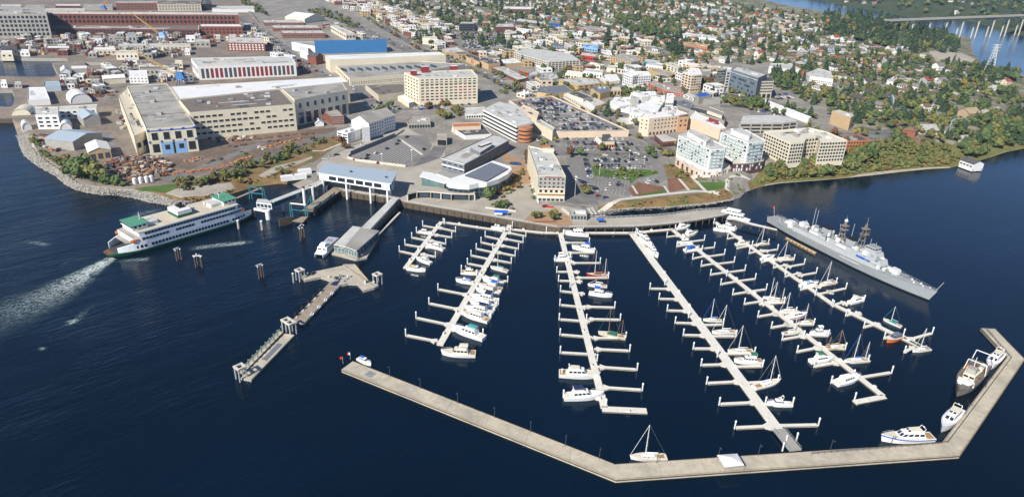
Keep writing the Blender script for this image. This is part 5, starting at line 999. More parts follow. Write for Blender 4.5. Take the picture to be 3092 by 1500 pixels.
def motor_yacht(label,c,stern,bow,B=None,hull='boat_white',canvas=None,fly=True,style=0,group='motor boats in the marina',cat='motor boat',name='motor_yacht',Lmin=9,cabin='boat_white',stripe=None):
 y=Boat(name,label,cat,c,stern,bow,group,Lmin);L_=y.L;B=B or L_*.31;fb=.09*L_**.95+.35
 y.part('hull',lambda k:make_hull(k,L_,B,fb,hull,'boat_cream' if style==1 else 'boat_white',.07*L_))
 if stripe:y.part('stripe',lambda k:[k.loft([[(-L_/2+L_*i/10-.004*i,s*(B/2*hullb(i/10)+.03),fb*.75+.05*L_*(i/10)**2),(-L_/2+L_*i/10,s*(B/2*hullb(i/10)+.03),fb*.95+.06*L_*(i/10)**2)]for i in range(11)],stripe,False,False)for s in(-1,1)])
 ch=.075*L_+.9;bt=[]
 x0,x1=(-.30*L_,.22*L_)if style!=2 else(-.12*L_,.26*L_)
 def cab(k):bt[:]=taper_box(k,x0,x1,B*.74,B*.62,fb+.02,fb+ch,cabin)
 y.part('cabin',cab);y.part('cabin_window',lambda k:glaze(k,*bt,.42,.85,'glass',4,(0,1,2)))
 if fly:
  z=fb+ch;bt2=[]
  def fl(k):bt2[:]=taper_box(k,x0+.06*L_,x1-.18*L_,B*.6,B*.5,z+.01,z+.75,'boat_white',.2,.02,.95,canvas if style==3 else 'boat_cream')
  y.part('flybridge',fl);y.part('windscreen',lambda k:glaze(k,*bt2,.3,.95,'glass',2,(1,)))
  y.part('radar_arch',lambda k:[k.bar((x0+.08*L_,s*B*.28,z),(x0+.03*L_,s*B*.26,z+1.6),.09,'boat_white')for s in(-1,1)]+[k.bar((x0+.03*L_,-B*.26,z+1.6),(x0+.03*L_,B*.26,z+1.6),.09,'boat_white'),k.cyl(x0+.03*L_,0,z+1.6,z+1.9,.3,.22,8,'boat_white')])
 if canvas:
  z=fb+ch+(1.75 if fly else .1)
  y.part('canopy',lambda k:k.loft([[(xx,-B*.3,z-.1),(xx,-B*.15,z+.2),(xx,B*.15,z+.2),(xx,B*.3,z-.1)]for xx in(x0+.02*L_,x0+.12*L_,x0+.26*L_)],canvas,False))
  y.part('canopy_frame',lambda k:[k.bar((xx,s*B*.29,fb+ch-.6),(xx,s*B*.29,z-.1),.04,'steel')for xx in(x0+.03*L_,x0+.25*L_)for s in(-1,1)])
 y.part('cockpit',lambda k:k.box((-.41*L_,0,fb+.03),(.13*L_,B*.66,.05),'teak' if style==1 else 'boat_cream'))
 def rail(k):
  pts=[(x1+(L_/2-x1)*u,B/2*hullb(.5+(x1+(L_/2-x1)*u)/L_)*.9)for u in(0,.33,.66,.95)]
  for s in(-1,1):
   for(xa,ba),(xb,bb)in zip(pts[:-1],pts[1:]):
    za=fb+.07*L_*(.5+xa/L_)**2+.75;zb=fb+.07*L_*(.5+xb/L_)**2+.75;k.bar((xa,s*ba,za),(xb,s*bb,zb),.035,'pale_steel');k.bar((xa,s*ba,za-.75),(xa,s*ba,za),.03,'pale_steel')
 y.part('bow_rail',rail);return y
def sail_boat(label,c,stern,bow,hull='boat_white',cover='boat_white',masts=1,group='sailing boats in the marina',mh=1.15,mast='mast',cabin='boat_white',Lmin=8.5,deck='boat_cream'):
 y=Boat('sailing_boat',label,'sailing boat',c,stern,bow,group,Lmin);L_=y.L;B=L_*.29;fb=.06*L_+.35
 y.part('hull',lambda k:make_hull(k,L_,B,fb,hull,deck,.05*L_,flare=.7));bt=[]
 def cab(k):bt[:]=taper_box(k,-.2*L_,.2*L_,B*.55,B*.38,fb+.02,fb+.65,cabin,.15)
 y.part('cabin',cab);y.part('cabin_window',lambda k:glaze(k,*bt,.3,.7,'glass',3,(0,2)))
 y.part('cockpit',lambda k:k.box((-.33*L_,0,fb+.03),(.2*L_,B*.45,.04),'teak'))
 ms=[(.08*L_,mh)]if masts==1 else[(.12*L_,mh),(-.34*L_,mh*.68)]
 for i,(mx,h)in enumerate(ms):
  H_=h*L_+fb
  mo=y.part('mast',lambda k:(k.cyl(mx,0,fb,H_,.17,.11,6,mast),[k.bar((mx,-B*.25,z),(mx,B*.25,z),.035,mast)for z in(H_*.45,H_*.7)]))
  bl=.36*L_ if i==0 else .17*L_
  y.part('boom',lambda k:k.bar((mx,0,fb+1.5),(mx-bl,0,fb+1.45),.09,mast));y.part('sail_cover',lambda k:k.bar((mx-.1,0,fb+1.72),(mx-bl*.95,0,fb+1.62),.24,cover,6,.14))
  y.part('rigging',lambda k:([k.bar((mx,0,H_-.2),(mx-.2,s*B*.46,fb),.018,'steel',3)for s in(-1,1)],k.bar((mx,0,H_-.1),((L_*.49 if i==0 else mx+.2*L_),0,fb+.05*L_),.022 if i else .06,cover if i==0 else 'steel',4),k.bar((mx,0,H_),((-L_*.49 if masts==1 or i else-.34*L_),0,fb+.1),.018,'steel',3)))
 return y
my,sb=motor_yacht,sail_boat
my('small white cabin boat behind the left end of the farthest left dock','a',(165,152),(255,165),fly=False)
my('white cruiser alone in the middle of the farthest left dock','a',(352,288),(215,252),canvas=None)
my('white cruiser second from the water end of the farthest left dock','a',(255,392),(140,352))
my('yellow covered white boat at the water end of the leftmost dock','a',(72,428),(215,448),canvas='yellow',fly=False)
my('small white runabout under the blue quay canopy by the header float','a',(728,120),(795,128),fly=False)
my('cream decked white cruiser upper of two on the left side of the second dock','a',(480,458),(632,470),style=1,cabin='boat_cream')
my('white boat with blue cover, lower of two left of the second dock','a',(578,540),(438,518),canvas='canvas_blue',fly=False)
sb('white sloop with green cover at the head of the right hand yacht row','a',(835,452),(700,418),cover='canvas_green',mh=1.0)
my('white yacht with dark green canopy heading the right hand yacht row','a',(800,548),(640,512),canvas='canvas_green')
my('white yacht with blue dinghy cover second in the right hand row','a',(790,592),(610,558),canvas='canvas_blue',style=1)
my('white yacht with red bow gear third in the right hand yacht row','a',(770,625),(590,590),canvas=None,cabin='boat_cream')
my('white yacht with navy canopy fourth in the right hand yacht row','a',(762,680),(555,640),canvas='canvas_navy',style=3)
my('plain white yacht fifth in the right hand yacht row','a',(745,728),(545,685))
my('white yacht with navy flybridge seat sixth in the right hand yacht row','a',(718,775),(508,728),canvas='canvas_navy')
my('big white yacht with dark stern gear seventh in the right hand yacht row','a',(690,828),(485,768),style=1)
my('big white yacht with pale teal canopy standing alone on the second dock','a',(655,962),(410,880),canvas='canvas_teal',Lmin=15,B=5)
my('cream topped white yacht at the very end of the second dock','a',(590,1078),(328,1068),style=1,cabin='boat_cream',canvas='boat_cream',Lmin=15,B=5)
my('large white yacht at the head of the third dock beside the header float','b',(332,138),(208,128),Lmin=16)
my('white yacht with blue canopy second on the right of the third dock','b',(380,232),(250,212),canvas='canvas_blue',Lmin=14)
my('white flybridge yacht first on the left of the third dock','b',(145,282),(250,275),canvas='boat_white')
sb('red hulled two masted ketch on the third dock','b',(462,378),(332,372),hull='boat_red',cover='boat_red',masts=2,mh=1.2,cabin='varnish')
sb('plain white sloop without mast cover below the red ketch','b',(455,440),(340,432),mh=.3)
my('white yacht with small blue top two below the red ketch','b',(348,480),(487,500),canvas='canvas_blue')
sb('cream two masted ketch with a green cabin cover on the third dock','b',(565,745),(400,715),hull='boat_cream',cover='canvas_green',masts=2,cabin='canvas_green',mh=1.0,mast='varnish')
my('big white trawler yacht upper of two on the left of the third dock','b',(180,958),(405,970),Lmin=17,B=5,style=1)
my('big white yacht with navy round covers at the end of the third dock','b',(205,1095),(428,1085),Lmin=16,B=5,canvas='canvas_navy')
my('white cruiser upper of two lying along the widest dock','c',(68,148),(128,205),Lmin=12)
my('white cruiser lower of two lying along the widest dock','c',(112,210),(165,262),Lmin=12)
my('small white boat at the shore corner of the widest dock','c',(52,118),(72,140),fly=False,Lmin=7)
sb('white sloop with bright blue cover on the widest dock','c',(528,622),(420,618),cover='canvas_blue',mh=1.25)
sb('long white sloop below the blue covered sloop on the widest dock','c',(610,688),(470,692),mh=1.2)
sb('white sloop with tall raked mast in the middle of the widest dock','c',(708,798),(560,800),mh=1.1,cover='boat_cream')
my('white boat with dark green cockpit cover on the widest dock','c',(758,858),(595,855),canvas='canvas_green',style=1)
sb('white sloop with a hooded cockpit low on the widest dock','c',(712,1008),(865,968),mh=.95)
my('small white cabin cruiser last on the widest dock','c',(930,1102),(785,1098),cabin='boat_white',style=2)
my('white cruiser at the shore end of the fifth dock, right side','c',(272,98),(345,86),Lmin=11)
my('second white cruiser from shore on the right of the fifth dock','c',(310,138),(392,122),Lmin=11,style=1)
my('white cruiser first on the left of the fifth dock','c',(352,172),(270,186),Lmin=10)
my('white boat with a blue tarpaulin on the left of the fifth dock','c',(315,222),(402,208),canvas='canvas_blue',fly=False,cabin='canvas_blue')
sb('tall white sloop upper of the close pair on the fifth dock','c',(860,500),(765,490),mh=1.35,cover='canvas_navy')
sb('white ketch lower of the close pair on the fifth dock','c',(888,515),(785,512),mh=1.2,masts=2)
sb('small white sloop below the close pair on the fifth dock','c',(952,562),(858,572),mh=1.1)
my('white yacht with a red waterline on the fifth dock','c',(905,608),(1015,588),stripe='red',Lmin=12)
sb('white ketch with reddish deck gear beside the red striped yacht','c',(1055,628),(960,640),mh=1.1,cover='rust')
sb('small white sloop on the left side of the fifth dock','c',(878,698),(985,688),mh=1.0,cover='boat_cream')
my('white sport fishing boat with tall bridge on the fifth dock','c',(1142,690),(1028,700),canvas='boat_white',style=2)
sb('tan masted schooner with bare rigging on the fifth dock','c',(1120,782),(1238,768),hull='boat_cream',mast='varnish',cover='canvas_tan',masts=2,mh=.8)
my('white boat with green and red gear on the left of the fifth dock','c',(1038,858),(1165,842),canvas='canvas_green',Lmin=12)
sb('white ketch with bright blue sail covers on the fifth dock','c',(1368,848),(1225,858),cover='canvas_blue',masts=2,mh=1.1)
my('wide white trawler with big cabin last on the left of the fifth dock','c',(1180,985),(1318,948),fly=False,B=4.6,Lmin=13)
my('grey white cruiser at the shore end of the right dock, left side','c',(500,102),(565,112),Lmin=11)
my('small white cruiser at the shore end of the right dock, right side','c',(545,82),(600,100),Lmin=10)
my('cluttered white boat first below the shore on the left of the right dock','c',(608,188),(690,182),style=1,cabin='boat_cream')
sb('small cream sloop opposite the cluttered boat on the right dock','c',(798,182),(722,190),hull='boat_cream',mh=1.3)
my('white cruiser in the second berth on the left of the right dock','c',(755,275),(832,258),fly=False)
sb('cream sloop in the third berth on the right of the right dock','c',(940,268),(845,268),hull='boat_cream',mh=1.1)
my('white hulled boat with a light blue cover on the left of the right dock','c',(978,428),(1082,412),canvas='light_blue',fly=False)
sb('cream white sloop opposite the light blue covered boat','c',(1182,402),(1085,420),hull='boat_cream',mh=1.1)
my('white boat with a curved arch toward the end of the right dock','c',(1258,522),(1348,500),fly=True)
sb('white catamaran sloop with a teal cover on the right dock','d',(305,218),(165,160),cover='canvas_teal',cabin='canvas_teal',mh=.95)
y=my('orange bowed boat under a grey tarpaulin on the right dock','d',(305,288),(195,330),hull='orange',cabin='slate_roof',fly=False,Lmin=12,B=4)
sb('white sloop at the tip of the right dock','d',(520,385),(385,402),mh=1.15,cover='boat_white')
sb('large white sloop with furled jib moored alone at the breakwater bend','e',(1630,615),(1450,615),mh=1.05,cover='boat_white',Lmin=11)
my('white boat with blue cover at the left end of the breakwater','i',(1320,930),(1450,995),canvas='canvas_blue',fly=False,Lmin=8)
my('white yacht with a royal blue stripe moored at the breakwater','d',(535,1060),(138,1070),stripe='royal_blue',Lmin=15,B=5,style=1,cabin='boat_white')
my('white tour boat with open deck between the work ship and the bend of the breakwater','d',(735,850),(600,1010),Lmin=15,B=5.2,hull='pale_steel')
my('white boxy cruiser squeezed beyond the work ship','d',(1050,425),(945,545),Lmin=14,B=5,hull='boat_white')
small('dinghy','small cream dinghy lying on the breakwater edge','dinghy',lambda k:(make_hull(k,3.6,1.5,.5,'boat_cream','boat_white',.15,0),k.box((-.3,0,.5),(.3,1.2,.08),'teak')),None,K0('d',78,1108,BWZ))
y=Boat('work_ship','old steel work ship with white gantry frames and cluttered deck at the breakwater','ship','d',(905,520),(715,745),None,24);L_=y.L;B=8.6
y.part('hull',lambda k:make_hull(k,L_,B,2.8,'ship_grey','brown_roof',1.4,flare=.9));y.part('bulwark',lambda k:[k.loft([[(-L_/2+L_*i/10,s*B/2*hullb(i/10),2.8+1.4*(i/10)**2),(-L_/2+L_*i/10,s*B/2*hullb(i/10),3.9+1.4*(i/10)**2)]for i in range(11)],'ship_grey',False)for s in(-1,1)])
bt=[]
y.part('deckhouse',lambda k:bt.extend(taper_box(k,-.06*L_,.14*L_,B*.6,B*.5,2.9,5.8,'boat_cream',.05,.02,1)));y.part('window',lambda k:glaze(k,*bt,.5,.8,'glass',5,(0,1,2)))
y.part('foredeck',lambda k:k.prism([(.2*L_,-3.0),(.30*L_,-2.5),(.30*L_,2.5),(.2*L_,3.0)],3.6,4.6,'white','white',True));y.part('wheelhouse',lambda k:taper_box(k,-.02*L_,.10*L_,B*.4,B*.35,5.8,7.8,'grey_wall',.1,.02,.95))
y.part('winch',lambda k:[k.cyl(-.25*L_,s,3,4.4,.8,.8,8,'rust')for s in(-1.5,1.5)]);y.part('buoy',lambda k:k.cyl(-.18*L_,-3,3,4.4,.7,.5,8,'orange'));y.part('tank',lambda k:k.bar((-.2*L_,1.2,4),(-.36*L_,1.2,4),1.1,'boat_cream',8))
for xg in(-.47,-.14):
 y.part('gantry',lambda k:([k.bar((xg*L_,s*B*.46,3),(xg*L_,s*B*.40,8),.22,'white')for s in(-1,1)],k.bar((xg*L_,-B*.40,8),(xg*L_,B*.40,8),.22,'white')))
y.part('mast',lambda k:(k.cyl(.04*L_,0,8.6,13,.15,.1,6,'white'),k.bar((.04*L_,-1.5,11),(.04*L_,1.5,11),.08,'white')))
for i in range(26):y.part('deck_gear',lambda k:k.box((random.uniform(-.45,.32)*L_,random.uniform(-3,3),2.9),(random.uniform(.6,2),random.uniform(.6,1.6),random.uniform(.5,1.5)),random.choice(['rust','teal','dark_grey','orange','white','timber'])))
for px,py,lb in((2936,927+18,None),):pass
for px,py,lb in[(2739,908,'white mooring buoy beside the warship bow, left of two'),(2782,934,'white mooring buoy right below the warship bow'),(2843,917,'white mooring buoy out to the right of the warship bow'),(3007,981,'white round buoy off the tip of the breakwater')]:
 small('mooring_buoy',lb,'buoy',lambda k:(k.cyl(0,0,-.3,.5,.75,.95,10,'boat_cream'),k.cyl(0,0,.5,1.1,.95,.45,10,'white'),k.cyl(0,0,1.1,1.4,.12,.12,6,'steel')),'mooring buoys',G(px,py,0))
def vessel(name,label,cat,p0,p1,L=None):
 """an Empty amidships; local x runs from p0 to p1"""
 c_=(p0+p1)/2;an=math.atan2(p1.y-p0.y,p1.x-p0.x);r=thing(name,label,cat,(c_.x,c_.y,0));r.rotation_euler=(0,0,an);return r,(p1-p0).length,an
def part(root,nm,fn,sub=None):
 k=MB();fn(k);o=bpy.data.objects.new(nm,k.mesh(nm));LINK(o);o.parent=sub or root;return o
def linst(nm,me,root,loc,rz=0):
 o=bpy.data.objects.new(nm,me);LINK(o);o.location=loc;o.rotation_euler=(0,0,rz);o.parent=root;return o
fr,FL,_=vessel('car_ferry','white and green double ended car ferry backing from the slip with foaming wake','ferry',G(320,772,.6),G(764,641,.6));LANDMARKS.append(('car ferry',fr.location.x,fr.location.y))
FB=21.0;HL=FL/2
def fb_(t,k=1.0):
 a=abs(t)
 return FB/2*k*(1.0 if a<.55 else max(.0,1-((a-.55)/.45)**2.0*.72))
TS=[-1,-.97,-.92,-.86,-.78,-.7,-.6,-.3,0,.3,.6,.7,.78,.86,.92,.97,1]
def plan(t0,t1,k=1.0,n=14):
 ts=[t0+(t1-t0)*i/n for i in range(n+1)];return[(t*HL,-fb_(t,k))for t in ts]+[(t*HL,fb_(t,k))for t in ts[::-1]]
part(fr,'hull',lambda k:(k.loft([[(t*HL*.965,-fb_(t)*.9,-1),(t*HL,-fb_(t),1.9),(t*HL,fb_(t),1.9),(t*HL*.965,fb_(t)*.9,-1)]for t in TS],'dark_green',True)))
part(fr,'boot_stripe',lambda k:k.loft([[(t*HL*.985,-fb_(t)*.955-.04,.0),(t*HL*.993,-fb_(t)*.975-.04,.5)]for t in TS],'black',False,False))
part(fr,'car_deck',lambda k:(k.prism(plan(-1,1,.985),1.9,2.05,'rust','dark_grey'),k.prism(plan(-1,-.93,.97),2.05,2.12,'rust','rust'),k.prism(plan(.93,1,.97),2.05,2.12,'rust','rust')))
for s in(-1,1):
 def shell(k):
  ts=[-.90,-.86,-.8,-.74,-.68,-.6,-.3,0,.3,.6,.68,.74,.8,.86,.90];o=[]
  for t in ts:
   top=7.0 if abs(t)<.72 else 6.9-(abs(t)-.72)*9
   o.append([(t*HL,s*fb_(t)*1.004,1.95),(t*HL,s*fb_(t)*1.004,top),(t*HL,s*(fb_(t)-.55),top),(t*HL,s*(fb_(t)-.55),1.95)])
  k.loft(o if s>0 else[r[::-1]for r in o],'ferry_white')
 part(fr,'side_shell',shell)
 part(fr,'rub_strake',lambda k:k.loft([[(t*HL,s*(fb_(t)+.12),1.75),(t*HL,s*(fb_(t)+.12),2.5)]for t in TS[1:-1]],'dark_green',False,False))
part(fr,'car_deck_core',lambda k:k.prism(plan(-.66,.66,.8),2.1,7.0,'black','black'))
part(fr,'saloon_deck',lambda k:k.prism(plan(-.74,.74),7.0,9.8,'ferry_white','grey_roof',True))
part(fr,'upper_deck',lambda k:k.prism(plan(-.66,.66,.985),9.8,12.3,'ferry_white','light_roof'))
part(fr,'roof',lambda k:k.prism(plan(-.68,.68,1.005),12.3,12.55,'ferry_white','beige',True))
def ferry_windows(z,t0,t1,n,w_,h_,kk,gaps=(),nm='window'):
 k=MB();k.box((0,0,0),(w_,.1,h_),'black');me=k.mesh('window')
 for s in(-1,1):
  for i in range(n):
   t=t0+(t1-t0)*(i+.5)/n
   if any(a<t<b for a,b in gaps):continue
   linst(nm,me,fr,(t*HL,s*(fb_(t,kk)+.02),z))
ferry_windows(3.6,-.72,.76,34,1.35,1.5,1.004,((-.58,-.55),(.52,.56)),'opening');ferry_windows(7.8,-.64,.70,32,1.5,1.2,1.0,((-.32,-.24),(.02,.12)))
ferry_windows(10.5,-.60,.62,30,1.5,1.15,.985)
for s in(-1,1):
 part(fr,'end_wall',lambda k:k.box((s*.735*HL,0,7.2),(.3,FB*.80,2.2),'white'));part(fr,'deck_shade',lambda k:k.prism([(s*.74*HL,-7.5),(s*.80*HL,-6.5),(s*.80*HL,6.5),(s*.74*HL,7.5)],6.6,6.9,'grey_roof','grey_roof',True))
 ph=part(fr,'pilot_house',lambda k:k.box((s*.60*HL,0,12.55),(8,13,2.7),'white'));part(fr,'pilot_roof',lambda k:(k.box((s*.60*HL,0,15.25),(9.4,14.5,.35),'green_roof')),ph)
 part(fr,'pilot_window',lambda k:[k.box((s*(.60*HL+4.05),-6+1.2*i,13.9),(.12,.95,1.0),'glass')for i in range(11)]+[k.box((s*.60*HL+dx,sy*6.55,13.9),(1.4,.12,1.0),'glass')for dx in(-2.4,0,2.4)for sy in(-1,1)],ph)
 part(fr,'deck_house',lambda k:(k.box((s*.46*HL,-1.5,12.55),(9,6,1.9),'pale_steel',0,'light_roof'),k.box((s*.43*HL,4.5,12.55),(6,2,1.2),'light_blue' if 0 else 'pale_steel')))
 part(fr,'mast',lambda k:(k.cyl(s*.53*HL,0,14,20,.22,.12,6,'white'),k.bar((s*.53*HL,-1.6,18),(s*.53*HL,1.6,18),.09,'white')))
 for sy in(-1,1):
  part(fr,'lifeboat',lambda k:k.loft([[(s*.70*HL+x,sy*9.2-w_,7.7),(s*.70*HL+x,sy*9.2-w_*.7,8.9),(s*.70*HL+x,sy*9.2+w_*.7,8.9),(s*.70*HL+x,sy*9.2+w_,7.7)]for x,w_ in((-3,.3),(-2,.9),(2,.9),(3,.3))],'orange'))
  part(fr,'stairway',lambda k:[k.box((s*(.635+.012*i)*HL,sy*7.6,9.8+.5-.5*i/1.2),(.8,3.2,.3),'white')for i in range(6)])
part(fr,'funnel_house',lambda k:(k.box((-.02*HL,0,12.55),(8.5,12,1.6),'dark_green'),k.box((-.02*HL,0,14.15),(8.2,11.7,2.2),'white')))
part(fr,'funnel',lambda k:(k.box((.01*HL,1.5,16.35),(3.4,6,.7),'black'),k.box((.03*HL,2.8,16.35),(1.5,1.5,1.8),'black')))
for i,(x,y,m)in enumerate([(-.84,-2,'orange'),(-.80,2.5,'dark_grey'),(-.76,-4,'white'),(-.73,1,'boat_red')]):
 small('ferry_car',['orange car parked on the open car deck of the ferry','dark car on the open car deck of the ferry','white car half under the ferry superstructure','dark red car deep inside the ferry car deck'][i],'car',lambda k:(k.box((0,0,.3),(4.4,1.8,.75),m),k.box((-.3,0,1.05),(2.3,1.6,.55),'glass',0,m)),'cars on the ferry',fr.matrix_basis@Vector((x*HL,y,2.06)))
fm=bpy.data.materials.new('foam');fm.use_nodes=True;nt=fm.node_tree;n_=nt.nodes;L_=nt.links;b_=n_['Principled BSDF'];b_.inputs['Base Color'].default_value=(.62,.68,.66,1);b_.inputs['Roughness'].default_value=.8
at_=n_.new('ShaderNodeAttribute');at_.attribute_name='cover';ge=n_.new('ShaderNodeNewGeometry')
mr_=n_.new('ShaderNodeMapping');mr_.inputs['Rotation'].default_value=(0,0,R(-48));L_.new(ge.outputs['Position'],mr_.inputs[0]);mp_=n_.new('ShaderNodeMapping');mp_.inputs['Scale'].default_value=(.5,1.3,1);L_.new(mr_.outputs[0],mp_.inputs[0])
nz=n_.new('ShaderNodeTexNoise');nz.inputs['Scale'].default_value=.42;nz.inputs['Detail'].default_value=6;nz.inputs['Roughness'].default_value=.68;nz.inputs['Distortion'].default_value=1.6;L_.new(mp_.outputs[0],nz.inputs['Vector'])
r1=n_.new('ShaderNodeMath');r1.operation='ABSOLUTE';s1=n_.new('ShaderNodeMath');s1.operation='SUBTRACT';s1.inputs[1].default_value=.5;L_.new(nz.outputs['Fac'],s1.inputs[0]);L_.new(s1.outputs[0],r1.inputs[0])
s2=n_.new('ShaderNodeMath');s2.operation='MULTIPLY';s2.inputs[1].default_value=.085;L_.new(at_.outputs['Fac'],s2.inputs[0]);s3=n_.new('ShaderNodeMath');s3.operation='SUBTRACT';L_.new(s2.outputs[0],s3.inputs[0]);L_.new(r1.outputs[0],s3.inputs[1])
rm=n_.new('ShaderNodeMapRange');rm.inputs[1].default_value=-.006;rm.inputs[2].default_value=.05;rm.inputs[4].default_value=.9;L_.new(s3.outputs[0],rm.inputs[0]);un=n_.new('ShaderNodeMath');un.operation='MULTIPLY_ADD';un.use_clamp=True;L_.new(at_.outputs['Fac'],un.inputs[0]);un.inputs[1].default_value=.2;L_.new(rm.outputs[0],un.inputs[2]);L_.new(un.outputs[0],b_.inputs['Alpha']);mc=n_.new('ShaderNodeMix');mc.data_type='RGBA';L_.new(rm.outputs[0],mc.inputs[0]);mc.inputs[6].default_value=(.05,.13,.14,1);mc.inputs[7].default_value=(.66,.72,.70,1);L_.new(mc.outputs[2],b_.inputs['Base Color']);MATS['foam']=fm
def foam(path,nm='wake_foam'):
 """path of (px, py, half width m, cover 0..1)"""
 pts=[(G(a,b,.05),w_,c)for a,b,w_,c in path];V=[];Fc=[];cv=[];M_=9
 for i,(p,w_,c)in enumerate(pts):
  a=pts[max(0,i-1)][0];b=pts[min(len(pts)-1,i+1)][0];d=(b-a).normalized();nn=Vector((-d.y,d.x,0))
  for j in range(M_):u=j/(M_-1)*2-1;q=p+nn*u*w_;V.append(tuple(q));cv.append(c*(1-u*u))
 for i in range(len(pts)-1):
  for j in range(M_-1):k=i*M_+j;Fc.append((k,k+1,k+M_+1,k+M_))
 me=bpy.data.meshes.new(nm);me.from_pydata(V,[],Fc);me.materials.append(fm);at=me.attributes.new('cover','FLOAT','POINT');at.data.foreach_set('value',cv);o=bpy.data.objects.new(nm,me);LINK(o);tag(o,kind='stuff')
foam([(338,778,4,.9),(300,800,6,1),(250,830,9,.85),(200,862,13,.66),(140,895,17,.52),(70,925,21,.42),(0,950,25,.36),(-120,990,30,.25),(-300,1050,36,0)])
foam([(345,790,3,.2),(400,785,3,.5),(440,782,3.5,.6),(446,790,2,0)])
foam([(560,752,4,0),(600,748,4,.55),(660,740,4,.6),(730,733,4,.7),(765,730,3,.2)])
foam([(370,660,4,0),(420,648,5,.45),(460,638,5,.4),(510,625,3,0)])
foam([(50,728,3,0),(100,732,3,.4),(138,738,3,.5),(150,745,2,0)])
foam([(190,985,3,0),(215,972,3.2,.75),(235,962,2.5,.5),(262,935,2,.25),(310,905,1.5,0)])
foam([(110,1060,2,0),(128,1052,2.5,.55),(145,1045,1.5,0)]);foam([(180,810,2,0),(200,790,2,.3),(260,780,2,.2),(300,770,2,0)])
ws,WL,_=vessel('warship','long grey museum destroyer moored beyond the marina with two lattice masts','warship',G(2330,662,2),G(2822,905,2));LANDMARKS.append(('grey warship',ws.location.x,ws.location.y))
mat('mast_grey',(.20,.175,.155),.8,.15,.5);mat('pale_navy',(.39,.41,.415),.6,.08,.4);WB=13.6;WH=WL/2
def wb_(t):
 return WB/2*(.62+.38*sst((t+1)/.5)if t<-.5 else(1.0 if t<.1 else max(.015,1-((t-.1)/.9)**1.9)))
def wz(t):return 4.2+(0 if t<.05 else 2.6*((t-.05)/.95)**1.6)
WT=[-1,-.95,-.85,-.7,-.5,-.25,0,.2,.4,.55,.7,.82,.9,.96,1]
part(ws,'hull',lambda k:k.loft([[(t*WH+(0 if t<.8 else-0),-wb_(t),wz(t)),(t*WH-(3.5*max(0,t)**4),-wb_(t)*.82,-1),(t*WH-(3.5*max(0,t)**4),wb_(t)*.82,-1),(t*WH,wb_(t),wz(t))]for t in WT],'navy_grey'))
part(ws,'boot_topping',lambda k:[k.loft([[(t*WH-(3.0*max(0,t)**4),s*(wb_(t)*.852+.1),-.2),(t*WH-(2.6*max(0,t)**4),s*(wb_(t)*.875+.1),.75)]for t in WT],'black',False,False)for s in(-1,1)])
part(ws,'main_deck',lambda k:[k.poly([(a*WH,-wb_(a)*.97,wz(a)+.03),(b*WH,-wb_(b)*.97,wz(b)+.03),(b*WH,wb_(b)*.97,wz(b)+.03),(a*WH,wb_(a)*.97,wz(a)+.03)],'navy_deck')for a,b in zip(WT[:-1],WT[1:])])
def block(nm,t0,t1,w_,z0,z1,m='navy_grey',**kw):
 bt=[]
 o=part(ws,nm,lambda k:bt.extend(taper_box(k,t0*WH,t1*WH,w_,w_*kw.get('nar',.92),z0,z1,m,kw.get('fx',.03),.02,.97,kw.get('top','navy_deck'))));return o,bt
block('deckhouse',-.62,.42,9.4,4.2,6.7,'pale_navy');block('deckhouse',-.42,-.2,7.6,6.7,9.4,'pale_navy');block('deckhouse',-.16,.32,8.2,6.7,9.6,'pale_navy')
bo,bt=block('bridge',.20,.46,8.4,6.7,9.8,'pale_navy',fx=.1,nar=.7);block('bridge',.22,.40,7.6,9.8,12.6,'pale_navy',fx=.12,nar=.75);b3,bt3=block('wheelhouse',.25,.36,6,12.6,15,'pale_navy',fx=.1,nar=.8)
part(ws,'bridge_window',lambda k:glaze(k,*bt3,.45,.8,'glass',4,(0,1,2)))
for t in(-.24,.06):
 part(ws,'funnel',lambda k:(k.loft([[(t*WH+x,y,z)for x,y in((-2.6-dx,-1.5),(2.2-dx,-1.5),(2.9-dx,0),(2.2-dx,1.5),(-2.6-dx,1.5),(-3.2-dx,0))]for z,dx in((6.7,0),(13,.7))],'navy_grey'),k.loft([[(t*WH+x,y,z)for x,y in((-3.5,-1.6),(1.7,-1.6),(2.4,0),(1.7,1.6),(-3.5,1.6),(-4.1,0))]for z in(13,13.9)],'black')))
for t,h in((-.06,12.5),(.17,16.5)):
 def lat(k):
  feet=[(t*WH-2.2,-2.2),(t*WH-2.2,2.2),(t*WH+1.8,0)];top_=[(t*WH-.3,-.3),(t*WH-.3,.3),(t*WH+.3,0)]
  for(a,b),(c,d)in zip(feet,top_):k.bar((a,b,8.5),(c,d,8.5+h),.3,'mast_grey')
  for i in range(1,5):
   u=i/5;q=[(a+(c-a)*u,b+(d-b)*u,8.5+h*u)for(a,b),(c,d)in zip(feet,top_)]
   for j in range(3):k.bar(q[j],q[(j+1)%3],.17,'mast_grey')
  for u,l in((.62,3.2),(.82,2.2)):k.bar((t*WH,-l,8.5+h*u),(t*WH,l,8.5+h*u),.22,'mast_grey');k.box((t*WH,0,8.5+h*u),(3.4,3.4,.5),'mast_grey')
  k.cyl(t*WH,0,8.5+h,8.5+h+4,.2,.1,5,'mast_grey')
 part(ws,'lattice_mast',lat)
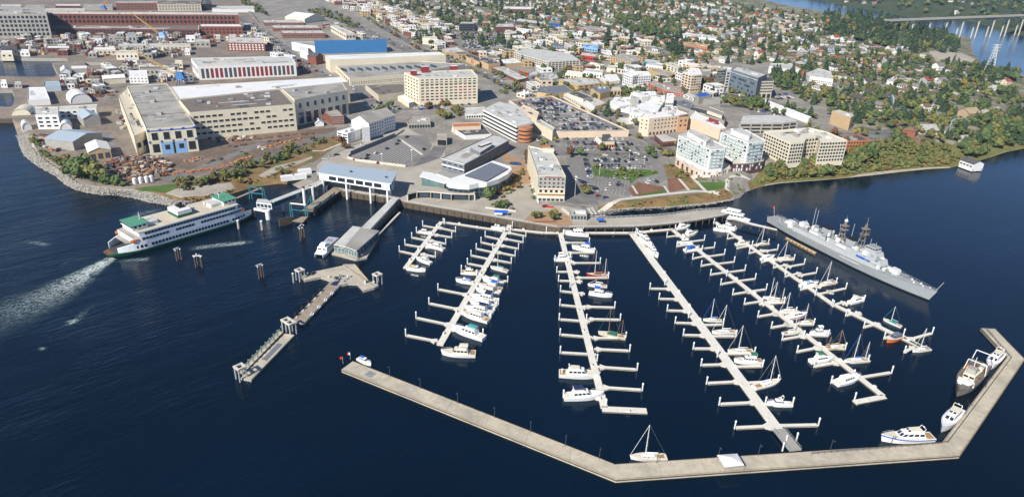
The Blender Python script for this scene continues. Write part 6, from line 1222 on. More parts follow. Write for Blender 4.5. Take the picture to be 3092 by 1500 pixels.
def radar(k):
 c_=(.17*WH,0,8.5+10.5)
 for a in range(10):
  u0,u1=-1.1+2.2*a/10,-1.1+2.2*(a+1)/10
  for z in(-1.4,0,1.4):k.bar((c_[0]+1.5-1.2*math.cos(u0),3.4*math.sin(u0),c_[2]+z),(c_[0]+1.5-1.2*math.cos(u1),3.4*math.sin(u1),c_[2]+z),.26,'timber')
  k.bar((c_[0]+1.5-1.2*math.cos(u0),3.4*math.sin(u0),c_[2]-1.4),(c_[0]+1.5-1.2*math.cos(u0),3.4*math.sin(u0),c_[2]+1.4),.2,'timber')
 k.bar((c_[0],0,c_[2]),(c_[0]+1.5,0,c_[2]),.2,'timber')
part(ws,'radar_aerial',radar)
part(ws,'radome',lambda k:(k.cyl(-.06*WH,0,21,21.9,.5,1.1,10,'white'),k.cyl(-.06*WH,0,21.9,23.1,1.1,.3,10,'white')))
def turret(t,z,d):
 x=t*WH
 g_=part(ws,'gun_turret',lambda k:(k.cyl(x,0,z,z+.7,2.4,2.4,12,'navy_grey'),k.loft([[(x+d*a,-b,zz)for a,b in((-2.4,-1.9),)]+[(x+d*-2.4,1.9,zz),(x+d*(2.2-.5*(zz>z+2)),1.6,zz),(x+d*(2.2-.5*(zz>z+2)),-1.6,zz),(x+d*-2.4,-1.9,zz)]for zz in(z+.7,z+3.1)],'pale_steel')))
 part(ws,'gun_barrel',lambda k:k.bar((x+d*1.6,0,z+1.9),(x+d*8.2,0,z+2.6),.17,'navy_grey',6),g_)
turret(.58,wz(.58),1);turret(-.56,6.7,-1);turret(-.72,4.2,-1)
for i,(t,y)in enumerate([(-.36,3.4),(-.36,-3.4),(.0,3.9),(.0,-3.9)]):part(ws,'whaleboat',lambda k:k.loft([[(t*WH+x,y-w_,7.6),(t*WH+x,y-w_*.6,8.6),(t*WH+x,y+w_*.6,8.6),(t*WH+x,y+w_,7.6)]for x,w_ in((-3.4,.2),(-2.3,.8),(2.3,.8),(3.4,.2))],'white'))
for t,h in((-.45,13),(-.40,16),(.0,14),(-.08,13),(.22,10),(.28,9)):part(ws,'whip_aerial',lambda k:k.bar((t*WH,random.choice((-3,3)),7),(t*WH,random.choice((-3,3)),7+h),.09,'pale_steel'))
for t,y,m in((.24,-4.2,'canvas_blue'),(.30,-3.4,'canvas_blue'),(.34,1.5,'canvas_blue'),(-.50,2,'canvas_tan'),(.05,-1,'canvas_blue')):part(ws,'awning',lambda k:k.box((t*WH,y,7.2 if t<.3 else 6.9),(5,1.0,.7),m))
for i in range(110):
 t=random.uniform(-.9,.5);part(ws,'deck_fitting',lambda k:k.box((t*WH,random.uniform(-3.9,3.9),4.2 if t<-.62 or t>.42 else(6.7 if abs(t+.3)>.12 and t<-.16 else 9.5)),(random.uniform(.6,2.8),random.uniform(.5,1.8),random.uniform(.6,2.6)),random.choice(['pale_steel','navy_grey','white','steel','dark_grey'])))
for i in range(5):part(ws,'capstan',lambda k:k.cyl((.74+.045*i)*WH,(-1)**i*1.1,wz(.8),wz(.8)+.9,.5,.4,8,'pale_steel'))
part(ws,'jackstaff',lambda k:k.bar((.985*WH,0,wz(1)),(1.03*WH,0,wz(1)+6),.1,'pale_steel'));part(ws,'ensign_staff',lambda k:k.bar((-.97*WH,0,4.2),(-1.0*WH,0,11),.09,'pale_steel'))
part(ws,'ensign',lambda k:k.poly([(-.995*WH,0,10.8),(-1.03*WH,.4,10.6),(-1.03*WH,.4,9.4),(-.995*WH,0,9.6)],'red'))
def wrail(k):
 for s in(-1,1):
  for a,b in zip(WT[:-1],WT[1:]):
   for hz_ in(.55,1.1):k.bar((a*WH,s*wb_(a)*.97,wz(a)+hz_),(b*WH,s*wb_(b)*.97,wz(b)+hz_),.03,'pale_steel',3)
   n=max(1,int((b-a)*WH/2.5))
   for i in range(n):u=a+(b-a)*i/n;k.bar((u*WH,s*wb_(u)*.97,wz(u)),(u*WH,s*wb_(u)*.97,wz(u)+1.1),.035,'pale_steel',3)
part(ws,'guard_rail',wrail);part(ws,'davit',lambda k:[k.bar((-.60*WH,2,6.7),(-.53*WH,0,11.5),.18,'pale_steel'),k.bar((-.48*WH,2,6.7),(-.53*WH,0,11.5),.18,'pale_steel')])
part(ws,'pilot_stripe',lambda k:k.loft([[(t*WH,-wb_(t)-.03,wz(t)-.6),(t*WH,-wb_(t)-.03,wz(t)-.25)]for t in(.05,.1,.2,.28)],'white',False,False))
cm=[G(*K('g',*q),.9).xy for q in[(545,360),(830,505),(815,525),(535,375)]]
r=thing('camel_float','tan timber fender float along the side of the warship','float',(*cm[0],0));k=MB();k.prism(cm,-.4,.9,'timber','canvas_tan');k.obj('deck',r)
for i in range(9):q=cm[3].lerp(cm[2],i/8);k=MB();k.cyl(q.x,q.y,-.5,1.5,.35,.35,6,'timber');k.obj('fender',r)
bpz=4.0
o_=[(845,1025),(900,1047),(1000,1052),(1250,1050),(1600,1045),(1780,1033),(1950,1018),(2200,985),(2450,940),(2500,925),(2490,875),(2440,876),(2200,892),(1980,925),(1800,943),(1400,962),(1250,955),(1000,942),(960,930)]
op=[G(*K(7,*q),bpz).xy for q in o_]
bd=thing('boardwalk','curved pale timber boardwalk on dark piles in front of the marina','pier',(*op[4],bpz));k=MB();k.prism(op,bpz-.7,bpz-.006,'timber','plaza',True);k.obj('deck',bd);LANDMARKS.append(('curved boardwalk',*op[4]))
k=MB();k.cyl(0,0,-4,bpz-.7,.28,.28,6,'timber');pm=k.mesh('pile')
edge=op[1:10]
for a,b in zip(edge[:-1],edge[1:]):
 n=max(1,int((b-a).length/5))
 for i in range(n):q=a.lerp(b,i/n);inst('pile',pm,bd,(q.x,q.y+.5,0));inst('pile',pm,bd,(q.x,q.y+4,0))
for a,b in zip(op[9:-1],op[10:]):
 n=max(1,int((b-a).length/6))
 for i in range(n):q=a.lerp(b,i/n);inst('pile',pm,bd,(q.x,q.y-.5,0))
qe=[G(*K(7,*q),bpz).xy for q in[(-1330,690-0),(-850,780),(0,915),(500,993),(870,1043)]]
qe=[G(*p,4.0).xy for p in[(1037,577),(1180,597),(1225,610),(1330,628),(1500,656),(1560,667),(1640,680),(1680,686)]]
railing('railing','thin railing along the outer edge of the quay',qe,4.0,1.1,3.0,'pale_steel');railing('railing','thin railing along the marina side of the boardwalk',op[2:10],4.0,1.1,3.0,'pale_steel');railing('railing','thin railing along the landward side of the boardwalk',op[10:18],4.0,1.1,3.0,'pale_steel')
r=thing('quay_fender','row of timber fender piles along the quay wall','fender',(*qe[2],0));ql=[G(*p,4).xy for p in[(1037,578),(1180,598),(1225,611),(1330,629),(1500,657),(1560,668),(1640,681)]]
for a,b in zip(ql[:-1],ql[1:]):
 n=max(1,int((b-a).length/4.5))
 for i in range(n):q=a.lerp(b,i/n);inst('pile',pm,r,(q.x,q.y-.35,0))
fl_=[G(*K(7,*q),.8).xy for q in[(955,1052),(1250,1052),(1620,1040),(1940,1008),(1940,1022),(1640,1062),(1250,1066),(960,1060)]]
r=thing('landing_float','grey concrete landing float under the boardwalk edge','float',(*fl_[2],0));k=MB();k.prism(fl_,-.3,.8,'pale_concrete','light_roof');k.obj('deck',r)
fbp=[G(*K('g',*q),3.6).xy for q in[(-20,195),(60,200),(220,248),(460,300),(455,285),(240,232),(120,205),(0,160)]]
r=thing('foot_bridge','pale walkway on piles leading from the boardwalk to the warship stern','walkway',(*fbp[2],0));k=MB();k.prism(fbp,3.0,3.6,'timber','dock_plank',True);k.obj('deck',r)
for i in range(6):q=fbp[1].lerp(fbp[3],i/5);inst('pile',pm,r,(q.x,q.y,0))
tb=Boat('tour_boat','boxy white two deck tour boat at the far end of the boardwalk','tour boat',0,(2182,652),(2256,668),None,20);L_=tb.L
tb.part('hull',lambda k:make_hull(k,L_,6,1.6,'boat_white','boat_white',.6));bt=[]
tb.part('cabin',lambda k:bt.extend(taper_box(k,-.46*L_,.3*L_,5.2,4.6,1.7,4.3,'boat_white',.05,.01,.98)));tb.part('window',lambda k:glaze(k,*bt,.35,.75,'glass',7,(0,1,2)));bt2=[]
tb.part('upper_cabin',lambda k:bt2.extend(taper_box(k,-.3*L_,.18*L_,4.4,4,4.32,6.5,'boat_white',.08,.02,.97)));tb.part('upper_window',lambda k:glaze(k,*bt2,.35,.75,'glass',5,(0,1,2)))
cq=G(1512,652,4.0);r=thing('canopy_tent','blue topped canopy on the quay above the second marina dock','canopy',cq)
k=MB();k.poly([(cq.x-4,cq.y-1.5,6.6),(cq.x+4.5,cq.y-1.2,6.6),(cq.x+4.5,cq.y+1.5,7.4),(cq.x-4,cq.y+1.5,7.4)],'canvas_blue');k.poly([(cq.x-4,cq.y-1.5,5.4),(cq.x+1,cq.y-1.5,5.4),(cq.x+1,cq.y-1.5,6.6),(cq.x-4,cq.y-1.5,6.6)],'white');k.obj('cover',r)
for dx in(-3.9,0,4.4):k=MB();k.cyl(cq.x+dx,cq.y-1.3,4,6.6,.08,.08,5,'pale_steel');k.obj('pole',r)
cq=G(1812,673,4.0);r=thing('canopy_tent','bright blue square canopy standing on the boardwalk','canopy',cq);k=MB();k.poly([(cq.x-2.4,cq.y-1.8,6.4),(cq.x+2.4,cq.y-1.8,6.4),(cq.x,cq.y,7.4)],'canvas_blue');k.poly([(cq.x+2.4,cq.y-1.8,6.4),(cq.x+2.4,cq.y+1.8,6.4),(cq.x,cq.y,7.4)],'canvas_blue');k.poly([(cq.x+2.4,cq.y+1.8,6.4),(cq.x-2.4,cq.y+1.8,6.4),(cq.x,cq.y,7.4)],'canvas_blue');k.poly([(cq.x-2.4,cq.y+1.8,6.4),(cq.x-2.4,cq.y-1.8,6.4),(cq.x,cq.y,7.4)],'canvas_blue');k.obj('cover',r)
for dx in(-2.3,2.3):
 for dy in(-1.7,1.7):k=MB();k.cyl(cq.x+dx,cq.y+dy,4,6.4,.06,.06,5,'steel');k.obj('pole',r)
pz=6.2
pp=thing('passenger_pier','long grey roofed passenger pier widening to a double roofed float shed','pier',(*G(1180,700).xy,0));LANDMARKS.append(('grey roofed passenger pier',pp.location.x,pp.location.y))
def hp(pts,z):return[G(*K('h',*q),z).xy for q in pts]
na=hp([(1885,410),(2340,-30),(2430,-15),(2010,440)],pz);wl_=hp([(1480,665),(1755,395),(1880,412),(1640,690)],pz);wr=hp([(1635,690),(1875,412),(2010,440),(2140,462),(1810,752)],pz+.5)
k=MB();k.prism(na,pz-.4,pz,'pale_steel','light_roof',True);k.obj('roof',pp);k=MB();k.prism(wl_,pz-.4,pz,'pale_steel','light_roof',True);k.obj('roof',pp);k=MB();k.prism(wr,pz,pz+.5,'pale_steel','grey_roof',True);k.obj('roof',pp)
dk_=hp([(1470,850),(1440,790),(1760,470),(2330,20),(2440,60),(2150,560),(1850,870)],1.6)
k=MB();k.prism(hp([(1885,480),(2340,40),(2430,60),(2020,510)],1.9),1.2,1.9,'timber','pale_timber',True);k.obj('deck',pp);k=MB();k.prism(hp([(1450,790),(1750,520),(2120,580),(1960,850),(1800,880)],1.1),-.4,1.1,'concrete','deck_concrete',True);k.obj('float',pp)
for pl,zt2 in((na,pz-.4),(wl_,pz-.4),(wr,pz)):
 for a,b in zip(pl,pl[1:]+pl[:1]):
  n=max(1,int((b-a).length/6))
  for i in range(n):q=a.lerp(b,i/n);c_=sum(pl,Vector((0,0)))/len(pl);q=q.lerp(c_,.04);k=MB();k.cyl(q.x,q.y,-2 if pl is na else 1,zt2,.16,.16,5,'steel');k.obj('column',pp)
for e,pl in((3,na),(0,na)):pass
windows(pp,[tuple(v.lerp(sum(na,Vector((0,0)))/4,.06))for v in na],2,2.2,pz-.6,1,12,wf=.85,hf=.8,pane='blue_glass',frame='steel');wrl=[tuple(v.lerp(sum(wr,Vector((0,0)))/5,.05))for v in wr]
windows(pp,wrl,3,1.5,pz-.4,1,7,wf=.85,hf=.85,pane='blue_glass',frame='steel');windows(pp,wrl,4,1.5,pz-.4,1,4,wf=.85,hf=.6,pane='green_glass',frame='pale_steel');windows(pp,[tuple(v)for v in wl_],3,1.5,pz-.6,1,3,wf=.85,hf=.6,pane='green_glass',frame='pale_steel')
k=MB();d0,d1=hp([(2395,150),(2020,520)],1.5);k.bar((*d0,1.4),(*d1,1.4),.8,'timber');k.obj('walkway',pp);k=MB();d0,d1=hp([(2440,195),(2080,560)],1.0);k.prism(ribbon([d0,d1],1.4),.3,1.0,'pale_concrete');k.obj('walkway',pp)
ft=Boat('fast_ferry','white catamaran ferry with a red H on its roof beside the passenger pier','ferry','h',(1490,640),(1270,835),None,20);L_=ft.L
ft.part('hull',lambda k:[k.loft([[(x,s*2.4-w_,1.7),(x,s*2.4-w_*.6,-.4),(x,s*2.4+w_*.6,-.4),(x,s*2.4+w_,1.7)]for x,w_ in((-L_/2,1.1),(L_*.2,1.1),(L_*.4,.7),(L_/2,.1))],'boat_white')for s in(-1,1)]);bt=[]
ft.part('cabin',lambda k:bt.extend(taper_box(k,-.46*L_,.34*L_,6.4,5.6,1.7,4.2,'boat_white',.1,.01,.96,'blue_metal_roof')));ft.part('window',lambda k:glaze(k,*bt,.4,.75,'glass',8,(0,1,2)));ft.part('wheelhouse',lambda k:taper_box(k,.1*L_,.3*L_,4,3.4,4.2,5.8,'boat_white',.25,.05,.9))
ft.part('roof_mark',lambda k:(k.box((-.22*L_,-1,4.22),(2.6,.6,.05),'red'),k.box((-.22*L_,1,4.22),(2.6,.6,.05),'red'),k.box((-.22*L_,0,4.22),(.6,1.4,.05),'red')));ft.part('foredeck',lambda k:k.prism([(.34*L_,-2.7),(.47*L_,-2.2),(.47*L_,2.2),(.34*L_,2.7)],1.4,1.72,'boat_white','boat_white',True))
def ip(pts,z):return[G(*K('i',*q),z).xy for q in pts]
xf=thing('transfer_float','weathered cross shaped concrete float below the passenger pier','float',(*ip([(1150,100)],0)[0],0));LANDMARKS.append(('cross shaped float',xf.location.x,xf.location.y))
k=MB();k.prism(ip([(1170,-8),(1290,-10),(1340,60),(1420,150),(1525,200),(1480,222),(1375,250),(1310,182),(1220,178),(1150,195),(1000,132),(950,115),(790,148),(745,105),(850,72),(960,48),(1180,2)],1.3),-.4,1.3,'concrete','deck_concrete');k.obj('deck',xf)
for i in range(20):
 p=ip([random.choice([(random.uniform(790,920),random.uniform(75,120)),(random.uniform(1380,1480),random.uniform(165,225)),(random.uniform(1020,1230),random.uniform(110,165))])],1.3)[0];k=MB();k.box((p.x,p.y,1.3),(random.uniform(.6,2.2),random.uniform(.5,1.3),random.uniform(.5,1.6)),random.choice(['dark_grey','steel','pale_steel','slate_roof']),random.uniform(0,3));k.obj('deck_gear',xf)
for a,b in(((1290,-5),(1420,150)),((1180,0),(1480,205))):
 q0,q1=ip([a,b],1.32);k=MB();k.bar((*q0,1.38),(*q1,1.38),.12,'timber' if a[0]<1200 else 'yellow');k.obj('kerb',xf)
def trestle(label,pts,z,wdt,m,name='approach_float',deck='pale_timber'):
 r=thing(name,label,'float',(*ip([pts[0]],z)[0],0));q=ip(pts,z);a,b=q[0],q[-1];n=max(2,int((b-a).length/9));d=(b-a).normalized()
 k=MB();k.box((0,0,-.5),((b-a).length/n-.06,wdt,z+.5),m,0,deck);me=k.mesh('float_section')
 for i in range(n):c_=a.lerp(b,(i+.5)/n);inst('float_section',me,r,(c_.x,c_.y,0),math.atan2(d.y,d.x))
 return r,a,b,d
r,a,b,d=trestle('long timber decked approach float with white hoops and dark posts',[(1110,165),(725,560)],1.2,6.4,'concrete');nn=Vector((-d.y,d.x))
for i in range(5):
 c_=a.lerp(b,.30+i*.15)-nn*3.3;k=MB();k.box((c_.x,c_.y,-.5),(1,1,3.6),'black',math.atan2(d.y,d.x));k.obj('fender_post',r);k=MB();k.bar((*(c_+nn*.9),1.25),(*(c_+nn*.9+d*1.4),1.25),.5,'pale_concrete');k.obj('kerb',r)
for i in range(4):
 c_=a.lerp(b,.32+i*.17)+nn*3.5;k=MB()
 for j in range(8):
  u0,u1=j/8*2*math.pi,(j+1)/8*2*math.pi;k.bar((c_.x+1.4*math.cos(u0)*d.x,c_.y+1.4*math.cos(u0)*d.y,1.9+.9*math.sin(u0)),(c_.x+1.4*math.cos(u1)*d.x,c_.y+1.4*math.cos(u1)*d.y,1.9+.9*math.sin(u1)),.2,'pale_steel')
 k.obj('tyre_fender',r)
k=MB();c_=a.lerp(b,.04);k.box((c_.x,c_.y,1.2),(5,3,.2),'canvas_navy',math.atan2(d.y,d.x));k.obj('ramp',r)
r,a,b,d=trestle('lower landing float reaching out to the farthest dolphin',[(640,685),(205,1130)],1.0,4.6,'concrete',deck='deck_concrete');k=MB();c_=a.lerp(b,.42);k.box((c_.x,c_.y,1.0),(13,2.4,.06),'slate_roof',math.atan2(d.y,d.x));k.obj('ramp_panel',r)
r2,a,b,d=trestle('narrow walkway float lined with green lamp standards',[(560,655),(165,1060)],1.0,2.0,'concrete',deck='deck_concrete');nn=Vector((-d.y,d.x))
for i in range(10):
 c_=a.lerp(b,.03+i*.104)+nn*.6;k=MB();k.cyl(c_.x,c_.y,1.0,3.8,.16,.12,6,'dark_green');k.obj('lamp_standard',r2);k=MB();k.box((c_.x,c_.y,3.8),(.5,.5,.4),'green_roof');k.obj('lamp_head',r2)
k=MB();k.bar((*(a-nn*0.8),1.8),(*(b-nn*.8),1.8),.1,'pale_steel');k.obj('handrail',r2)
def frame_dolphin(label,base,n=4,s=3.0,h=5.4,long=1):
 p=G(*base,0);r=thing('mooring_dolphin',label,'dolphin',(p.x,p.y,0),'framed dolphins');an=-.7
 for i in range(2*(long+1)):
  u=(i//2)-long/2;v_=(i%2)-.5;x=p.x+(u*math.cos(an)-v_*math.sin(an))*s;y=p.y+(u*math.sin(an)+v_*math.cos(an))*s;k=MB();k.cyl(x,y,-3,h,.38,.38,8,'steel');k.obj('pile',r)
 for sx,sy,lx,ly in((0,.5,long*s+1,.8),(0,-.5,long*s+1,.8))+tuple(((i-long/2),0,.8,s)for i in range(long+1)):
  x=p.x+(sx*math.cos(an)-sy*math.sin(an))*s;y=p.y+(sx*math.sin(an)+sy*math.cos(an))*s;k=MB();k.box((x,y,h+.003*(lx<1)),(lx,ly,.7),'pale_concrete',an);k.obj('cap_beam',r)
 return r
frame_dolphin('white capped frame dolphin at the left arm of the cross float',(908,845));frame_dolphin('white capped frame dolphin at the right arm of the cross float',(1141,858));frame_dolphin('double frame dolphin between the two approach floats',(875,1003),long=2);frame_dolphin('frame dolphin at the outermost end of the landing floats',(730,1143))
def pile_cluster(label,bases,h=6,m='timber',cap='pale_steel',rr=.42,single=False):
 ps=[G(*b,0)for b in bases];r=thing('pile_cluster',label,'dolphin',(ps[0].x,ps[0].y,0),'pile clusters by the ferry slip')
 for p in ps:
  k=MB();k.cyl(p.x,p.y,-3,h,rr,rr*.9,8,m);k.obj('pile',r);k=MB();k.cyl(p.x,p.y,h+.004,h+.5,rr*1.1,rr*.9,8,cap);k.obj('pile_cap',r)
 if len(ps)>1:k=MB();k.bar((ps[0].x-.8,ps[0].y,h+.75),(ps[-1].x+.8,ps[-1].y,h+.75),.3,cap);k.obj('cap_beam',r)
pile_cluster('twin pale piles standing just left below the ferry',[(535,788),(549,784),(541,782)],6.2);pile_cluster('four pile cluster right of the twin pale piles',[(592,808),(606,803),(598,800),(611,808)],6.2);pile_cluster('dark pile pair alone in open water left of the floats',[(783,843),(797,838),(790,836)],7)
pile_cluster('tall dark pile cluster between the slip and the passenger pier',[(908,727),(916,724),(920,716),(912,716)],7.5);pile_cluster('white topped pile beside the ferry end',[(721,690)],5,'concrete','white',.8);pile_cluster('white topped pile right of the ferry end',[(792,694)],5.5,'concrete','white',.8);pile_cluster('single pale pile left of the cross float',[(887,853)],5,'steel','white',.5)
def mp2(pts,z):return[G(*K('m',*q),z).xy for q in pts]
og=thing('boarding_gangway','long grey roofed overhead boarding gangway from terminal to ferry','gangway',(*mp2([(700,620)],0)[0],0));gz=9.0
for(a,b,w_)in[((1240,380),(1000,510),5.5),((1000,500),(390,735),4.2)]:
 p0,p1=mp2([a,b],gz);k=MB();k.prism(ribbon([p0,p1],w_),gz-.4,gz,'pale_steel','light_roof',True);k.obj('roof',og);k=MB();k.prism(ribbon([p0,p1],w_-.8),gz-3.4,gz-.4,'teal',False,True);k.obj('wall',og)
 rb_=[tuple(v)for v in ribbon([p0,p1],w_-.8)];n=max(3,int((p1-p0).length/3));windows(og,rb_,0,gz-3.2,gz-.6,1,n,wf=.8,hf=.7,pane='blue_glass');windows(og,rb_,2,gz-3.2,gz-.6,1,n,wf=.8,hf=.7,pane='blue_glass')
 for u in(.25,.75):q=p0.lerp(p1,u);k=MB();k.cyl(q.x,q.y,-3,gz-3.4,.7,.7,8,'pale_steel');k.obj('column',og)
cb=mp2([(165,745),(395,775),(385,735),(320,700),(185,695)],9.5);k=MB();k.prism(cb,6.0,9.5,'white','light_roof',True);k.obj('boarding_cab',og)
cbl=[tuple(v)for v in cb];windows(og,cbl,0,6.3,9.2,1,4,wf=.8,hf=.75,pane='blue_glass',frame='white')
q=mp2([(350,1000)],0)[0];k=MB();k.cyl(q.x,q.y,-3,6,1.5,1.5,12,'boat_white');k.obj('column',og);q2=mp2([(150,960)],0)[0];k=MB();k.bar((*q,5.2),(*q2,5.2),.9,'boat_white');k.cyl(q2.x,q2.y,-3,5.2,.8,.8,8,'concrete');k.obj('cross_beam',og)
vt=thing('vehicle_trestle','brown timber vehicle trestle with fence panels running to the slip gantry','trestle',(*mp2([(1200,700)],3.6)[0],3.6));p0,p1=mp2([(1420,515),(935,870)],3.6);k=MB();k.prism(ribbon([p0,p1],7.5),2.8,3.6,'timber','pale_timber',True);k.obj('deck',vt);d=(p1-p0).normalized();nn=Vector((-d.y,d.x))
for i in range(12):
 for s in(-3.3,3.3):q=p0.lerp(p1,(i+.5)/12)+nn*s;inst('pile',pm,vt,(q.x,q.y,0))
 q=p0.lerp(p1,.35+.65*i/12)+(nn if nn.y<0 else-nn)*3.6;k=MB();k.box((0,0,0),((p1-p0).length*.048,.2,2.0),random.choice(['teal','pale_timber','steel','teal']));inst('fence_panel',k.mesh('fence_panel'),vt,(q.x,q.y,3.6),math.atan2(d.y,d.x))
gt=thing('slip_gantry','teal steel hoist gantry with pale top walkway over the spare slip','gantry',(*mp2([(800,900)],0)[0],0));ft_=mp2([(700,975),(930,1000),(1010,860),(1010,760)],0)
tops=[(ft_[0],8.5),(ft_[1],8.5)]
for q in ft_[:3]:
 for dx in(-.8,.8):k=MB();k.bar((q.x+dx,q.y,-2),(q.x+dx*.6,q.y,9.5),.3,'teal');k.obj('leg',gt)
 k=MB();[k.bar((q.x-.8,q.y,z),(q.x+.8,q.y,z+2),.12,'teal')for z in(0.5,3,5.5)];k.obj('brace',gt)
k=MB();k.bar((*ft_[0],9.6),(*ft_[1],9.6),.5,'dock_plank');k.obj('top_walkway',gt);k=MB();k.bar((*ft_[0],5.4),(*ft_[1],5.4),.3,'teal');k.obj('beam',gt);k=MB();k.bar((*ft_[1],9),(*ft_[2],9),.35,'teal');k.obj('beam',gt)
q=mp2([(900,830)],0)[0]
for px,py,m,lb in((895,790,'boat_white','white hoist column right above the spare slip gantry'),(1025,720,'pale_steel','bent pale hoist arm beside the spare slip')):
 q=mp2([(px,py)],0)[0];r=thing('hoist_column',lb,'hoist',(q.x,q.y,0));k=MB();k.cyl(q.x,q.y,-2,12 if px<900 else 9,.9,.9,10,m);k.obj('column',r);k=MB();k.cyl(q.x,q.y,12 if px<900 else 9,12.8 if px<900 else 9.8,1.1,1.0,10,'rust' if px<900 else 'white');k.obj('cap',r)
sp=thing('slip_ramp','tan timber slip ramp at the end of the vehicle trestle','ramp',(*mp2([(860,1010)],0)[0],0));k=MB();k.prism(mp2([(700,1025),(860,1050),(940,960),(850,960)],2),1.4,2.0,'timber','pale_timber',True);k.obj('deck',sp)
ww=thing('wing_wall','dark timber pile wall guarding the spare slip','pile wall',(*mp2([(600,1090)],0)[0],0));p0,p1=mp2([(520,1105),(700,1060)],0)
for i in range(16):q=p0.lerp(p1,i/15);k=MB();k.cyl(q.x,q.y,-3,4.6+random.uniform(-.3,.3),.42,.4,6,'timber');k.obj('pile',ww)
tg=thing('slip_gantry','teal hoist frame beside the docked ferry end','gantry',(*mp2([(180,660)],0)[0],0));f2=mp2([(90,700),(290,720)],0)
for q in f2:
 for dx in(-1,1):k=MB();k.bar((q.x+dx,q.y,-2),(q.x+dx*.5,q.y,9),.3,'teal');k.obj('leg',tg)
for z in(4.5,9):k=MB();k.bar((*f2[0],z),(*f2[1],z-(1.5 if z>5 else 0)),.4,'teal');k.obj('beam',tg)
for i,(x,y)in enumerate([(640,415),(820,395),(895,320)]):
 p=G(*K('m',x,y),3.8);r=thing('site_trailer','white portable office %s from the slip'%['nearest','second','farthest'][i],'portable office',p,'portable offices by the slip');k=MB();k.box((p.x,p.y,3.8),(9,4,3.4),'boat_white',.5,'white_roof');k.obj('body',r);k=MB();[k.box((p.x+dx*.88-.96,p.y+dx*.48-1.78,5.2),(1.2,.1,1),'glass',.5)for dx in(-2.5,0,2.5)];k.obj('window',r)
r=thing('guide_wall','straight timber guide wall along the left side of the ferry slip','pile wall',(*G(700,590).xy,0));p0,p1=G(702,603,3).xy,G(790,566,3).xy;k=MB();k.prism(ribbon([p0,p1],2.2),2,3,'timber','pale_timber',True);k.obj('deck',r)
for i in range(14):q=p0.lerp(p1,i/13);inst('pile',pm,r,(q.x,q.y,-1))
def on_plane(px,py,y):
 d=ray(px,py);t=y/d.y;return Vector((d.x*t,y,HC+d.z*t))
br=thing('road_bridge','high pale road bridge on tall concrete piers over the far narrows','bridge',(*G(2950,120).xy,0));zb=height_at(G(2953,128),62);LANDMARKS.append(('high road bridge',br.location.x,br.location.y))
b0,b1=G(2742,60,zb).xy,G(2985,51,zb).xy;bd_=(b1-b0).normalized();e0,e1=b0-bd_*60,b1+bd_*700;bn=Vector((-bd_.y,bd_.x));ban=math.atan2(bd_.y,bd_.x)
k=MB();k.prism(ribbon([e0,e1],17),zb-1,zb,'concrete','asphalt',True);k.obj('deck',br)
for s in(-1,1):
 k=MB();k.prism(ribbon([e0+bn*s*8.2,e1+bn*s*8.2],.5),zb,zb+1.1,'pale_concrete');k.obj('parapet',br);k=MB();k.prism(ribbon([e0+bn*s*5,e1+bn*s*5],1.0),zb-2.6,zb-1.0,'grey_wall',False,True);k.obj('girder',br)
for i in range(12):
 q=b0+bd_*((b1-b0).length*(.05+i*.205))
 for s in(-1,1):k=MB();k.box((q.x+bn.x*s*4,q.y+bn.y*s*4,-3),(1.9,1.9,zb-.2),'pale_concrete',ban);k.obj('pier',br)
 k=MB();k.box((q.x,q.y,zb*.8),(1.6,9,1.6),'pale_concrete',ban);k.obj('cross_beam',br)
pyb=GL(2984,222);ph_=height_at(pyb,135);py_=thing('power_pylon','tall grey lattice power pylon above the narrows','pylon',pyb)
def lattice(k,c,h,w0,w1,n,r,m):
 cs=[(-1,-1),(1,-1),(1,1),(-1,1)];L_=lambda u:[Vector((c.x+a*(w0+(w1-w0)*u)/2,c.y+b*(w0+(w1-w0)*u)/2,c.z+h*u))for a,b in cs]
 for i in range(n):
  A,B=L_(i/n),L_((i+1)/n)
  for j in range(4):k.bar(A[j],B[j],r,m);k.bar(A[j],B[(j+1)%4],r*.7,m,3);k.bar(B[j],B[(j+1)%4],r*.7,m,3)
k=MB();lattice(k,pyb,ph_,9,2,10,.3,'pale_steel');k.obj('tower',py_);k=MB()
for u in(.8,.9,.99):k.bar((pyb.x-6,pyb.y,pyb.z+ph_*u),(pyb.x+6,pyb.y,pyb.z+ph_*u),.3,'pale_steel')
k.obj('cross_arm',py_)
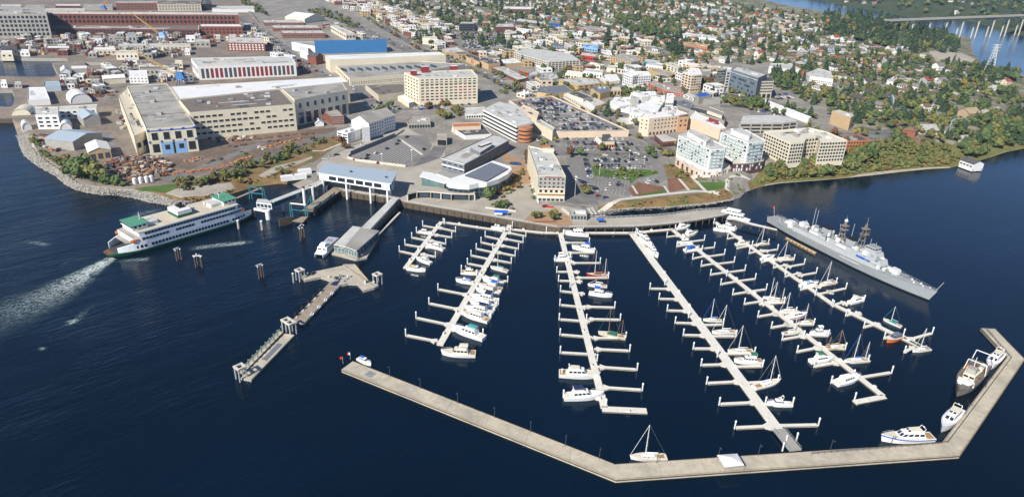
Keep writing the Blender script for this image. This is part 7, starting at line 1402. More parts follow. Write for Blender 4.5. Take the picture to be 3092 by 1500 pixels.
def crane(label,base,cab,tip,boom,body,leg):
 b=GL(*K(1,*base));c_=on_plane(*K(1,*cab),b.y);t_=on_plane(*K(1,*tip),b.y);r=thing('portal_crane',label,'crane',b);LANDMARKS.append((label.split(' in ')[0]if ' in ' in label else label,b.x,b.y))
 hgt=c_.z-b.z
 for dx in(-4,4):
  for dy in(-4,4):k=MB();k.bar((b.x+dx,b.y+dy,b.z),(b.x+dx*.5,b.y+dy*.5,b.z+hgt*.75),.6,leg);k.obj('leg',r)
 k=MB();k.box((b.x,b.y,b.z+hgt*.72),(7,7,1.2),leg);k.obj('turntable',r);k=MB();taper_box(k,-5,5,6,6,0,7,body,.3,.1,.9);me=k.mesh('machine_house');inst('machine_house',me,r,(b.x+1,b.y,b.z+hgt*.75))
 p0=Vector((b.x-4,b.y,b.z+hgt));ax=(t_-p0);k=MB()
 for dy in(-1,1):
  k.bar(p0+Vector((0,dy*1.5,0)),t_+Vector((0,dy*.3,0)),.3,boom,4,.18);k.bar(p0+Vector((0,dy*1.5,2.4)),t_+Vector((0,dy*.3,.5)),.3,boom,4,.18)
 for i in range(10):
  u=i/10;a=p0+ax*u;c2=p0+ax*(u+.1);k.bar(a+Vector((0,1.5*(1-u),0)),c2+Vector((0,-1.5*(1-u),2.4*(.9-u)+.4)),.2,boom,3)
 k.obj('boom',r);k=MB();ap=Vector((b.x+3,b.y,b.z+hgt*1.5));k.bar((b.x+2,b.y,b.z+hgt),ap,.5,body);k.obj('mast',r);k=MB();k.bar(ap,t_,.1,'dark_grey');k.bar(t_,t_-Vector((0,0,(t_.z-b.z)*.6)),.08,'dark_grey');k.obj('hoist_cable',r)
crane('blue crane with long yellow boom before the brick factory',(1545,415),(1530,330),(1230,118),'yellow','light_blue','pale_steel')
crane('blue crane with yellow boom beside the white striped hall',(1712,800),(1690,725),(1290,490),'yellow','blue_wall','blue_wall')
crane('orange crane behind the brick factory',(985,130),(990,80),(1030,-5),'orange','blue_wall','orange')
sc=MB()
def scatter(c,poly,n,mats,s,hgt):
 P=[KL(c,*q)for q in poly];pl=[(p.x,p.y)for p in P];xs=[p[0]for p in pl];ys=[p[1]for p in pl];k=0
 while k<n:
  x,y=random.uniform(min(xs),max(xs)),random.uniform(min(ys),max(ys))
  if not inside((x,y),pl)or any(inside((x,y),f)for f in FOOT):n-=.2;continue
  sc.box((x,y,4),(random.uniform(*s),random.uniform(*s)*.6,random.uniform(*hgt)),random.choice(mats),random.uniform(0,3.14));k+=1
RST=['rust','rust','rust','dark_grey','timber','steel','laydown','orange_wall','pale_concrete','beige','canvas_tan','brown_roof','brown_roof','dark_red','grey_wall']
scatter(5,[(1000,440),(1180,385),(1560,400),(1630,500),(1560,570),(1240,590),(980,570)],420,RST,(1,4.5),(.4,2.6))
scatter(5,[(350,160),(480,200),(560,330),(500,360),(380,260)],60,RST,(1,5),(.5,2.5));scatter(5,[(1100,-40),(1190,0),(1200,100),(1140,140)],45,RST,(1,5),(.5,3));scatter(5,[(580,170),(670,220),(740,400),(690,390)],40,RST,(1,5),(.5,3))
scatter(1,[(700,820),(1100,860),(1060,940),(700,900)],60,RST,(1.5,6),(.5,3));scatter(1,[(200,420),(1700,420),(1700,560),(700,520),(200,530)],150,RST,(2,7),(1,5));scatter(1,[(480,330),(2300,350),(2300,390),(480,390)],110,RST,(2,8),(1,6));scatter(5,[(1900,180),(2450,170),(2480,210),(2000,260)],40,RST+['white']*4,(1,4),(.5,2));scatter(2,[(600,560),(760,620),(820,690),(640,700)],30,RST,(2,6),(1,3))
scatter(1,[(1250,640),(1700,650),(1700,780),(1500,780),(1420,720)],50,RST+['white','light_blue'],(2,7),(1,5));scatter(1,[(560,760),(980,780),(980,830),(560,800)],40,RST+['white'],(2,6),(1,3))
stuff(sc,'scrap_heap','scattered rusty scrap, crates and gear across the shipyard','scrap')
pl_=MB()
for c,a,b,n,m in[(6,(350,290),(660,205),14,'orange_wall'),(6,(30,240),(800,160),20,'rust'),(6,(0,440),(200,380),9,'orange_wall'),(5,(1660,545),(2240,470),18,'orange_wall'),(5,(1760,430),(1900,390),7,'orange_wall'),(5,(1840,430),(1920,395),4,'pale_timber'),(5,(1960,440),(2130,395),6,'timber'),(6,(350,250),(480,225),6,'timber'),(6,(240,290),(330,320),6,'pale_concrete'),(6,(100,345),(170,375),5,'lawn'),(5,(2180,290),(2360,265),7,'dark_grey'),(5,(2050,520),(2500,420),14,'timber')]:
 A,B=KL(c,*a),KL(c,*b);d=(B-A).normalized()
 for i in range(n):q=A.lerp(B,i/n);pl_.box((q.x+random.uniform(-2,2),q.y+random.uniform(-2,2),4.02),((B-A).length/n*random.uniform(.7,1.0),random.uniform(1.5,3.5),random.uniform(.3,1.0)),m,math.atan2(d.y,d.x)+random.uniform(-.06,.06))
stuff(pl_,'steel_plates','rows of red primed steel plates and beams laid out on the yard','steel plates')
for i,x in enumerate((1275,1332,1388,1434)):
 p=KL(5,x,640-i*8);r=thing('white_tank','upright white tank by the shore road, %s from the left of four'%ordn(i+1),'tank',p,'white tanks by the shore road');k=MB();k.cyl(p.x,p.y,p.z,p.z+3.8,1.4,1.4,12,'white');k.cyl(p.x,p.y,p.z+3.8,p.z+4.4,1.4,.4,12,'white');k.obj('shell',r);k=MB();k.bar((p.x+1.45,p.y-.3,p.z),(p.x+1.45,p.y-.3,p.z+4.0),.1,'steel');k.obj('ladder',r)
p=KL(5,1400,385);k=MB();k.cyl(0,0,0,9,2.2,2.2,12,'white');k.cyl(0,0,9,9.8,2.2,.6,12,'white');o=k.obj('silo',None,p);tag(o,'tall white cylinder tank at the left corner of the huge pale hall','tank')
rk=MB()
def rocks(c,outer,inner,n,s):
 A=[K0(c,*q).xy for q in outer];B=[KL(c,*q).xy for q in inner]
 def along(P,u):
  L_=[(b-a).length for a,b in zip(P[:-1],P[1:])];t=u*sum(L_)
  for a,b,l in zip(P[:-1],P[1:],L_):
   if t<=l:return a.lerp(b,t/l)
   t-=l
  return P[-1]
 for _ in range(n):
  u,v=random.random(),random.uniform(-.05,1);q=along(A,u).lerp(along(B,u),v);z=3.7*min(1,max(0,v));r=random.uniform(*s);a=random.uniform(0,6)
  top=(q.x+random.uniform(-.3,.3)*r,q.y,z+r*random.uniform(.4,.9));ring=[(q.x+r*math.cos(a+j*1.5708)*random.uniform(.7,1.1),q.y+r*math.sin(a+j*1.5708)*random.uniform(.7,1.1),z+random.uniform(-.3,.3)*r)for j in range(4)]
  for j in range(4):rk.poly([ring[j],ring[(j+1)%4],top],'rock')
rocks(5,[(165,190),(200,290),(240,380),(330,450),(420,510),(540,570),(610,640),(700,690),(800,720),(950,745),(1100,750),(1250,770),(1400,810),(1530,835),(1650,855),(1800,850)],[(285,165),(298,260),(350,360),(440,430),(550,500),(640,560),(690,605),(760,642),(900,676),(1100,705),(1290,705),(1400,725),(1500,745),(1600,780),(1700,800),(1800,800)],3800,(.5,1.5))
rocks(7,[(1250,950),(1560,900),(1900,882),(2300,842),(2540,790)],[(1290,890),(1560,868),(1900,858),(2300,815),(2540,760)],700,(.4,1.3))
stuff(rk,'riprap','pale boulders armouring the shore','boulders')
ln=MB();A=[KL(6,*q)for q in[(1130,395),(1520,230)]];Bq=[KL(6,*q)for q in[(1560,470),(1840,300)]]
for i in range(17):
 u=i/16;a=A[0].lerp(Bq[0],u);b=A[1].lerp(Bq[1],u);ln.prism(ribbon([a.xy,b.xy],.45),4.004,4.014,'lane_paint')
 if i<16:v0=A[0].lerp(Bq[0],u+.03);v1=A[1].lerp(Bq[1],u+.03);ln.prism(ribbon([v0.xy,v1.xy],.8),4.004,4.009,'dark_roof')
ln.prism(ribbon([KL(6,1590,225).xy,KL(6,1800,370).xy],1.6),4.02,4.6,'path')
structure(ln,'lane_markings')
bays=MB();CARS=[]
CC={'white':((.75,.75,.73),24),'silver':((.42,.43,.44),20),'grey':((.16,.165,.17),14),'black':((.016,.016,.018),22),'blue':((.03,.06,.16),7),'navy':((.012,.022,.07),8),'red':((.28,.02,.02),5),'green':((.02,.08,.045),3),'tan':((.32,.26,.17),4),'yellow':((.6,.36,.03),1)}
CN=list(CC);CW=[CC[c][1]for c in CN]
def carrow(place,a,b,occ,ang=None,z=None,step=2.75,row=''):
 n=int((b-a).length/step);d=(b-a).normalized();base=math.atan2(d.y,d.x)+math.pi/2;got=[]
 for i in range(n):
  if random.random()>occ:continue
  q=a+d*step*(i+.5);got.append((q.x,q.y))
 got.sort(key=lambda p:PR((p[0],p[1],z or 4))[0])
 for j,(x,y)in enumerate(got):
  cn=random.choices(CN,CW)[0];CARS.append((x,y,z if z is not None else ZP(x,y),base+(math.pi if random.random()<.5 else 0)+random.uniform(-.03,.03),cn,'%s car, %s from the left in the %s of the %s'%(cn,ordn(j+1),row,place)))
def lot(place,poly,occ,z=None,spacing=(5.2,11.5),first=3,ref=0,skip=None):
 """rows of bays parallel to edge ref of the plan"""
 a,b=Vector(poly[ref]),Vector(poly[(ref+1)%len(poly)]);d=(b-a).normalized();nn=Vector((-d.y,d.x));c_=sum((Vector(p)for p in poly),Vector((0,0)))/len(poly)
 if(c_-a).dot(nn)<0:nn=-nn
 t=first;i=0
 while t<260:
  xs=[s for s in np.arange(-200,320,1.5)if inside(tuple(a+nn*t+d*s),poly)]
  if not xs:break
  i+=1;p0=a+nn*t+d*(min(xs)+2);p1=a+nn*t+d*(max(xs)-2)
  for s_ in np.arange(min(xs),max(xs),2.75):
   q_=a+nn*t+d*s_;zz_=(z if z is not None else ZP(q_.x,q_.y)+.02);ang_=math.atan2(nn.y,nn.x);bays.box((q_.x,q_.y,zz_),(4.8,.16,.012),'lane_paint',ang_)
  if(p1-p0).length>6:carrow(place,p0,p1,occ,z=z,row='%s row'%ordn(i))
  t+=spacing[(i-1)%2]
lot('rooftop car park',[tuple(Vector(p).lerp(Vector(np.mean(np.array(ROOFTOP[0]),0)),.06))for p in ROOFTOP[0]],.55,ROOFTOP[1]+.02,ref=0)
P7=lambda c,pts:[tuple(KL(c,*q).xy)for q in pts]
lot('upper bayside lot',P7(7,[(1200,500),(1820,510),(1780,405),(1190,405)]),.62);lot('lower bayside lot',P7(7,[(1330,735),(1540,745),(1600,590),(1240,575),(1190,620)]),.42);lot('corner bayside lot',P7(7,[(1690,660),(1880,640),(1840,555),(1660,600)]),.5,first=4)
lot('shop block car park',P7(7,[(940,335),(1700,335),(1700,275),(1560,215),(1440,215),(1440,320),(1220,320),(1220,210),(900,210)]),.5)
carrow('bayside lot',KL(7,1150,410).xy,KL(7,1200,610).xy,.6,row='left edge column',step=3.2);carrow('bayside lot',KL(7,1070,600).xy,KL(7,1320,735).xy,.75,row='front edge row');carrow('bayside street',KL(7,1070,358).xy,KL(7,1720,365).xy,.6,row='kerb line',step=6)
lot('upper town car park',P7(3,[(0,460),(440,455),(400,330),(-60,305)]),.6);lot('hillside car park',P7(4,[(-40,1070),(380,1120),(440,1105),(120,1010),(-40,1000)]),.35);lot('office car park',P7(4,[(110,950),(340,930),(330,880),(110,890)]),.5)
lot('brick store car park',P7(3,[(500,330),(800,360),(900,440),(560,430)]),.4);lot('old town car park',P7(3,[(860,640),(1340,650),(1330,560),(1120,600)]),.35)
for i,(x,y,cn)in enumerate([(1210,415,'black'),(1275,405,'black'),(1285,378,'black'),(1360,355,'white'),(1465,315,'blue'),(1560,270,'navy'),(1580,240,'black'),(1655,205,'black'),(1815,320,'black'),(1165,415,'red'),(1385,450,'red')]):
 p=KL(6,x,y);CARS.append((p.x,p.y,4.015,math.atan2(*((A[1]-A[0]).xy)[:][::-1])if 0 else math.atan2((A[1]-A[0]).y,(A[1]-A[0]).x),cn,'%s car waiting in the ferry holding lot, %s from the left end'%(cn,ordn(i+1))))
for i,(c,x,y,cn)in enumerate([(6,990,372,'black'),(6,940,385,'silver'),(6,885,410,'white'),(7,1270,760,'red'),(7,1340,775,'blue'),(7,770,860,'red'),(6,1240,275,'white')]):
 p=KL(c,x,y);CARS.append((p.x,p.y,ZP(p.x,p.y)+.01,.5,cn,'%s car parked on the %s'%(cn,['ferry approach, rightmost of three','ferry approach, middle of three','ferry approach, leftmost of three','hotel drive, left of the blue one','hotel drive, right of the red one','plaza below the grey hotel','road beside the white office'][i])))
for si,(c,pts,w_)in enumerate(ST_LIST[:12]):
 nm=['bayside street','main street behind the rooftop car park','shipyard road','highway','road beside the highway','yard track','right hand shore road','old town street','garage street','cross street by the mustard store','upper cross street','hotel street'][si]
 P=[KL(c,*q).xy for q in pts];jj=0
 for a,b in zip(P[:-1],P[1:]):
  d=(b-a);L_=d.length;d=d.normalized();nn=Vector((-d.y,d.x));t=random.uniform(5,25)
  while t<L_:
   q=a+d*t+nn*random.choice((-1,1))*w_*random.choice((.2,.38));cn=random.choices(CN,CW)[0]
   if not any(inside(q,f)for f in FOOT):jj+=1;CARS.append((q.x,q.y,ZP(q.x,q.y)+.02,math.atan2(d.y,d.x),cn,'%s car on the %s, %s along it'%(cn,nm,ordn(jj))))
   t+=random.uniform(9,45)
lot('works yard car park',P7(2,[(1180,1010),(1560,1040),(1600,960),(1380,960)]),.4);lot('warehouse car park',P7(2,[(1640,990),(2050,960),(2300,930),(2300,1000),(1800,1060)]),.3)
cb_=MB();cb_.loft([[(x,-w_/2,z0),(x,-w_/2,z1),(x,w_/2,z1),(x,w_/2,z0)]for x,w_,z0,z1 in((-2.25,1.5,.4,.9),(-2.1,1.8,.3,.98),(.8,1.82,.3,.98),(1.9,1.75,.32,.82),(2.25,1.45,.4,.7))],'carpaint');cb_.loft([[(x,-.62,1.44),(x,.62,1.44),(x,.6,1.50),(x,-.6,1.50)]for x in(-1.25,.3)],'carpaint')
CB=cb_.mesh('car');k=MB();taper_box(k,-1.75,1.15,1.62,1.62,.97,1.45,'glass',.28,.16,.8);CG=k.mesh('car_window');k=MB();k.bar((0,-.12,0),(0,.12,0),.33,'black',8);CWm=k.mesh('wheel')
def size_of(x,y,h):
 v=Vector((x,y,4-HC));w_=v.dot(_fw);px,py=PR((x,y,5));return(h/w_ if w_>10 and-20<px<3112 and-20<py<1500 else 0)
seen_l={}
def uniq(l):
 n=seen_l.get(l,0);seen_l[l]=n+1;return l if not n else l+' again'
structure(bays,'parking_markings')
CARS.sort(key=lambda c:-size_of(c[0],c[1],4));mass=MB()
def clash(x,y):return any(inside((x,y),f)for f in FOOT)
for i,(x,y,z,an,cn,lb)in enumerate(CARS):
 if size_of(x,y,4)==0:continue
 if i<296:
  o=bpy.data.objects.new('parked_car',CB);LINK(o);o.location=(x,y,z);o.rotation_euler=(0,0,an);v=CC[cn][0];o.color=(*v,1);sfx=random.uniform(.94,1.05);o.scale=(sfx,1,random.uniform(.95,1.15));ORG[o.name]=(x,y,z);tag(o,lb,'car','cars in the lots and streets')
  g=bpy.data.objects.new('car_window',CG);LINK(g);g.parent=o
  for wx in(-1.4,1.4):
   for wy in(-.82,.82):w_=bpy.data.objects.new('wheel',CWm);LINK(w_);w_.parent=o;w_.location=(wx,wy,.33)
 else:
  m={'white':'white','silver':'pale_steel','grey':'dark_grey','black':'black','blue':'canvas_blue','navy':'canvas_navy','red':'boat_red','green':'canvas_green','tan':'tan','yellow':'yellow'}[cn]
  mass.box((x,y,z+.25),(4.4,1.8,.7),m,an);mass.box((x-.3*math.cos(an),y-.3*math.sin(an),z+.95),(2.4,1.6,.5),'glass',an,m)
if mass.f:stuff(mass,'distant_cars','many more cars parked through the upper town','cars')
HX=[(8,1560,160,.1,'cream','pale grey',1.5),(8,1415,185,.9,'brick red','brown',1.2),(8,1690,120,.3,'white','grey',1.0),(8,1760,160,.5,'white','grey',1.3),(8,1880,110,.1,'pale blue','grey',1.2),(8,1920,230,.2,'grey','pale grey',.9),(4,1960,1130,.3,'tan','tan',1.6),(4,2140,1100,.2,'white','pale grey',1.3),(8,1500,250,.6,'brown','brown',.8),(4,1500,1190,.0,'white','white',0)]
ALL={'house':[],'conifer':[],'broadleaf':[],'shrub':[]}
def free(x,y,pad=0):return not any(inside((x,y),f)for f in FOOT)
STREETS=[np.array([tuple(p)for p in(r_[0],r_[-1])])for r_ in RES_STREETS]
MAINST=[[KL(c,*q).xy for q in pts]for c,pts,w_ in ST_LIST]
def near_street(x,y,d_):
 p=Vector((x,y))
 for a,b in STREETS:
  a=Vector(a);b=Vector(b);ab=b-a;t=max(0,min(1,(p-a).dot(ab)/ab.length_squared))
  if(p-a-ab*t).length<d_:return True
 for P in MAINST:
  for a,b in zip(P[:-1],P[1:]):
   ab=b-a;t=max(0,min(1,(p-a).dot(ab)/max(ab.length_squared,1e-6)))
   if(p-a-ab*t).length<d_+3:return True
 return False
HW={'white':(.72,.71,.68),'cream':(.6,.53,.38),'grey':(.36,.36,.35),'tan':(.42,.32,.2),'pale blue':(.35,.43,.5),'brown':(.2,.13,.08),'brick red':(.27,.09,.06),'pale green':(.36,.42,.33)};HWn=list(HW);HWw=[40,14,12,10,7,6,5,3]
HR={'grey':(.2,.195,.185),'dark grey':(.075,.075,.078),'brown':(.17,.115,.08),'pale grey':(.36,.35,.33),'red':(.33,.075,.05),'orange':(.40,.17,.08),'tan':(.35,.27,.18)};HRn=list(HR);HRw=[26,22,18,18,6,5,6]
for c,x,y,a,wc,rc_,s in HX[:-1]:p=KL(c,x,y);ALL['house'].append((p.x,p.y,a,wc,rc_,s))
for r_ in RES_STREETS:
 a,b=r_[0],r_[-1];d=(b-a);L_=d.length;d=d.normalized();nn=Vector((-d.y,d.x))
 if abs(d.dot(gu))<.7:continue
 for s in(-1,1):
  t=random.uniform(4,14)
  while t<L_:
   q=a+d*t+nn*s*random.uniform(14,22);t+=random.uniform(15,24)
   px,py=PR((q.x,q.y,8))
   if not(-60<px<3150)or py<-30 or not inside(q,resid)or not free(q.x,q.y):continue
   if random.random()<.12 or(py<60 and random.random()<.35):continue
   ALL['house'].append((q.x,q.y,math.atan2(d.y,d.x)+random.choice((0,math.pi/2))+random.uniform(-.06,.06),random.choices(HWn,HWw)[0],random.choices(HRn,HRw)[0],random.uniform(.85,1.35)))
   if random.random()<.5:
    g=q+nn*s*random.uniform(14,18)
    if inside(g,resid)and free(g.x,g.y):ALL['house'].append((g.x,g.y,math.atan2(d.y,d.x)+random.uniform(-.06,.06),random.choices(HWn,HWw)[0],random.choices(HRn,HRw)[0],random.uniform(.5,.8)))
def shoreok(P):return inside_np(P,main_poly)&~inside_np(P,holes[0])&~inside_np(P,holes[2])
def plant(c,poly,n,mix,hs,world=None,street=0):
 out=0;tries=0;pp=[K(c,*q)for q in poly]if not world else world;A_=np.array(pp);lo,hi=A_.min(0),A_.max(0)
 while out<n and tries<14:
  tries+=1;Q=rng.uniform(lo,hi,(n*2,2));Q=Q[inside_np(Q,pp)]
  if not world:Q=Q[(Q[:,0]>-80)&(Q[:,0]<3200)&(Q[:,1]>-60)]
  if not len(Q):continue
  for x,y in(Q if world else GE(Q)):
   if out>=n:break
   if not free(x,y):continue
   px,py=PR((x,y,5))
   if not(-80<px<3200 and-60<py<1500)or street and near_street(x,y,street):continue
   k=random.choices(list(mix),list(mix.values()))[0];out+=1;ALL[k[0]].append((x,y,k[1],random.uniform(*hs[k[0]])))
C_,O_,B_,Y_,Rr,SG,SY,SR=('conifer','conifer'),('broadleaf','olive_leaf'),('broadleaf','broadleaf'),('broadleaf','yellow_leaf'),('broadleaf','rust_leaf'),('shrub','broadleaf'),('shrub','olive_leaf'),('shrub','rust_leaf')
H1={'conifer':(9,22),'broadleaf':(6,13),'shrub':(1.5,3)}
plant(0,[(2330,195),(2560,165),(2800,185),(2990,240),(3092,290),(3092,420),(2900,330),(2700,390),(2560,370),(2380,290)],330,{C_:18,B_:46,O_:32,Y_:2,Rr:1},{'conifer':(9,17),'broadleaf':(5,10)},street=5)
plant(0,None,1750,{C_:26,B_:42,O_:28,Y_:2.5,Rr:1.5},{'conifer':(8,19),'broadleaf':(5,11)},world=resid,street=5.5)
plant(0,[(2480,45),(2780,70),(2870,120),(2905,160),(2700,150),(2500,110)],330,{C_:60,B_:25,O_:12,Y_:2},{'conifer':(14,26),'broadleaf':(9,15)})
plant(0,[(1850,60),(2050,70),(2060,130),(1900,110)],90,{C_:30,B_:60,O_:10},{'conifer':(12,24),'broadleaf':(10,16)})
plant(0,[(2840,195),(2960,205),(3092,235),(3092,260),(2900,235)],60,{C_:40,B_:40,O_:20},H1)
plant(8,[(40,560),(240,475),(500,460),(760,425),(830,385),(1060,330),(1050,480),(900,540),(500,590),(80,600)],190,{B_:40,O_:42,Rr:3,Y_:4,SG:9,SR:2},{'broadleaf':(4,9),'shrub':(1.5,3)})
plant(8,[(1350,70),(1950,60),(1980,200),(1800,280),(1500,200),(1340,180)],45,{B_:3,O_:3,C_:1},{'broadleaf':(4,8),'conifer':(8,13)})
plant(8,[(1080,260),(1350,210),(1780,300),(1880,420),(1780,460),(1350,490),(1090,500)],230,{O_:40,B_:10,SY:48,SG:14,SR:4},{'broadleaf':(3,5.5),'shrub':(1.2,2.8)})
plant(8,[(0,600),(240,520),(830,430),(1080,400),(1880,400),(1800,470),(1100,530),(850,570),(300,620),(0,650)],950,{SY:8,SG:2,SR:1.5},{'shrub':(1.6,3.4)})
plant(8,[(1880,330),(2050,200),(2300,90),(2600,60),(2600,260),(2380,300),(2080,390),(1950,420)],150,{B_:44,O_:40,Rr:3,C_:8,SG:10},{'broadleaf':(5,10),'shrub':(2,3.5),'conifer':(10,16)})
plant(8,[(940,380),(1080,360),(1070,480),(960,470)],9,{B_:1},{'broadleaf':(8,12)});plant(8,[(1230,190),(1400,170),(1400,270),(1250,290)],9,{B_:3,O_:1},{'broadleaf':(6,9)})
plant(4,[(1700,1100),(2050,1040),(2350,1150),(2400,1240),(1700,1240)],60,{B_:40,O_:45,Rr:3,C_:10},{'broadleaf':(5,10),'conifer':(8,14)})
plant(7,[(1300,860),(1900,790),(2400,720),(2600,640),(2650,720),(2300,810),(1560,870)],60,{SY:4,SR:3,SG:3},{'shrub':(.8,1.8)})
plant(5,[(300,150),(345,250),(400,330),(470,390),(640,440),(660,500),(560,480),(430,400),(330,320),(295,230)],48,{SG:5,SY:4,O_:2},{'shrub':(1.8,3.5),'broadleaf':(4,6)});plant(5,[(705,560),(830,545),(840,610),(760,620)],8,{B_:1},{'broadleaf':(9,14)});plant(5,[(880,590),(940,590),(940,620),(890,620)],3,{O_:1},{'broadleaf':(10,13)})
plant(5,[(850,610),(960,625),(1130,640),(1220,660),(1150,680),(900,650)],24,{B_:2,SG:2,O_:1},{'broadleaf':(4,8),'shrub':(2,3.5)})
plant(0,[(540,560),(700,515),(860,455),(1010,405),(1005,425),(860,485),(700,545),(560,585)],130,{SG:32,SY:28,SR:12,B_:14,O_:14,Rr:4,Y_:3},{'shrub':(1.3,2.8),'broadleaf':(3.5,6)});plant(5,[(1560,800),(1900,780),(2200,700),(2240,720),(1900,830),(1650,830)],36,{SR:4,SY:3},{'shrub':(.8,1.8)})
plant(0,[(720,560),(860,500),(900,480),(880,520),(760,570)],36,{SR:3,SY:3,SG:2,Y_:1},{'shrub':(1,2.2),'broadleaf':(3,5)});plant(6,[(985,270),(1080,255),(1080,310),(1000,320)],5,{Rr:1},{'broadleaf':(5,7)})
plant(7,[(210,760),(300,740),(310,800),(230,810)],4,{B_:1},{'broadleaf':(6,8)});plant(7,[(230,850),(420,830),(470,890),(300,880)],10,{B_:3,SG:3,SR:2},{'broadleaf':(3.5,5.5),'shrub':(1.3,2.2)});plant(7,[(300,730),(430,690),(545,645),(560,670),(440,740),(330,790)],18,{SG:3,SR:3,Y_:2},{'shrub':(1.2,2),'broadleaf':(3,4.5)})
plant(7,[(580,350),(620,420),(660,560),(660,640),(630,640),(600,480)],14,{Rr:4,SR:2},{'broadleaf':(3.5,5),'shrub':(1.5,2)});plant(7,[(620,660),(650,650),(700,800),(660,810)],12,{SG:1},{'shrub':(1.5,2.4)});plant(7,[(1110,690),(1200,700),(1190,760),(1120,760)],5,{O_:2,Rr:1},{'broadleaf':(4,6)})
plant(7,[(640,950),(720,950),(720,980),(650,980)],7,{Rr:1,B_:1,Y_:1},{'broadleaf':(3,4.5)});plant(7,[(790,950),(880,950),(880,990),(800,990)],8,{Rr:1,B_:1,Y_:1},{'broadleaf':(3,5)});plant(7,[(320,660),(430,620),(560,530),(570,560),(430,660),(330,690)],7,{Y_:2,O_:1},{'broadleaf':(3,4)})
plant(7,[(1040,385),(1740,388),(1740,398),(1040,396)],26,{SG:2,SY:1},{'shrub':(.9,1.5)});plant(7,[(1210,490),(1560,510),(1830,530),(1640,585),(1560,620)],46,{SG:3,SY:3,O_:1},{'shrub':(1.2,2.4),'broadleaf':(3,4.5)});plant(7,[(1720,320),(1770,320),(1770,380),(1730,380)],3,{B_:1},{'broadleaf':(6,8)})
plant('f',[(20,620),(100,620),(100,660),(20,660)],4,{O_:1},{'broadleaf':(4,5)});plant('f',[(430,1010),(1000,1060),(1250,920),(1280,940),(1000,1090),(460,1060)],22,{SG:2,SY:2},{'shrub':(1,1.8)});plant(7,[(1880,450),(2010,470),(2200,660),(2060,620),(1900,520)],26,{SR:2,SY:2,O_:1},{'shrub':(1,1.8),'broadleaf':(3,4)})
plant(2,[(1370,1040),(1540,1010),(1500,1090),(1380,1100)],9,{B_:2,O_:1},{'broadleaf':(5,8)});plant(2,[(1800,1010),(2300,930),(2320,960),(1850,1040)],26,{O_:2,SY:2,Rr:1},{'broadleaf':(3,6),'shrub':(1.5,2.5)});plant(2,[(1930,1090),(2160,1040),(2260,1080),(1960,1140)],20,{O_:2,Y_:2,B_:1},{'broadleaf':(4,7)})
plant(3,[(340,880),(400,800),(460,830),(420,900)],10,{O_:1,SG:1},{'broadleaf':(4,6),'shrub':(2,3)});plant('k',[(1870,720),(2040,720),(2060,780),(1880,780)],7,{B_:1},{'broadleaf':(8,11)});plant('k',[(1450,600),(1720,590),(1700,670),(1480,650)],16,{O_:1,Rr:1,SY:1},{'broadleaf':(3,5),'shrub':(1.5,2)});plant('k',[(1230,380),(1480,440),(1450,470),(1230,420)],9,{Rr:1,O_:1},{'broadleaf':(4,6)});plant(4,[(20,700),(440,720),(450,830),(240,860),(60,760)],28,{B_:3,C_:2},{'broadleaf':(8,12),'conifer':(12,18)})
for c,x,y,h in((3,1355,1090,16),(3,1665,930,13),(3,1530,905,8),(3,1600,900,8),(3,1475,690,13),(3,1570,480,30),(3,1340,440,26),(3,1360,420,30),(3,1800,440,18),(3,1990,520,26),(3,2040,540,24),(3,1960,480,28),(3,2140,560,16),(3,430,470,16),(3,160,240,24),(3,660,160,20),(3,1230,130,26),(3,1010,390,15)):p=KL(c,x,y);ALL['conifer' if h>15 else 'broadleaf'].append((p.x,p.y,'conifer' if h>15 else 'broadleaf',h))
for c,pts,w_ in[ST_LIST[i]for i in(0,1,4,6,7,8,9,10,11)]:
 Pq=[KL(c,*q).xy for q in pts]
 for a,b in zip(Pq[:-1],Pq[1:]):
  d=b-a;L_=d.length;d=d.normalized();nn=Vector((-d.y,d.x));t=4
  while t<L_:
   q=a+d*t+nn*random.choice((-1,1))*(w_/2+2);t+=random.uniform(9,22)
   if free(q.x,q.y):ALL['broadleaf'].append((q.x,q.y,random.choice(('broadleaf','broadleaf','olive_leaf','olive_leaf','yellow_leaf','rust_leaf')),random.uniform(4,8)))
plant(0,[(1180,30),(1420,105),(1700,100),(1960,130),(2170,210),(2170,260),(2400,330),(2560,390),(2380,350),(2100,300),(1800,330),(1560,290),(1340,160),(1200,90)],170,{B_:5,O_:4,C_:1},{'broadleaf':(4.5,9),'conifer':(9,15)},street=3)
plant('k',[(1430,640),(1900,700),(2500,880),(2400,880),(1900,800),(1500,720)],34,{B_:4,O_:3,SY:2},{'broadleaf':(4,7),'shrub':(1.5,2.5)})
plant(0,[(1330,60),(1700,95),(1900,120),(1980,180),(1700,180),(1500,150),(1350,110)],60,{C_:3,B_:5,O_:3},H1,street=4);plant(2,[(60,0),(240,60),(330,160),(260,150),(100,60)],34,{B_:3,O_:3},{'broadleaf':(6,10)});plant(2,[(750,100),(1000,150),(1200,260),(1130,290),(900,180),(700,120)],60,{B_:3,O_:4},{'broadleaf':(5,9)});plant(2,[(1680,320),(2100,330),(2100,400),(1900,420),(1700,370)],30,{B_:3,C_:2},{'broadleaf':(7,11),'conifer':(10,18)})
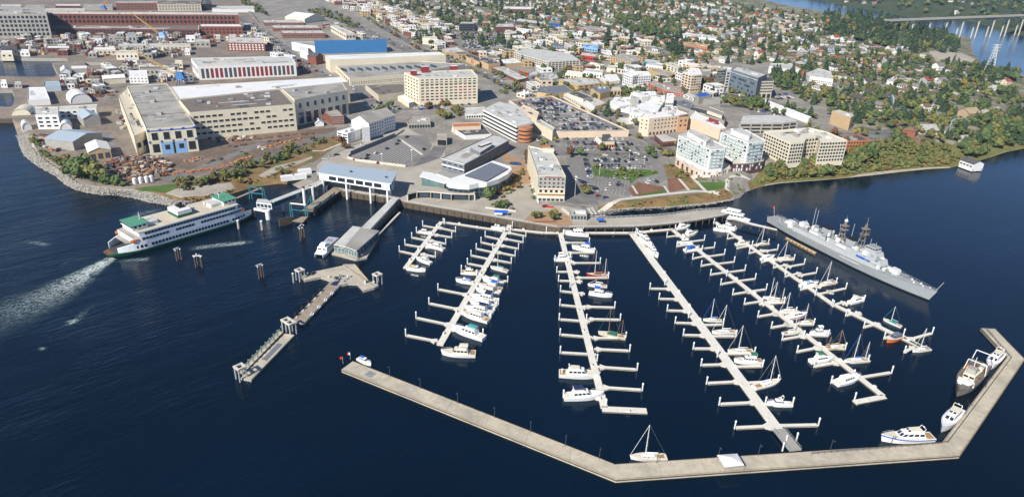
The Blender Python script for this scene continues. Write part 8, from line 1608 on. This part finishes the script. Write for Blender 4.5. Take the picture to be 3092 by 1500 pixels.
def leaves(kind,m,n,seed):
 rs=np.random.default_rng(seed);k=MB();k.mi(m);V=[];Fc=[]
 if kind=='conifer':
  for _ in range(n):
   z=1-rs.random()**.62*.93;rr=(1-z)*.235*(.55+.6*rs.random())+.012;a=rs.random()*6.283;c_=np.array([rr*math.cos(a),rr*math.sin(a),z]);u=np.array([math.cos(a),math.sin(a),-.55]);w_=np.array([-math.sin(a),math.cos(a),rs.normal()*.3]);s=.055+.05*(1-z)
   V+=[tuple(c_-u*s*.6-w_*s*.55),tuple(c_+u*s-w_*s*.4),tuple(c_+u*s+w_*s*.4),tuple(c_-u*s*.6+w_*s*.55)]
  core=[(0,.95,.0),(.5,.12,.11),(.12,.1,.14)]
  k.cyl(0,0,.12,.9,.13,.0,7,m)
 else:
  lobes=[(rs.normal()*.17,rs.normal()*.17,(.62 if kind=='broadleaf' else .5)+rs.normal()*.12,.17+rs.random()*.13)for _ in range(9)]
  for _ in range(n):
   x,y,z,r=lobes[rs.integers(len(lobes))];d=rs.normal(size=3);d/=np.linalg.norm(d);c_=np.array([x,y,z])+d*r*(.75+.35*rs.random());c_[2]=max(.05 if kind=='shrub' else .2,c_[2]);u=rs.normal(size=3);u-=d*(u@d)*.7;u/=np.linalg.norm(u);w_=np.cross(d,u);w_/=max(np.linalg.norm(w_),.1);s=.05+.045*rs.random()
   V+=[tuple(c_-u*s-w_*s),tuple(c_+u*s-w_*s*.7),tuple(c_+u*s+w_*s),tuple(c_-u*s*.8+w_*s)]
  for x,y,z,r in lobes:
   r*=.82;A_=[(x+r*math.cos(a)*math.cos(b),y+r*math.sin(a)*math.cos(b),max(.03,z+r*math.sin(b)))for b in(-.7,.35)for a in np.arange(5)*1.2566];kk=len(k.v);k.v+=A_+[(x,y,z+r)]
   for j in range(5):k.f+=[(kk+j,kk+(j+1)%5,kk+5+(j+1)%5,kk+5+j),(kk+5+j,kk+5+(j+1)%5,kk+10)];k.m+=[0,0]
 b0_=len(k.v);k.v+=V;k.f+=[(b0_+4*i,b0_+4*i+1,b0_+4*i+2,b0_+4*i+3)for i in range(n)];k.m+=[0]*n
 return k
LEAF={}
for kd,ms,n in(('conifer',['conifer'],190),('broadleaf',['broadleaf','olive_leaf','yellow_leaf','rust_leaf','conifer'],210),('shrub',['broadleaf','olive_leaf','rust_leaf'],90)):
 for m in ms:LEAF[kd,m]=[leaves(kd,m,n,s)for s in range(3)]
LM={kk:[b.mesh('crown')for b in v]for kk,v in LEAF.items()}
k=MB();k.cyl(0,0,-.05,.75,.022,.008,6,'trunk');TR1=k.mesh('trunk');k=MB();k.cyl(0,0,-.05,.5,.03,.02,6,'trunk');[k.bar((0,0,.3),(.2*math.cos(a),.2*math.sin(a),.62),.014,'trunk',4,.006)for a in(0,2.1,4.2)];TR2=k.mesh('trunk')
CN_={'conifer':'dark','broadleaf':'green','olive_leaf':'olive','yellow_leaf':'yellow','rust_leaf':'rusty red'}
LMK=[(l,x,y)for l,x,y in LANDMARKS if len(l.split())<=5];LXY=np.array([(x,y)for _,x,y in LMK])
def rank_labels(items,descs,take):
 """one label per item: by what it looks like and its rank in nearness to a landmark among its likes"""
 out={};P=np.array([(i[0],i[1])for i in items]);used=set()
 for d in sorted(set(descs)):
  idx=[i for i,q in enumerate(descs)if q==d];D=np.hypot(P[idx][:,None,0]-LXY[None,:,0],P[idx][:,None,1]-LXY[None,:,1]);rk_=D.argsort(0).argsort(0)
  for a,i in enumerate(idx):
   if i not in take:continue
   near=np.argsort(D[a])[:7];j=min(near,key=lambda q:rk_[a,q]);r=rk_[a,j]+1;out[i]='%s, %snearest to the %s'%(d,'' if r==1 else ordn(r)+' ',LMK[j][0])
 return out
def hdesc(h):return '%s house with %s roof'%(h[3],h[4])
for kd in('conifer','broadleaf','shrub'):
 it=ALL[kd];P=np.array([(t[0],t[1])for t in it]);z,_=elev_np(P);ok=shoreok(P)&(z>.6);it=[(*t,zz)for t,zz,o_ in zip(it,z,ok)if o_];sz=[size_of(t[0],t[1],t[3])for t in it];od=np.argsort(sz)[::-1];take=set(int(i)for i in od[:290 if kd!='shrub' else 240]);rot=rng.uniform(0,6.28,len(it))
 def tdesc(t):s='tall' if t[3]>{'conifer':17,'broadleaf':9,'shrub':2.3}[kd]else('small' if t[3]<{'conifer':12,'broadleaf':5,'shrub':1.5}[kd]else 'middling');return '%s %s %s'%(s,CN_[t[2]],{'conifer':'pointed conifer','broadleaf':'leafy tree','shrub':'garden shrub'}[kd])
 lab=rank_labels(it,[tdesc(t)for t in it],take);rest={}
 for i,t in enumerate(it):
  x,y,m,h,zz=t;v_=i%3;wsc=h*(random.uniform(.85,1.2)if kd!='shrub' else random.uniform(1.1,1.6))
  if i in take:
   o=thing({'conifer':'conifer_tree','broadleaf':'leafy_tree','shrub':'shrub'}[kd],lab[i],{'conifer':'conifer','broadleaf':'tree','shrub':'shrub'}[kd],(x,y,zz),{'conifer':'conifers through the town','broadleaf':'leafy trees through the town','shrub':'shrubs in the planting'}[kd]);o.rotation_euler=(0,0,rot[i]);o.scale=(wsc,wsc,h)
   c_=bpy.data.objects.new('crown',LM[kd,m][v_]);LINK(c_);c_.parent=o
   tr=bpy.data.objects.new('trunk',TR1 if kd=='conifer' else TR2);LINK(tr);tr.parent=o
  elif sz[i]>0:rest.setdefault((m,v_),[]).append((x,y,zz,wsc,h,rot[i]))
 if not rest:continue
 Vs,Fs,Ms,off=[],[],[],0;names=[]
 for(m,v_),L_ in rest.items():
  b=LEAF[kd,m][v_];bv=np.array(b.v);bf=np.array([f if len(f)==4 else(*f,f[-1])for f in b.f if len(f)in(3,4)])
  sel=np.arange(len(bf));
  if m not in names:names.append(m)
  for(x,y,zz,ws_,h,a)in L_:
   ca,sa=math.cos(a),math.sin(a);q=bv*(ws_,ws_,h);Vs.append(np.column_stack([q[:,0]*ca-q[:,1]*sa+x,q[:,0]*sa+q[:,1]*ca+y,q[:,2]+zz]));Fs.append(bf+off);Ms.append(np.full(len(bf),names.index(m)));off+=len(bv)
 V=np.concatenate(Vs);Fq=np.concatenate(Fs);Mi=np.concatenate(Ms);me=bpy.data.meshes.new('trees');tri=Fq[:,2]==Fq[:,3];lens=np.where(tri,3,4);st=np.concatenate([[0],np.cumsum(lens)[:-1]]);msk=np.ones(Fq.shape,bool);msk[tri,3]=False
 me.vertices.add(len(V));me.vertices.foreach_set('co',V.astype(np.float32).ravel());me.loops.add(int(lens.sum()));me.loops.foreach_set('vertex_index',Fq[msk].astype(np.int32));me.polygons.add(len(Fq));me.polygons.foreach_set('loop_start',st.astype(np.int32));me.polygons.foreach_set('material_index',Mi.astype(np.int32))
 for m in names:me.materials.append(MATS[m])
 me.update(calc_edges=True);me.validate();o=bpy.data.objects.new({'conifer':'distant_conifers','broadleaf':'distant_trees','shrub':'distant_shrubs'}[kd],me);LINK(o);tag(o,kind='stuff',cat='trees',label='mass of further trees spread through the town')
fp_=MB();FB=[]
k=[LEAF['conifer','conifer'],LEAF['broadleaf','broadleaf'],LEAF['broadleaf','olive_leaf']];Vs,Fs,Ms,off=[],[],[],0
fpoly=[tuple(G(*p).xy)for p in[(2440,-12),(2471,-1),(2564,21),(2666,38),(2750,52),(2850,56),(2940,66),(2985,81),(3020,95),(3110,108),(3200,-40),(2500,-40)]];A_=np.array(fpoly);lo,hi=A_.min(0),A_.max(0);cnt=0;FHS=[]
while cnt<1500:
 x,y=random.uniform(lo[0],hi[0]),random.uniform(lo[1],hi[1])
 if not inside((x,y),fpoly):continue
 px,py=PR((x,y,5))
 cnt+=1
 if not(2300<px<3150 and py>-60):continue
 FB.append((x,y))
zf,df=elev_np(np.array(FB))
for(x,y),zz,dd in zip(FB,zf,df):
 if dd<25:continue
 if random.random()<.06:FHS.append((x,y,random.uniform(0,3),random.choice(('white','cream','grey')),random.choice(HRn),random.uniform(.9,1.3),zz));continue
 t=random.choices((0,1,2),(45,35,20))[0];b=k[t][random.randrange(3)];bv=np.array(b.v);h=random.uniform(12,24)if t==0 else random.uniform(9,16);a=random.random()*6;q=bv*(h*1.1,h*1.1,h);ca,sa=math.cos(a),math.sin(a);bf=[tuple(i+off for i in f)for f in b.f];Vs.append(np.column_stack([q[:,0]*ca-q[:,1]*sa+x,q[:,0]*sa+q[:,1]*ca+y,q[:,2]+zz]));Fs+=bf;Ms+=[t]*len(bf);off+=len(bv)
me=bpy.data.meshes.new('forest');me.from_pydata(np.concatenate(Vs).tolist(),[],Fs)
for m in('conifer','broadleaf','olive_leaf'):me.materials.append(MATS[m])
me.polygons.foreach_set('material_index',Ms);me.update();o=bpy.data.objects.new('far_forest',me);LINK(o);tag(o,'far wooded bank beyond the narrows','forest',None,'stuff')
HM=[]
for l,w_,e,r_,hip in((11,8,3.0,5.4,0),(9,8,5.2,7.6,0),(13,8.5,2.9,4.6,2.5),(9.5,9,5,7,3)):
 a=MB();
 if hip:a.box((0,0,-2.5),(l,w_,e+2.5),'objcol')
 else:
  for s in(-1,1):a.poly([(s*l/2,-w_/2,-2.5),(s*l/2,w_/2,-2.5),(s*l/2,w_/2,e),(s*l/2,0,r_),(s*l/2,-w_/2,e)],'objcol');a.poly([(-l/2,s*w_/2,-2.5),(l/2,s*w_/2,-2.5),(l/2,s*w_/2,e),(-l/2,s*w_/2,e)],'objcol')
 b=MB();o_=.5;x0=l/2+o_
 for s in(-1,1):
  b.poly([(-x0,s*(w_/2+o_),e-.25),(x0,s*(w_/2+o_),e-.25),(x0-hip,0,r_+.1),(-x0+hip,0,r_+.1)],'roofcol');b.poly([(-x0,s*(w_/2+o_),e-.45),(x0,s*(w_/2+o_),e-.45),(x0,s*(w_/2+o_),e-.25),(-x0,s*(w_/2+o_),e-.25)],'roofcol')
  if hip:b.poly([(s*x0,-w_/2-o_,e-.25),(s*x0,w_/2+o_,e-.25),(s*(x0-hip),0,r_+.1)],'roofcol')
 c_=MB();c_.box((l*.2,w_*.15,e),(.8,.6,r_-e+.9),'brick');g=MB()
 for s in(-1,1):
  for q in(-.3,0,.3):g.box((q*l,s*w_/2,1.0),(1.3,.12,1.2),'glass')
  g.box((s*l/2,.15*w_,1),(.12,1.3,1.2),'glass')
 HM.append((a.mesh('wall'),b.mesh('roof'),c_.mesh('chimney'),g.mesh('window'),a,b))
HS=[h for h in ALL['house']if size_of(h[0],h[1],5)>0];hz_,hd_=elev_np(np.array([(h[0],h[1])for h in HS]));HS=[(*h,z)for h,z,d in zip(HS,hz_,hd_)if d>12 and z>2];HS+=[h for h in FHS if size_of(h[0],h[1],5)>0]
HS.sort(key=lambda h:-size_of(h[0],h[1],h[5]));take=set(range(min(295,len(HS))));lab=rank_labels(HS,[hdesc(h)for h in HS],take);RM={};hm=MB()
for wn_,v in HW.items():mat('house_'+wn_,v,.8,.12,.4)
for rn_,v in HR.items():mat('shingle_'+rn_,v,.9,.18,.5)
for i,(x,y,a,wc,rc_,s,z)in enumerate(HS):
 t=HM[i%4]
 if i in take:
  o=thing('house',lab[i],'house',(x,y,z),'houses on the hill');o.rotation_euler=(0,0,a);o.scale=(s,s,s)
  for nm,me,cl in(('wall',t[0],HW[wc]),('roof',t[1],HR[rc_]),('chimney',t[2],(1,1,1)),('window',t[3],(1,1,1))):
   if nm=='chimney' and s<.85:continue
   c_=bpy.data.objects.new(nm,me);LINK(c_);c_.parent=o;c_.color=(*cl,1)
 else:
  ca,sa=math.cos(a)*s,math.sin(a)*s
  for b,m in((t[4],'house_'+wc),(t[5],'shingle_'+rc_)):
   kk=len(hm.v);hm.v+=[(p[0]*ca-p[1]*sa+x,p[0]*sa+p[1]*ca+y,p[2]*s+z)for p in b.v];hm.f+=[tuple(j+kk for j in f)for f in b.f];hm.m+=[hm.mi(m)]*len(b.f)
if hm.f:stuff(hm,'distant_houses','many further small houses up the hill','houses')
TB=[];tz=[tuple(GL(*p).xy)for p in[(960,-10),(1100,-12),(1160,20),(1420,100),(1700,95),(1960,125),(2010,200),(2170,205),(2170,250),(2330,300),(2560,390),(2650,420),(2400,330),(2150,300),(1800,330),(1560,290),(1340,160),(1200,90)]]
A_=np.array(tz);lo,hi=A_.min(0),A_.max(0);tries=0;used=[]
while len(TB)<280 and tries<30000:
 tries+=1;x,y=random.uniform(lo[0],hi[0]),random.uniform(lo[1],hi[1]);l,w_=random.uniform(9,28),random.uniform(8,18);r=math.hypot(l,w_)/2
 if not inside((x,y),tz)or near_street(x,y,w_*.5+2)or any(math.hypot(x-u[0],y-u[1])<(r+u[2])*.72 for u in used):continue
 if any(inside((x+dx*l*.6,y+dy*w_*.7),f)for f in FOOT for dx in(-1,0,1)for dy in(-1,0,1)):continue
 if any(nm=='parking_lot' and inside((x,y),pl)for nm,_,pl in ZONES):continue
 used.append((x,y,r));TB.append((x,y,l,w_,random.uniform(4.5,10),random.choice(('white','cream','tan','brick','grey_wall','peach','white','beige')),random.choice(('light_roof','white_roof','grey_roof','white_roof','dark_roof','brown_roof'))))
dn={'grey_wall':'grey','light_roof':'pale','white_roof':'white','grey_roof':'grey','dark_roof':'black','brown_roof':'brown'}
n_town=len(TB);yz=[tuple(KL(1,*p).xy)for p in[(0,350),(1100,340),(2500,360),(2480,390),(2150,395),(1780,480),(1760,560),(1300,580),(700,520),(0,520)]];yz2=[tuple(KL(1,*p).xy)for p in[(560,740),(1250,620),(1760,600),(1780,760),(1200,800),(1080,900),(600,880)]];yz3=[tuple(KL(2,*p).xy)for p in[(130,250),(350,380),(560,540),(640,640),(560,640),(320,480),(130,340)]];yz4=[tuple(KL(2,*p).xy)for p in[(880,220),(1250,330),(1440,400),(1200,390),(880,300)]]
for pl_y,nn_ in((yz,70),(yz2,26),(yz3,10),(yz4,9)):
 A_=np.array(pl_y);lo,hi=A_.min(0),A_.max(0);tries=0;c0=len(TB)
 while len(TB)-c0<nn_ and tries<6000:
  tries+=1;x,y=random.uniform(lo[0],hi[0]),random.uniform(lo[1],hi[1]);l,w_=random.uniform(7,22),random.uniform(6,12);r=math.hypot(l,w_)/2
  if not inside((x,y),pl_y)or any(inside((x,y),h)for h in holes)or any(math.hypot(x-u[0],y-u[1])<(r+u[2])*.7 for u in used):continue
  if any(inside((x+dx*l*.6,y+dy*w_*.7),f)for f in FOOT for dx in(-1,0,1)for dy in(-1,0,1)):continue
  used.append((x,y,r));TB.append((x,y,l,w_,random.uniform(3.5,9),random.choice(('white','grey_wall','beige','cream','brick','grey_wall')),random.choice(('light_roof','white_roof','grey_roof','white_roof','brown_roof'))))
tl=rank_labels(TB,['%s box building with %s roof'%(dn.get(t[5],t[5]),dn[t[6]])for t in TB],set(range(len(TB))))
for i,(x,y,l,w_,h,wl,rf)in enumerate(TB):
 z=ZP(x,y);r=thing('town_building' if i<n_town else 'yard_building',tl[i],'building',(x,y,z),'small box buildings in town');a=GA+random.choice((0,0,.5));ca,sa=math.cos(a),math.sin(a)
 pl=[(x+u*l/2*ca-v*w_/2*sa,y+u*l/2*sa+v*w_/2*ca)for u,v in((-1,-1),(1,-1),(1,1),(-1,1))];k=MB();k.prism(pl,z-3,z+h,wl,False);k.obj('wall',r);k=MB();k.poly([(*p,z+h-.4)for p in pl],rf);k.obj('roof',r)
 for e in range(4):
  if(Vector(pl[(e+1)%4])-Vector(pl[e])).cross(Vector((x,y))-0*Vector(pl[e]))is None:continue
  mid=(Vector(pl[e])+Vector(pl[(e+1)%4]))/2;nr=mid-Vector((x,y))
  if nr.dot(Vector((x,y)))<0:windows(r,pl,e,z+.5,z+h-.6,max(1,int(h/3.4)),max(2,int((Vector(pl[(e+1)%4])-Vector(pl[e])).length/5)),wf=.5,hf=.5)
 roof_units(r,pl,z+h-.4,random.randint(0,3),s=(1.2,3))
for i,(c,x,y,h)in enumerate([('n',915,1005,14),(7,1280,560,8),(7,1560,420,8),(7,1700,480,8),(6,1420,470,9),(6,1700,430,9),(3,900,1100,8)]):
 p=KL(c,x,y);zz=p.z+(hr-1.2 if c==3 else 0);r=thing('street_lamp',['tall white lamp mast in the shadow of the grey hotel','lamp mast at the left of the bayside car park','lamp mast in the middle of the bayside car park','lamp mast at the right of the bayside car park','lamp mast on the near edge of the holding lot','lamp mast at the right edge of the holding lot','lamp mast on the rooftop car park'][i],'street lamp',(p.x,p.y,zz),'tall lamp masts')
 k=MB();k.cyl(p.x,p.y,zz,zz+h,.16,.1,6,'pale_steel');k.obj('mast',r);k=MB();k.cyl(p.x,p.y,zz+h,zz+h+.5,.9,.6,8,'white');k.obj('lamp_head',r)
p=KL(7,485,455);r=thing('reflecting_pool','dark oval reflecting pool on the brick plaza behind the round hall','pool',p);k=MB();k.cyl(p.x,p.y,p.z,p.z+.35,5,5,20,'pale_concrete','blue_glass');k.obj('basin',r)
for i in range(6):
 p=KL(7,562+(i%2)*8,745+i*22);k=MB();k.loft([[(-1.6,-.3,0),(-1.6,.3,0),(1.6,.3,0),(1.6,-.3,0)],[(-.5,-.2,3+i%3),(-.5,.2,3+i%3),(1.3,.2,2.6+i%3),(1.3,-.2,2.6+i%3)]],'dark_grey');o=k.obj('fin_sculpture',None,p);tag(o,'dark fin sculpture on the sloping plaza, %s from the back of its row'%ordn(i+1),'sculpture','fin sculptures on the plaza')
for i,(c,pts,w_,h,m,lb)in enumerate([(7,[(300,735),(400,705),(480,665),(545,640)],1.2,1.4,'brick','long curved brick planter wall below the round hall'),(7,[(640,650),(662,730),(705,820)],.8,1.2,'white','white planter wall along the left side of the grey hotel'),(7,[(205,870),(330,885),(495,905)],.8,.9,'pale_concrete','pale planter wall around the quay trees'),(7,[(740,858),(850,866)],1.4,.7,'red','long red bench in front of the grey hotel'),(7,[(930,880),(1010,945),(1160,955)],1,1.2,'pale_concrete','pale retaining wall by the boardwalk steps'),(7,[(640,1003),(870,1000)],.7,.5,'brick','low brick kerb round the boardwalk trees')]):
 q=[KL(c,*v).xy for v in pts];r=thing('planter_wall' if m!='red' else 'long_bench',lb,'wall' if m!='red' else 'bench',(*q[0],4));k=MB();k.prism(ribbon(q,w_),3.9,4+h,m);k.obj('body',r)
r_,*_=bld('pavilion','small grey waterfront pavilion with stairs beside the boardwalk','building',7,[(1010,925),(1165,930),(1150,885),(1000,880)],h=4.2,wall='grey_wall',top='light_roof',units=3,win=[(0,.1,.8,1,5,dict(wf=.7,hf=.8,pane='blue_glass'))])
for s in((1170,870,1215,945),(1205,865,1250,945)):
 a,b=KL(7,s[0],s[1]),K0(7,s[2],s[3],1.0);r=thing('gangway','pale gangway down the rocks %s beside the pavilion'%('nearer' if s[0]==1170 else 'farther right'),'gangway',a);k=MB();d=(b-a).xy.normalized();nn=Vector((-d.y,d.x))*.9;k.poly([(a.x-nn.x,a.y-nn.y,a.z+.2),(b.x-nn.x,b.y-nn.y,2.2),(b.x+nn.x,b.y+nn.y,2.2),(a.x+nn.x,a.y+nn.y,a.z+.2)],'pale_concrete');k.bar((a.x-nn.x,a.y-nn.y,a.z+1.1),(b.x-nn.x,b.y-nn.y,3.2),.06,'steel');k.bar((a.x+nn.x,a.y+nn.y,a.z+1.1),(b.x+nn.x,b.y+nn.y,3.2),.06,'steel');k.obj('ramp',r)
for i in range(14):
 u=i/13;p=G(1240,606,4).lerp(G(1700,682,4),u)+Vector((0,2.2,0));k=MB();k.cyl(0,0,0,4.2,.1,.08,6,'pale_steel');k.cyl(0,0,4.2,4.8,.28,.2,8,'white');o=k.obj('quay_lamp',None,p);tag(o,'white lamp post along the quay edge, %s from the left'%ordn(i+1),'lamp post','lamp posts on the quay')
for i in range(16):
 u=(i+.5)/16;q=op[2+int(u*6)].lerp(op[3+int(u*6)],u*6%1);k=MB();k.cyl(0,0,0,4.2,.1,.08,6,'pale_steel');k.cyl(0,0,4.2,4.8,.28,.2,8,'white');o=k.obj('boardwalk_lamp',None,(q.x,q.y+.8,4));tag(o,'white lamp post along the boardwalk, %s from the left'%ordn(i+1),'lamp post','lamp posts on the boardwalk')
rl_=MB()
for a,b in(((0,475),(640,265)),((0,490),(660,275)),((0,335),(880,150)),((300,190),(1000,130))):
 for o_ in(-.75,.75):A_,B_=KL(6,*a).xy,KL(6,*b).xy;d=(B_-A_).normalized();nn=Vector((-d.y,d.x))*o_;rl_.prism(ribbon([A_+nn,B_+nn],.22),4.0,4.06,'rust')
structure(rl_,'yard_rails')
hz=bpy.data.materials.new('air');hz.use_nodes=True;nt=hz.node_tree;nt.nodes.clear();out=nt.nodes.new('ShaderNodeOutputMaterial');pv=nt.nodes.new('ShaderNodeVolumePrincipled');pv.inputs['Color'].default_value=(.62,.80,1,1);pv.inputs['Density'].default_value=.00006;pv.inputs['Anisotropy'].default_value=.25;nt.links.new(pv.outputs[0],out.inputs['Volume']);MATS['air']=hz
k=MB();k.box((0,3250,-4.2),(18400,12000,171),'air');stuff(k,'haze')
